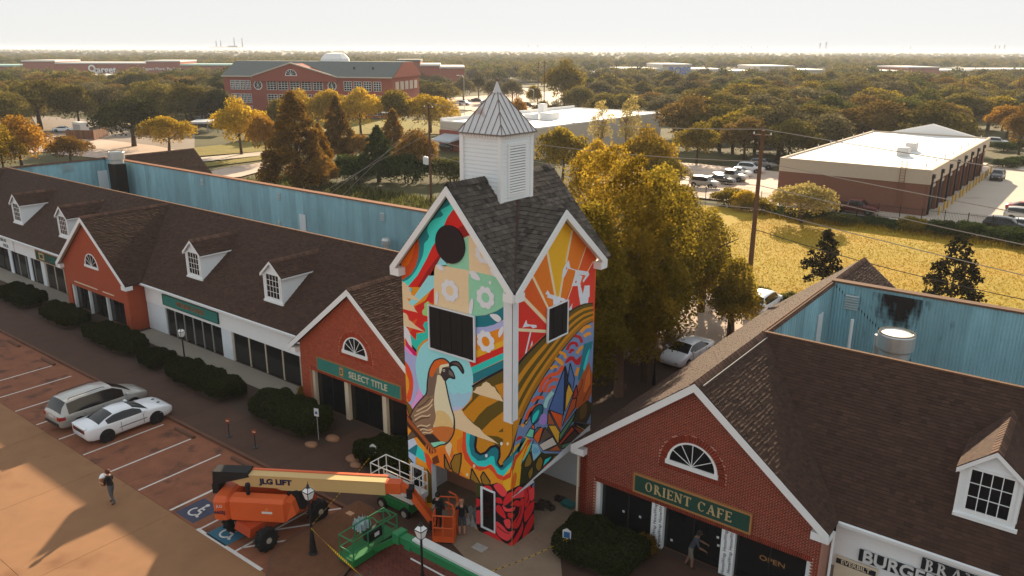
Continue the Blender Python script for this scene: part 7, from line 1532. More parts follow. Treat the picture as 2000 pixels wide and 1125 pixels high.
# ================================================================= hedges, lamps, signs and small things
def hedge(x0, x1, y0, y1, h, label, seed, n=None, lm='leaf_hedge', z0=.11):
    rg = np.random.default_rng(seed); cx, cy = (x0+x1)/2, (y0+y1)/2; t = thing('hedge', label, 'hedge', (cx, cy, z0), 0, 'clipped hedges along the shops')
    L, W = (x1-x0)/2, (y1-y0)/2; n = n or int(900*(L*W*4+2*(L+W)*2*h))
    d = rg.normal(size=(n, 3)); p = 5.0; d /= (np.abs(d)**p).sum(1)[:, None]**(1/p); d[:, 2] = np.where(d[:, 2] < -.3, -d[:, 2], d[:, 2])
    lump = .06*np.sin(3.1*d[:, 0]*L+seed)+.07*np.sin(2.3*d[:, 1]*W+2*seed)+.05*np.sin(5.3*d[:, 0]*L+3.7*d[:, 1]*W)
    k = rg.uniform(.90, 1.02, n)+lump*.8; P = np.stack([d[:, 0]*L*k, d[:, 1]*W*k, np.clip(h*.45+d[:, 2]*h*.55*(k+lump), .02, None)], 1)
    me = quadmesh('foliage', leaf_quads(P, .11, rg, d/np.linalg.norm(d, axis=1)[:, None], .3), np.clip(rg.normal(.5, .22, n), 0, 1), [M[lm]]); linked('foliage', me, t)
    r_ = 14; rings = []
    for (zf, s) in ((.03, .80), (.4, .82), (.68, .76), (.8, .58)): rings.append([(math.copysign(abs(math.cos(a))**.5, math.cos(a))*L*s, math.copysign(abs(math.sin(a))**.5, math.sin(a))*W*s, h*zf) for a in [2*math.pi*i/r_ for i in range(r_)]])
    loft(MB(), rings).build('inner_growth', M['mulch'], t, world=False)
for i, a in enumerate(((-72.0, -66.2, 23.1, 25.2, 1.1, 'dark clipped hedge at the left edge, leftmost of the row'), (-63.8, -58.6, 23.0, 25.0, 1.05, 'dark clipped hedge second from the left edge'), (-56.2, -50.2, 22.9, 25.2, 1.1, 'dark clipped hedge in front of the far brick gable'), (-48.6, -46.5, 22.9, 24.7, 1.0, 'short rounded dark hedge left of the shop lamp'), (-45.4, -38.6, 22.7, 24.6, 1.1, 'long dark hedge below the shop lamp'), (-36.4, -31.3, 22.7, 25.3, 1.3, 'dark hedge left of the green boarded brick gable'), (-27.9, -24.2, 23.1, 25.2, 1.1, 'dark hedge against the left side of the painted tower'), (-15.9, -12.3, 22.8, 25.4, 1.0, 'broad dark hedge in front of the cafe windows'))):
    hedge(*a, seed=40+i)
for i, (X, Y) in enumerate(((-35.6, 26.3), (-12.6, 25.4))): tree('bush0', X, Y, .9, 1.3, 'leaf_rust', ('bare brown shrub at the foot of the green boarded gable', 'thin reddish shrub right of the broad cafe hedge')[i], 'shrub', 'shrub', z=.1)
def lamp(X, Y, label, z=.15, h=2.55):
    t = thing('lamp_post', label, 'lamp post', (X, Y, z), 0, 'black lantern lamp posts')
    MB().lathe([(.19, 0), (.19, .06), (.15, .08), (.13, .4), (.075, 1.0), (.05, 1.15), (.045, h-.1), (.07, h-.08), (.05, h)], 12).build('post', M['black_metal'], t, world=False); MB().box(-.24, -.24, -.1, .24, .24, .02).build('footing', M['kerb_concrete'], t, world=False)
    for k in range(4):
        a, b = k*H90+.785, (k+1)*H90+.785; P = lambda g, r, zz: (r*math.cos(g), r*math.sin(g), zz)
        MB().poly([P(a, .15, h), P(b, .15, h), P(b, .26, h+.36), P(a, .26, h+.36)]).build('lantern_pane', M['lamp_glass'], t, world=False); MB().poly([P(a, .26, h+.36), P(b, .26, h+.36), P(b, .10, h+.52), P(a, .10, h+.52)]).build('lantern_pane', M['lamp_glass'], t, world=False)
        fr = MB(); fr.beam(P(a, .155, h), P(a, .265, h+.36), .025, .025); fr.beam(P(a, .265, h+.36), P(a, .10, h+.53), .025, .025); fr.beam(P(a, .265, h+.36), P(b, .265, h+.36), .025, .025); fr.beam(P(a, .15, h), P(b, .15, h), .025, .025); fr.build('lantern_frame', M['black_metal'], t, world=False)
    MB().lathe([(.11, h+.52), (.05, h+.58), (.06, h+.62), (.015, h+.68), (.012, h+.78), (0, h+.8)], 8).build('lantern_cap', M['black_metal'], t, world=False)
    return t
lamp(-23.35, 17.05, 'black lantern lamp post standing on the bare soil island'); lamp(-18.0, 17.95, 'black lantern lamp post cut by the bottom edge beside the green boom', .13); lamp(-44.7, 24.15, 'black lantern lamp post among the hedges before the white shop', .1); lamp(-20.4, 41.0, 'black lamp post under the golden trees beside the white car', .0)
# accessible-parking signs
mat('sign_white', (.66, .66, .64), .5); mat('sign_blue2', (.03, .12, .30), .5)
def parking_sign(X, Y, zc, label, post=True, s=.42):
    t = thing('parking_sign', label, 'sign', (X, Y, .1), R(16))
    MB().tube((0, 0, 0), (0, 0, zc-.1), .025, 8).build('post', M['flat_roof'], t, world=False)
    MB().prism([(-s*.42, -.03, zc-s*.5), (s*.42, -.03, zc-s*.5), (s*.42, -.03, zc+s*.35), (0, -.03, zc+s*.62), (-s*.42, -.03, zc+s*.35)], (0, .025, 0)).build('plate', M['sign_white'], t, world=False)
    MB().box(-s*.31, -.036, zc-s*.40, s*.31, -.032, zc+s*.25).build('blue_field', M['sign_blue2'], t, world=False)
    o = wheelchair(t, 0, 0, s*.55, 0, M['sign_white']); o.location = (0, -.040, zc-s*.07); o.rotation_euler = (H90, 0, 0)
    return t
parking_sign(-26.5, 23.35, 1.12, 'pentagonal blue and white accessible parking sign left of the tower'); parking_sign(-15.05, 23.3, 1.1, 'pentagonal blue and white accessible parking sign by the cafe hedge')
t = thing('parking_sign', 'slim post with small pale rectangular sign beside the hedge and brick gable', 'sign', (-31.05, 23.6, .1), R(16)); MB().tube((0, 0, 0), (0, 0, 1.75), .022, 8).build('post', M['flat_roof'], t, world=False); MB().box(-.14, -.035, 1.4, .14, -.02, 1.85).build('plate', M['sign_white'], t, world=False); MB().box(-.07, -.04, 1.52, .07, -.0355, 1.68).build('blue_field', M['sign_blue2'], t, world=False)
mat('sign_rust', (.26, .055, .02), .6, noise=(6, .3))
for X, Y, lab in ((-35.1, 20.9, 'small rusty red post sign on the walk, left of two'), (-32.9, 21.0, 'small rusty red post sign on the walk, right of two')):
    t = thing('post_sign', lab, 'sign', (X, Y, .125), R(20)); MB().lathe([(.16, 0), (.15, .04), (.03, .06)], 12).build('base', M['black_metal'], t, world=False); MB().tube((0, 0, .03), (0, 0, .85), .025, 8).build('post', M['black_metal'], t, world=False); MB().lathe([(.16, -.02), (.16, .01)], 8, (0, 0, .92), axis='Y').build('plate', M['sign_rust'], t, world=False); MB().box(-.09, -.03, .9, .09, -.021, .95).build('plate_band', M['cream_trim'], t, world=False)
for i, X in enumerate((-32.2, -37.5, -43.4, -54.0, -59.4, -64.8)):
    lab = ('nearest to the orange lift', 'right of the white sports car', 'under the nose of the silver minivan', 'third stall left of the minivan', 'at the left below the second hedge', 'leftmost in the car park')[i]
    t = tag(MB().prism([(X-.9, 19.62, .0), (X-.9, 19.66, .13), (X-.9, 19.80, .13), (X-.9, 19.84, .0)], (1.8, 0, 0)).build('wheel_stop', M['kerb_concrete']), 'worn concrete wheel stop, '+lab, 'wheel stop', 'concrete wheel stops')
# stones
def stone(X, Y, s, z, label, m, seed, name='stone'):
    import bmesh
    g = random.Random(seed); bm = bmesh.new(); bmesh.ops.create_icosphere(bm, subdivisions=2, radius=1)
    for v in bm.verts: v.co = Vector((v.co.x*s*(1.2+.25*g.random()), v.co.y*s*(.8+.25*g.random()), v.co.z*s*(.45+.15*g.random())))
    me = bpy.data.meshes.new(name); bm.to_mesh(me); bm.free(); me.materials.append(m); o = linked(name, me, None, (X, Y, z)); tag(o, label, 'stone'); return o
mat('stone_tan', (.27, .14, .08), .95, noise=(3, .3), bump=(5, .6, .05))
for i, a in enumerate(((-30.85, 22.95, .3, 'tan stone at the path corner below the slim sign'), (-30.5, 24.1, .34, 'tan stone beside the path behind the first stone'), (-28.0, 23.3, .34, 'tan stone at the left end of the tower hedge'), (-27.4, 22.95, .26, 'small tan stone by the yellow tape'))): stone(*a[:3], .16, a[3], M['stone_tan'], i)
# blocks and tub in the porch
mat('tub_teal', (.02, .14, .14), .5); mat('block_dark', (.05, .035, .03), .9, noise=(5, .3))
for i, (X, Y, rz, z) in enumerate(((-17.95, 25.4, .5, .152), (-17.6, 25.75, -.3, .152), (-17.75, 25.55, .2, .352), (-17.55, 26.55, .1, .152))):
    b = MB(); b.box(-.26, -.13, 0, .26, -.07, .2); b.box(-.26, .07, 0, .26, .13, .2); b.box(-.26, -.07, 0, -.2, .07, .2); b.box(.2, -.07, 0, .26, .07, .2); b.box(-.03, -.07, 0, .03, .07, .2)
    o = tag(b.build('concrete_block', M['block_dark']), ('dark hollow block nearest the tower corner in the porch', 'dark hollow block lying in the middle of the porch pile', 'dark hollow block on top of the porch pile', 'dark hollow block beside the teal tub')[i], 'block', 'dark blocks in the tower porch'); o.location = (X, Y, z); o.rotation_euler = (0, 0, rz)
tag(MB().hull8([(-17.25, 26.25, .152), (-16.75, 26.25, .152), (-16.75, 26.55, .152), (-17.25, 26.55, .152), (-17.32, 26.18, .36), (-16.68, 26.18, .36), (-16.68, 26.62, .36), (-17.32, 26.62, .36)]).build('plastic_tub', M['tub_teal']), 'teal plastic tub on the porch floor', 'tub')
def cloth(x0, y0, x1, y1, z, amp, label, m, seed, name='dust_sheet'):
    g = random.Random(seed); n = 14; b = MB(); H = [[z+amp*abs(math.sin(i*.9+g.uniform(-.4, .4))*math.cos(j*.7+g.uniform(-.4, .4))) for j in range(n+1)] for i in range(n+1)]
    P = lambda i, j: (x0+(x1-x0)*i/n+.05*math.sin(j*1.3), y0+(y1-y0)*j/n+.05*math.sin(i*1.7), H[i][j] if 0 < i < n and 0 < j < n else z)
    for i in range(n):
        for j in range(n): b.poly([P(i, j), P(i+1, j), P(i+1, j+1), P(i, j+1)])
    return tag(b.build(name, m, smooth=True), label, 'cloth')
mat('sheet_grey', (.36, .34, .31), .9, noise=(5, .35)); cloth(-20.1, 22.5, -19.2, 24.2, .156, .55, 'grey crumpled dust sheet piled in the tower opening', M['sheet_grey'], 3)
tag(MB().rbox(-18.5, 21.35, .143, -17.9, 21.75, .19, .015).build('floor_board', M['sheet_grey']), 'pale grey board lying on the paving before the rose', 'board')
mat('cup_tan', (.5, .3, .18), .8); mat('bag_pale', (.42, .55, .55), .5)
tag(MB().box(-24.55, 19.8, .165, -24.2, 20.05, .18).build('cardboard_sheet', M['cup_tan']), 'small tan cardboard sheet on the soil island', 'cardboard')
cloth(-23.5, 19.2, -22.9, 19.9, .17, .42, 'pale plastic bag heaped on the soil behind the green basket', M['bag_pale'], 8, 'plastic_bag')
# caution tape
mt = mat('tape_yellow', (.72, .46, .02), .5); t_ = mt.node_tree; wv = t_.nodes.new('ShaderNodeTexWave'); tc_ = t_.nodes.new('ShaderNodeTexCoord'); wv.inputs['Scale'].default_value = 2.4; wv.inputs['Distortion'].default_value = .4; t_.links.new(tc_.outputs['Object'], wv.inputs['Vector']); rp = t_.nodes.new('ShaderNodeValToRGB'); rp.color_ramp.elements[0].position = .2; rp.color_ramp.elements[0].color = (.03, .02, .01, 1); rp.color_ramp.elements[1].position = .3; rp.color_ramp.elements[1].color = (.72, .46, .02, 1); t_.links.new(wv.outputs['Fac'], rp.inputs[0]); t_.links.new(rp.outputs[0], t_.nodes['Principled BSDF'].inputs['Base Color'])
def tape(a, b, label, sag=.1, wd=.07):
    n = 16; m_ = MB(); pts = [Vector(a)+(Vector(b)-Vector(a))*i/n-Vector((0, 0, sag*4*(i/n)*(1-i/n))) for i in range(n+1)]
    for i in range(n):
        k0, k1 = .5*math.sin(i*.8), .5*math.sin((i+1)*.8); u0, u1 = Vector((.0, -math.sin(k0), math.cos(k0)))*wd/2, Vector((.0, -math.sin(k1), math.cos(k1)))*wd/2
        m_.poly([pts[i]-u0, pts[i+1]-u1, pts[i+1]+u1, pts[i]+u0]); m_.poly([pts[i]+u0+Vector((0, .003, 0)), pts[i+1]+u1+Vector((0, .003, 0)), pts[i+1]-u1+Vector((0, .003, 0)), pts[i]-u0+Vector((0, .003, 0))])
    return tag(m_.build('caution_tape', M['tape_yellow']), label, 'tape')
tape((-26.5, 23.3, .95), (-23.35, 17.0, 1.45), 'yellow caution tape from the left parking sign to the soil island lamp', .05, .035); tape((-23.3, 17.0, 1.4), (-17.0, 15.9, 1.3), 'yellow caution tape from the soil island lamp across the green basket', .12, .085); tape((-15.1, 23.25, .9), (-16.8, 19.9, .45), 'yellow caution tape hanging from the cafe parking sign', .1, .035)
tag(MB().lathe([(.02, 0), (.09, .03), (.1, .1), (.04, .16)], 7, (-15.06, 23.22, .86)).build('tape_knot', M['tape_yellow']), 'yellow tape knot tied to the cafe parking sign', 'tape')

# ---- shop signs
mat('board_teal', (.035, .20, .165), .55, noise=(6, .25, 6)); mat('board_green', (.02, .07, .05), .5, noise=(3, .1)); mat('gold', (.55, .40, .20), .45, noise=(3, .1)); mat('gold_frame', (.42, .20, .07), .5); mat('rust_letter', (.36, .10, .03), .6); mat('pale_letter', (.60, .56, .42), .5); mat('board_dark', (.02, .022, .026), .5)
def serif_text(parent, txt, x0, z0, h, y, m, gap=.16, th=.03, space=.5):
    """capital letters with thick stems, thin arms and serifs; each letter a mesh of its own"""
    T, t1 = .17, .075; x = x0
    def S(b, x_, z_, w_=.34): b.box(x_-w_/2, 0, z_, x_+w_/2, 0, z_+.06)
    def beam(L_, a, c, w_): L_.append((a, c, w_))
    G = {}
    def stem(L_, X): L_.append(('v', X, 0, 1, T)); L_.append(('h', X-.14, X+.14, 0)); L_.append(('h', X-.14, X+.14, 1))
    for ch in txt:
        if ch == ' ': x += h*space; continue
        Q = []; W = .7
        if ch == 'I': W = .34; stem(Q, .17)
        elif ch in 'EF':
            W = .66; stem(Q, .17); Q += [('h', .17, .60, 1), ('h', .17, .48, .5), ('d', (.60, 1), (.60, .82), t1), ('d', (.48, .58), (.48, .42), t1)]
            if ch == 'E': Q += [('h', .17, .62, 0), ('d', (.62, 0), (.62, .2), t1)]
        elif ch == 'T': W = .74; Q += [('v', .37, 0, 1, T), ('h', .22, .52, 0), ('h', .02, .72, 1), ('d', (.04, 1), (.04, .8), t1), ('d', (.70, 1), (.70, .8), t1)]
        elif ch == 'N': W = .84; Q += [('v', .14, 0, 1, t1), ('v', .68, 0, 1, t1), ('d', (.12, .98), (.68, .04), T), ('h', .0, .28, 0), ('h', .0, .2, 1), ('h', .54, .82, 1)]
        elif ch == 'A': W = .86; Q += [('d', (.42, 1.0), (.12, .02), t1), ('d', (.42, 1.0), (.70, .02), T), ('h', .24, .60, .33), ('h', .0, .26, 0), ('h', .56, .86, 0)]
        elif ch == 'R': W = .80; stem(Q, .17); Q += [('arc', (.17, .75), .36, .25, -90, 90, T*.8), ('h', .17, .30, .5), ('h', .17, .30, 1), ('d', (.36, .5), (.70, .02), T), ('h', .62, .82, 0)]
        elif ch == 'B': W = .70; stem(Q, .17); Q += [('arc', (.22, .76), .28, .24, -90, 90, T*.8), ('arc', (.22, .27), .34, .27, -90, 90, T*.8)]
        elif ch == 'D': W = .80; stem(Q, .17); Q += [('arc', (.22, .5), .46, .49, -90, 90, T*.85)]
        elif ch == 'O': W = .86; Q += [('arc', (.42, .5), .36, .49, 0, 360, T*.85)]
        elif ch == 'C': W = .82; Q += [('arc', (.42, .5), .36, .49, 45, 315, T*.85), ('d', (.70, .95), (.70, .72), t1)]
        b = MB(); F = lambda p: (x+p[0]*h, y-th, z0+p[1]*h)
        for q in Q:
            if q[0] == 'v': b.box(x+(q[1]-q[4]/2)*h, y-th, z0, x+(q[1]+q[4]/2)*h, y, z0+h)
            elif q[0] == 'h': zz = min(max(q[3], .035), .965); b.box(x+q[1]*h, y-th+.002, z0+(zz-.035)*h, x+q[2]*h, y-.001, z0+(zz+.035)*h)
            elif q[0] == 'd':
                a, c = Vector(F(q[1])), Vector(F(q[2])); d = (c-a).normalized(); n_ = Vector((d.z, 0, -d.x))*q[3]*h/2
                b.prism([a+n_, c+n_, c-n_, a-n_], (0, th-.002, 0))
            else:
                _, (cx_, cz_), rx, rz_, a0, a1, w_ = q; n = max(6, int((a1-a0)/18)); pr = None
                for i in range(n+1):
                    a = math.radians(a0+(a1-a0)*i/n); wl = w_*(abs(math.cos(a))*.75+.35); o_ = F((cx_+(rx+.0)*math.cos(a), cz_+rz_*math.sin(a))); i_ = F((cx_+(rx-wl)*math.cos(a), cz_+(rz_-wl*.55)*math.sin(a)))
                    if pr: b.prism([pr[0], o_, i_, pr[1]], (0, th-.003, 0))
                    pr = (o_, i_)
        b.build('letter', M[m], parent, world=False); x += (W+gap)*h
    return x
def signboard(label, x0, x1, z0, z1, y, m, frame=None, fw=.07):
    t = thing('shop_sign', label, 'sign', ((x0+x1)/2, y, (z0+z1)/2)); a, b = (x1-x0)/2, (z1-z0)/2
    MB().box(-a, -.08, -b, a, -.005, b).build('board', M[m], t, world=False)
    if frame:
        for q in ((-a-fw, -b-fw, a+fw, -b), (-a-fw, b, a+fw, b+fw), (-a-fw, -b, -a, b), (a, -b, a+fw, b)): MB().box(q[0], -.11, q[1], q[2], -.004, q[3]).build('frame', M[frame], t, world=False)
    return t
YS = GAB_Y-.02
t = signboard('dark green sign with gold ORIENT CAFE lettering on the right brick gable', -13.5, -8.6, 2.52, 3.25, YS, 'board_green', 'gold_frame'); wd = 4.9
me_x = serif_text(t, 'ORIENT CAFE', -1.98, -.20, .42, -.082, 'gold', .12, .03, .55)
t = signboard('teal sign reading SELECT TITLE on the brick gable left of the tower', -33.75, -27.15, 2.70, 3.42, YS, 'board_teal', 'gold_frame', .03)
lettering('letters', 'SELECT TITLE', .52, .02, M['pale_letter'], t, (.85, -.1, -.01), bold=.004, sx=.92, spacing=1.05)
MB().box(-1.42, -.105, -.27, -1.08, -.082, .27).build('emblem', M['gold_frame'], t, world=False); MB().box(-1.36, -.112, -.19, -1.14, -.106, .19).build('emblem_mark', M['gold'], t, world=False); lettering('emblem_letter', 'S', .34, .006, M['board_green'], t, (-1.25, -.12, 0), bold=.01)
t = signboard('teal sign with faded MILLION CAKES lettering on the white shop front', -52.3, -45.5, 2.5, 3.22, WALL_Y-.03, 'board_teal', 'board_green', .04); lettering('letters', 'MILLION CAKES', .5, .015, M['rust_letter'], t, (.1, -.095, 0), sx=.95, spacing=1.0)
x0, z1 = onY(87, 492, WALL_Y); x1, z0 = onY(137, 524, WALL_Y)
t = signboard('green DESIGN sign with gold emblem at the left white shop front', -72.9, -66.9, 2.45, 3.25, WALL_Y-.03, 'board_green', 'gold_frame', .05); lettering('letters', 'DESIGN', .62, .02, M['board_teal'], t, (.8, -.1, 0), sx=1.0); MB().box(-2.4, -.1, -.3, -1.4, -.082, .3).build('emblem', M['gold'], t, world=False); MB().box(-2.2, -.11, -.16, -1.6, -.101, .16).build('emblem_mark', M['board_green'], t, world=False)
t = signboard('white sign with two lines of small black lettering at the left edge', -82.6, -77.6, 2.4, 3.4, WALL_Y-.03, 'white_paint'); lettering('letters', 'PHOEN AS', .4, .01, M['decal_navy'], t, (.2, -.09, .24)); lettering('letters', 'DUCK', .4, .01, M['decal_navy'], t, (.9, -.09, -.24))
YW = WALL_Y-.03
(bx, bz), (rx_, rz_) = onY(1662, 1090, YW), onY(1745, 1092, YW)
t = signboard('black backed BRANDA burger shop sign at the bottom right corner', -2.95, 6.0, 2.78, 3.20, YW, 'board_dark'); serif_text(t, 'BRANDA', -4.36, -.22, .46, -.085, 'sign_white', .1, .04)
t = signboard('black backed BURGERS sign with white capitals at the bottom right corner', -4.95, 6.0, 2.22, 2.68, YW-.001, 'board_dark'); lettering('letters', 'BURGERS', .66, .03, M['sign_white'], t, (-5.35, -.11, .02), bold=.012, align='LEFT')
t = thing('printed_board', 'cream building board printed EVERBILT leaning below the burger sign', 'board', (-5.0, YW-.05, 1.3)); MB().box(-.72, -.03, -1.1, .75, 0, .82).build('board', M['cream_trim'], t, world=False); MB().box(-.68, -.034, .50, .70, -.031, .72).build('print_band', M['board_dark'], t, world=False); lettering('print', 'EVERBILT', .25, .002, M['cream_trim'], t, (0, -.037, .61), bold=.004)
for i, (X, z0_) in enumerate(((-12.5, 0), (-9.45, 0))):
    for k_, dx in enumerate((-.10, .14)):
        for zz in (.6, 1.65): lettering('wrap_print', 'HomeWrap', .2, .001, M['decal_navy'], right, (X-right.location.x+dx, GAB_Y+.117-right.location.y, zz+.15*k_), (H90, -H90, 0), bold=.002)
lettering('window_lettering', 'OPEN', .3, .002, M['gold_frame'], right, (-7.75-right.location.x, GAB_Y+.352-right.location.y, 1.35), sx=1.3)
for X, Z in ((-14.2, 1.0), (-13.4, 1.05), (-11.9, .55), (-9.95, 1.5), (-9.9, 1.15), (-6.75, .95)): MB().box(X-.05, GAB_Y+.345, Z-.05, X+.05, GAB_Y+.352, Z+.05).build('window_sticker', M['lamp_glass'], right)
for X in (-51, -48.5, -46.8, -43, -40.5, -38.2): MB().lathe([(.05, 0), (.08, .1), (.02, .12)], 8, (X, EAVE_Y+.15, EAVE_Z-.30)).build('soffit_light', M['black_metal'], left)
for (x0_, x1_) in ((FL-3.3, FL+.4), (FL+1.2, FL+2.9)): MB().box(x0_, GAB_Y-.04, 2.42, x1_, GAB_Y-.005, 2.5).build('sign_rail', M['cream_trim'], left)
# ---- roof plant
def drum(parent, c, r, h, name='exhaust_fan'):
    o = MB().lathe([(r*.7, -2.5), (r*.7, 0), (r*.82, .05), (r*.82, h*.28), (r*.75, h*.3), (r*.75, h*.36), (r, h*.4), (r, h*.95), (r*.96, h), (r*.86, h), (r*.84, h*.97), (r*.6, h*.98), (.05, h*.98)], 28, c).build(name, M['galvanised'], parent, smooth=False); MB().lathe([(r*.97, h), (r*.97, h*1.02), (r*.86, h*1.02), (r*.86, h)], 28, c, cap=False).build('rim', M['soot'], o)
    return o
DX, DZ = onY(1752, 652, 38.2); drum(right, (DX, 38.2, DZ-1.15), .82, 1.2)
PX_, PZ_ = onY(1716, 650, 38.6); MB().path([(PX_, 38.6, 3.7), (PX_, 38.6, PZ_-.1), (PX_+.5, 38.6, PZ_)], .16, 10).build('duct', M['galvanised'], right)
QX, QZ = onY(1665, 624, 42.2); MB().tube((QX, 42.2, 3.7), (QX, 42.2, QZ), .09, 8).build('pipe', M['white_paint'], right)
ms = bpy.data.materials.new('soot_stain'); ms.use_nodes = True; t_ = ms.node_tree; N_ = t_.nodes; bs_ = N_['Principled BSDF']; bs_.inputs['Base Color'].default_value = (.012, .007, .006, 1); bs_.inputs['Roughness'].default_value = .9
tc_ = N_.new('ShaderNodeTexCoord'); nz_ = N_.new('ShaderNodeTexNoise'); nz_.inputs['Scale'].default_value = 1.6; nz_.inputs['Detail'].default_value = 6; mp_ = N_.new('ShaderNodeMapping'); mp_.inputs['Scale'].default_value = (2.2, 1, .7); t_.links.new(tc_.outputs['Object'], mp_.inputs[0]); t_.links.new(mp_.outputs[0], nz_.inputs['Vector'])
gr_ = N_.new('ShaderNodeAttribute'); gr_.attribute_name = 'tint'; ad_ = N_.new('ShaderNodeMath'); ad_.operation = 'ADD'; t_.links.new(nz_.outputs[0], ad_.inputs[0]); t_.links.new(gr_.outputs['Fac'], ad_.inputs[1]); rp = N_.new('ShaderNodeValToRGB'); rp.color_ramp.elements[0].position = .62; rp.color_ramp.elements[1].position = 1.0; t_.links.new(ad_.outputs[0], rp.inputs[0]); t_.links.new(rp.outputs[0], bs_.inputs['Alpha'])
sx_, sz_ = onY(1762, 585, REAR_Y); b = MB(); nn = 22
for i in range(nn):
    for j in range(nn):
        u, v = -2.6+5.2*i/nn, -3.4+4.9*j/nn; du, dv = 5.2/nn, 4.9/nn; g = max(0, 1-math.hypot((u+du/2)/1.5, (v+dv/2-.1)/(2.2 if v < .1 else .9)))
        if sz_+v+dv < RIDGE_Z-.02: b.poly([(sx_+u, REAR_Y-.06, sz_+v), (sx_+u+du, REAR_Y-.06, sz_+v), (sx_+u+du, REAR_Y-.06, sz_+v+dv), (sx_+u, REAR_Y-.06, sz_+v+dv)], t=min(.55, g*.8))
b.build('soot_stain', ms, right)
EX, EZ = onY(229, 318, 41.6); MB().box(EX-.95, 41.0, 3.7, EX+.65, 42.2, EZ-.1).build('flue', M['soot'], left); drum(left, (EX-.05, 41.6, EZ-.1), .85, 1.3)
HX, HZ = onY(757, 470, 42.3); MB().lathe([(.25, 0), (.25, .6), (.42, .65), (.42, .95), (.3, 1.15), (0, 1.2)], 12, (HX, 42.2, HZ-.9)).build('roof_cowl', M['galvanised'], left); MB().tube((HX, 42.2, 3.7), (HX, 42.2, HZ-.85), .2, 8).build('pipe', M['rust'], left)

# ================================================================= people
def skinned(name, nodes, edges, seg_mat, mats, parent, root=0):
    """nodes: (x, y, z, r); continuous body grown with a Skin modifier; each face takes the material of its nearest bone"""
    me = bpy.data.meshes.new(name); me.from_pydata([n[:3] for n in nodes], edges, []); o = bpy.data.objects.new(name, me); COL.objects.link(o)
    o.modifiers.new('skin', 'SKIN').use_smooth_shade = True; lay = me.skin_vertices[0].data
    for i, n in enumerate(nodes): r = n[3]; lay[i].radius = r if isinstance(r, tuple) else (r, r)
    lay[root].use_root = True
    o.modifiers.new('sub', 'SUBSURF').levels = 2
    dg = bpy.context.evaluated_depsgraph_get(); m2 = bpy.data.meshes.new_from_object(o.evaluated_get(dg)); bpy.data.objects.remove(o)
    m2.materials.clear()
    for q in mats: m2.materials.append(q)
    A = np.array([nodes[a][:3] for a, b in edges]); B = np.array([nodes[b][:3] for a, b in edges]); ab = B-A; L2 = (ab**2).sum(1)+1e-9
    for p in m2.polygons:
        c = np.array(p.center); t = np.clip(((c-A)*ab).sum(1)/L2, 0, 1); d = (((A+ab*t[:, None])-c)**2).sum(1); p.material_index = seg_mat[int(d.argmin())]; p.use_smooth = True
    ob = bpy.data.objects.new(name, m2); COL.objects.link(ob); ob.parent = parent; return ob
mat('skin', (.42, .22, .14), .6); mat('skin_dark', (.22, .11, .07), .6); mat('cloth_black', (.012, .012, .014), .9, noise=(9, .3)); mat('cloth_grey', (.09, .095, .105), .9, noise=(9, .25)); mat('cloth_slate', (.05, .055, .065), .9, noise=(9, .25)); mat('cloth_khaki', (.17, .145, .12), .9, noise=(9, .2)); mat('hair_red', (.10, .025, .012), .8); mat('hair_dark', (.02, .015, .012), .7); mat('cap_tan', (.30, .14, .08), .8); mat('shoe_white', (.55, .53, .5), .7); mat('shoe_dark', (.03, .025, .02), .7); mat('bag_brown', (.26, .10, .03), .8)
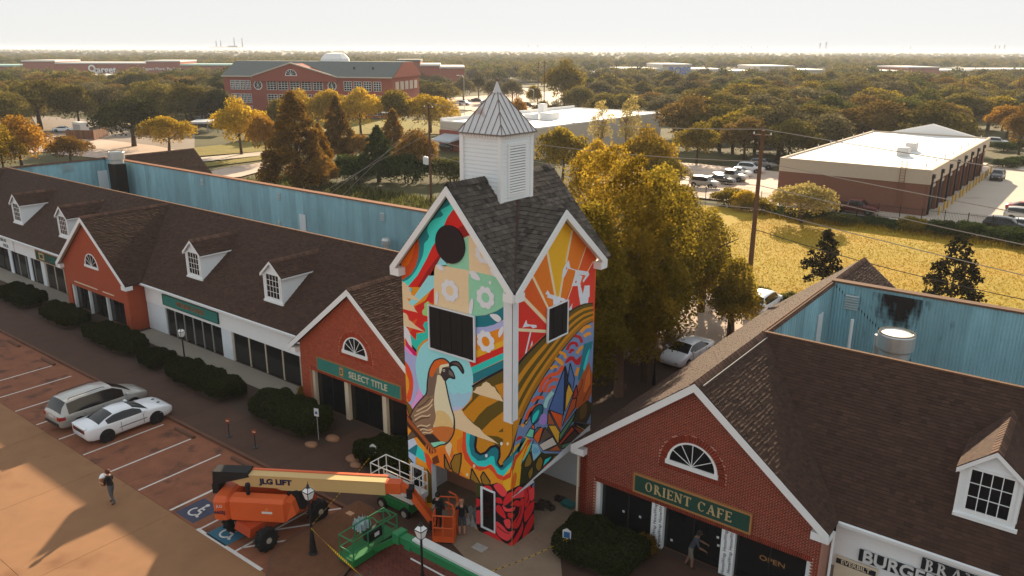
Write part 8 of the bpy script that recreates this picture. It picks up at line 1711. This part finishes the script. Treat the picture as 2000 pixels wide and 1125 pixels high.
def person(label, loc, rz, shirt, trousers, legs_skin, shoes, skin, hair, pose, cap=False, h=1.75):
    """figure facing +Y of its own frame. pose: lean (forward), stride, arms = two lists (elbow, wrist) offsets from the shoulder"""
    t = thing('person', label, 'person', loc, rz); k = h/1.75; ln, sd = pose.get('lean', 0), pose.get('stride', .0); dz = pose.get('drop', 0)
    N_, E_, SM = [], [], []
    def nd(x, y, z, r): N_.append((x*k, y*k, z*k, r*k if not isinstance(r, tuple) else (r[0]*k, r[1]*k))); return len(N_)-1
    def ed(a, b, m): E_.append((a, b)); SM.append(m)
    hz = .95-dz; pel = nd(0, 0, hz, (.155, .115)); wst = nd(0, ln*.35, hz+.17, (.14, .10)); chs = nd(0, ln*.75, hz+.38, (.165, .115)); upp = nd(0, ln*.98, hz+.48, (.13, .09)); nck = nd(0, ln*1.1, hz+.555, .055); hd0 = nd(0, ln*1.2+.015, hz+.63, .075); hd1 = nd(0, ln*1.28+.02, hz+.72, .098); hd2 = nd(0, ln*1.3+.01, hz+.78, .075)
    ed(pel, wst, 0); ed(wst, chs, 0); ed(chs, upp, 0); ed(upp, nck, 3); ed(nck, hd0, 3); ed(hd0, hd1, 3); ed(hd1, hd2, 3)
    for s in (-1, 1):
        f = sd*s; hip = nd(s*.10, 0, hz-.06, .095); kn = nd(s*.105, f*.5+.03, .50-dz*.5, .066); an = nd(s*.105, f-.02+(-.05 if f < 0 else 0), .10+(.04 if f < -.1 else 0), .042); to = nd(s*.115, f+.14, .045, .042)
        ed(pel, hip, 1); ed(hip, kn, 1); ed(kn, an, 2 if legs_skin else 1); ed(an, to, 4)
        (ex, ey, ez), (wx, wy, wz) = pose['arms'][0 if s < 0 else 1]
        sh = nd(s*.19, ln*.95, hz+.45, .066); el = nd(s*(.19+ex), ln*.95+ey, hz+.45+ez, .046); wr = nd(s*(.19+wx), ln*.95+wy, hz+.45+wz, .032)
        dv = np.array(N_[wr][:3])-np.array(N_[el][:3]); dv /= np.linalg.norm(dv)+1e-9; side = np.cross(dv, [0, 0, 1.0]); side = side/np.linalg.norm(side) if np.linalg.norm(side) > .2 else np.array([0, 1.0, 0])
        w0 = np.array(N_[wr][:3])/k; pm_ = w0+dv*.085; pa_ = nd(*pm_, (.038, .018))
        ed(upp, sh, 0); ed(sh, el, 0); ed(el, wr, 3 if pose.get('bare', True) else 0); ed(wr, pa_, 3)
        curl = np.cross(side, dv)*-.02
        for q, ll in ((-.030, .062), (-.010, .074), (.010, .070), (.029, .055)):
            a_ = nd(*(pm_+side*q+dv*ll*.5+curl*.4), .0095); b_ = nd(*(pm_+side*q*1.1+dv*ll+curl*1.6), .008); ed(pa_, a_, 3); ed(a_, b_, 3)
        th_ = nd(*(w0+dv*.05-side*.045+curl), .010); t2 = nd(*(w0+dv*.085-side*.06+curl*1.8), .009); ed(wr, th_, 3); ed(th_, t2, 3)
    mats = [M[shirt], M[trousers], M[skin], M[skin], M[shoes]]
    skinned('body', N_, E_, SM, mats, t)
    hc = N_[hd1]; r = .108*k; b = MB(); prof = [(r*.99, -.015*k), (r*1.02, .03*k), (r*.86, .075*k), (r*.5, .105*k), (.002, .118*k)] if not cap else [(r*1.0, .02*k), (r*1.03, .045*k), (r*.9, .09*k), (r*.5, .118*k), (.002, .128*k)]
    b.lathe(prof, 14, (hc[0], hc[1]-.012*k, hc[2]))
    if not cap: b.lathe([(r*.9, -.07*k), (r*1.0, -.01*k), (r*.6, .0)], 12, (hc[0], hc[1]-.03*k, hc[2]))
    else: b.hull8([(hc[0]-.07*k, hc[1]+.07*k, hc[2]+.02*k), (hc[0]+.07*k, hc[1]+.07*k, hc[2]+.02*k), (hc[0]+.055*k, hc[1]+.17*k, hc[2]+.01*k), (hc[0]-.055*k, hc[1]+.17*k, hc[2]+.01*k), (hc[0]-.07*k, hc[1]+.07*k, hc[2]+.035*k), (hc[0]+.07*k, hc[1]+.07*k, hc[2]+.035*k), (hc[0]+.055*k, hc[1]+.17*k, hc[2]+.02*k), (hc[0]-.055*k, hc[1]+.17*k, hc[2]+.02*k)])
    b.build('cap' if cap else 'hair', M[hair], t, world=False, smooth=True)
    f = MB(); fy = hc[1]+.09*k
    MB().hull8([(hc[0]-.014*k, fy-.02, hc[2]-.045*k), (hc[0]+.014*k, fy-.02, hc[2]-.045*k), (hc[0]+.010*k, fy+.022*k, hc[2]-.038*k), (hc[0]-.010*k, fy+.022*k, hc[2]-.038*k), (hc[0]-.008*k, fy-.02, hc[2]+.01*k), (hc[0]+.008*k, fy-.02, hc[2]+.01*k), (hc[0]+.005*k, fy+.006*k, hc[2]+.008*k), (hc[0]-.005*k, fy+.006*k, hc[2]+.008*k)]).build('nose', M[skin], t, world=False)
    for s in (-1, 1):
        MB().lathe([(.0, -.006), (.013*k, 0), (.0, .006)], 8, (hc[0]+s*.034*k, fy-.004*k, hc[2]+.005*k), axis='Y').build('eye', M['hair_dark'], t, world=False); MB().lathe([(.0, -.012*k), (.026*k, 0), (.0, .012*k)], 8, (hc[0]+s*.098*k, hc[1], hc[2]-.012*k), axis='X').build('ear', M[skin], t, world=False)
    MB().box(hc[0]-.024*k, fy-.012*k, hc[2]-.068*k, hc[0]+.024*k, fy-.002*k, hc[2]-.060*k).build('mouth', M['bag_brown'], t, world=False)
    return t
fr_ = math.atan2(-_r[0], _r[1])                   # heading whose +Y points along camera right
HL = math.atan2(-_r[1], -_r[0])-H90               # facing camera left
person('person in dark shirt and grey trousers carrying a bundle across the lot', (-33.7, 13.95, .0), HL-.25, 'cloth_black', 'cloth_grey', False, 'shoe_dark', 'skin', 'hair_red', dict(stride=.14, lean=.03, arms=[((.06, .06, -.26), (.0, .30, -.24)), ((.06, .06, -.26), (.0, .30, -.22))]))
u = np.array([math.cos(HL-.25+H90), math.sin(HL-.25+H90)]); q = np.array([-33.7, 13.95])+u*.34
t = thing('carried_bag', 'brown sack held by the person crossing the lot', 'bag', (q[0], q[1], 1.02), HL); loft(MB(), [[(math.cos(a)*.15*s, math.sin(a)*.12*s, z_) for a in [i*.6283 for i in range(10)]] for z_, s in ((-.12, .5), (-.05, 1), (.12, 1.1), (.25, .9), (.3, .7))]).build('sack', M['bag_brown'], t, world=False)
t = thing('paper_bundle', 'white crumpled paper on top of the brown sack held in the lot', 'paper', (q[0], q[1], 1.3), HL); loft(MB(), [[(math.cos(a)*.17*s*(1+.2*math.sin(3*a)), math.sin(a)*.13*s*(1+.2*math.cos(5*a)), z_+.03*math.sin(4*a)) for a in [i*.6283 for i in range(10)]] for z_, s in ((.025, .8), (.08, 1.1), (.14, .9), (.18, .4))]).build('sheets', M['white_paint'], t, world=False)
person('person in black hooded clothes and white shoes standing in the orange basket', (-20.28, 21.28, .335), .3, 'cloth_black', 'cloth_black', False, 'shoe_white', 'skin', 'cloth_black', dict(bare=False, arms=[((.06, .05, -.27), (.03, .28, -.30)), ((.08, .02, -.28), (.04, .16, -.48))]))
person('person in tan cap, black top and shorts beside the orange basket', (-19.35, 21.75, .15), .75, 'cloth_black', 'cloth_slate', True, 'shoe_dark', 'skin', 'cap_tan', dict(arms=[((.10, .12, -.22), (-.02, .34, -.08)), ((.07, .0, -.28), (.06, .1, -.50))]), cap=True, h=1.72)
person('man in grey shirt and khaki shorts leaning at the cafe door', (-10.75, 25.72, .135), -1.15, 'cloth_slate', 'cloth_khaki', True, 'shoe_dark', 'skin_dark', 'hair_dark', dict(lean=.22, drop=.03, stride=.1, arms=[((.05, .12, -.22), (.0, .36, -.30)), ((.05, .10, -.24), (.0, .32, -.38))]))
# ================================================================= haze: one closed box of even, pale air
hz = MB().box(-16500, -60, -1.6, 11500, 16500, 24.0).build('haze', [])
tag(hz, 'thin pale haze over the whole plain', 'haze', kind='stuff')
hm = bpy.data.materials.new('haze_air'); hm.use_nodes = True; t_ = hm.node_tree; t_.nodes.remove(t_.nodes['Principled BSDF'])
pv = t_.nodes.new('ShaderNodeVolumePrincipled'); pv.inputs['Color'].default_value = (.84, .90, 1.0, 1); pv.inputs['Density'].default_value = 0.00012; pv.inputs['Anisotropy'].default_value = .2
t_.links.new(pv.outputs[0], t_.nodes['Material Output'].inputs['Volume']); hz.data.materials.append(hm)
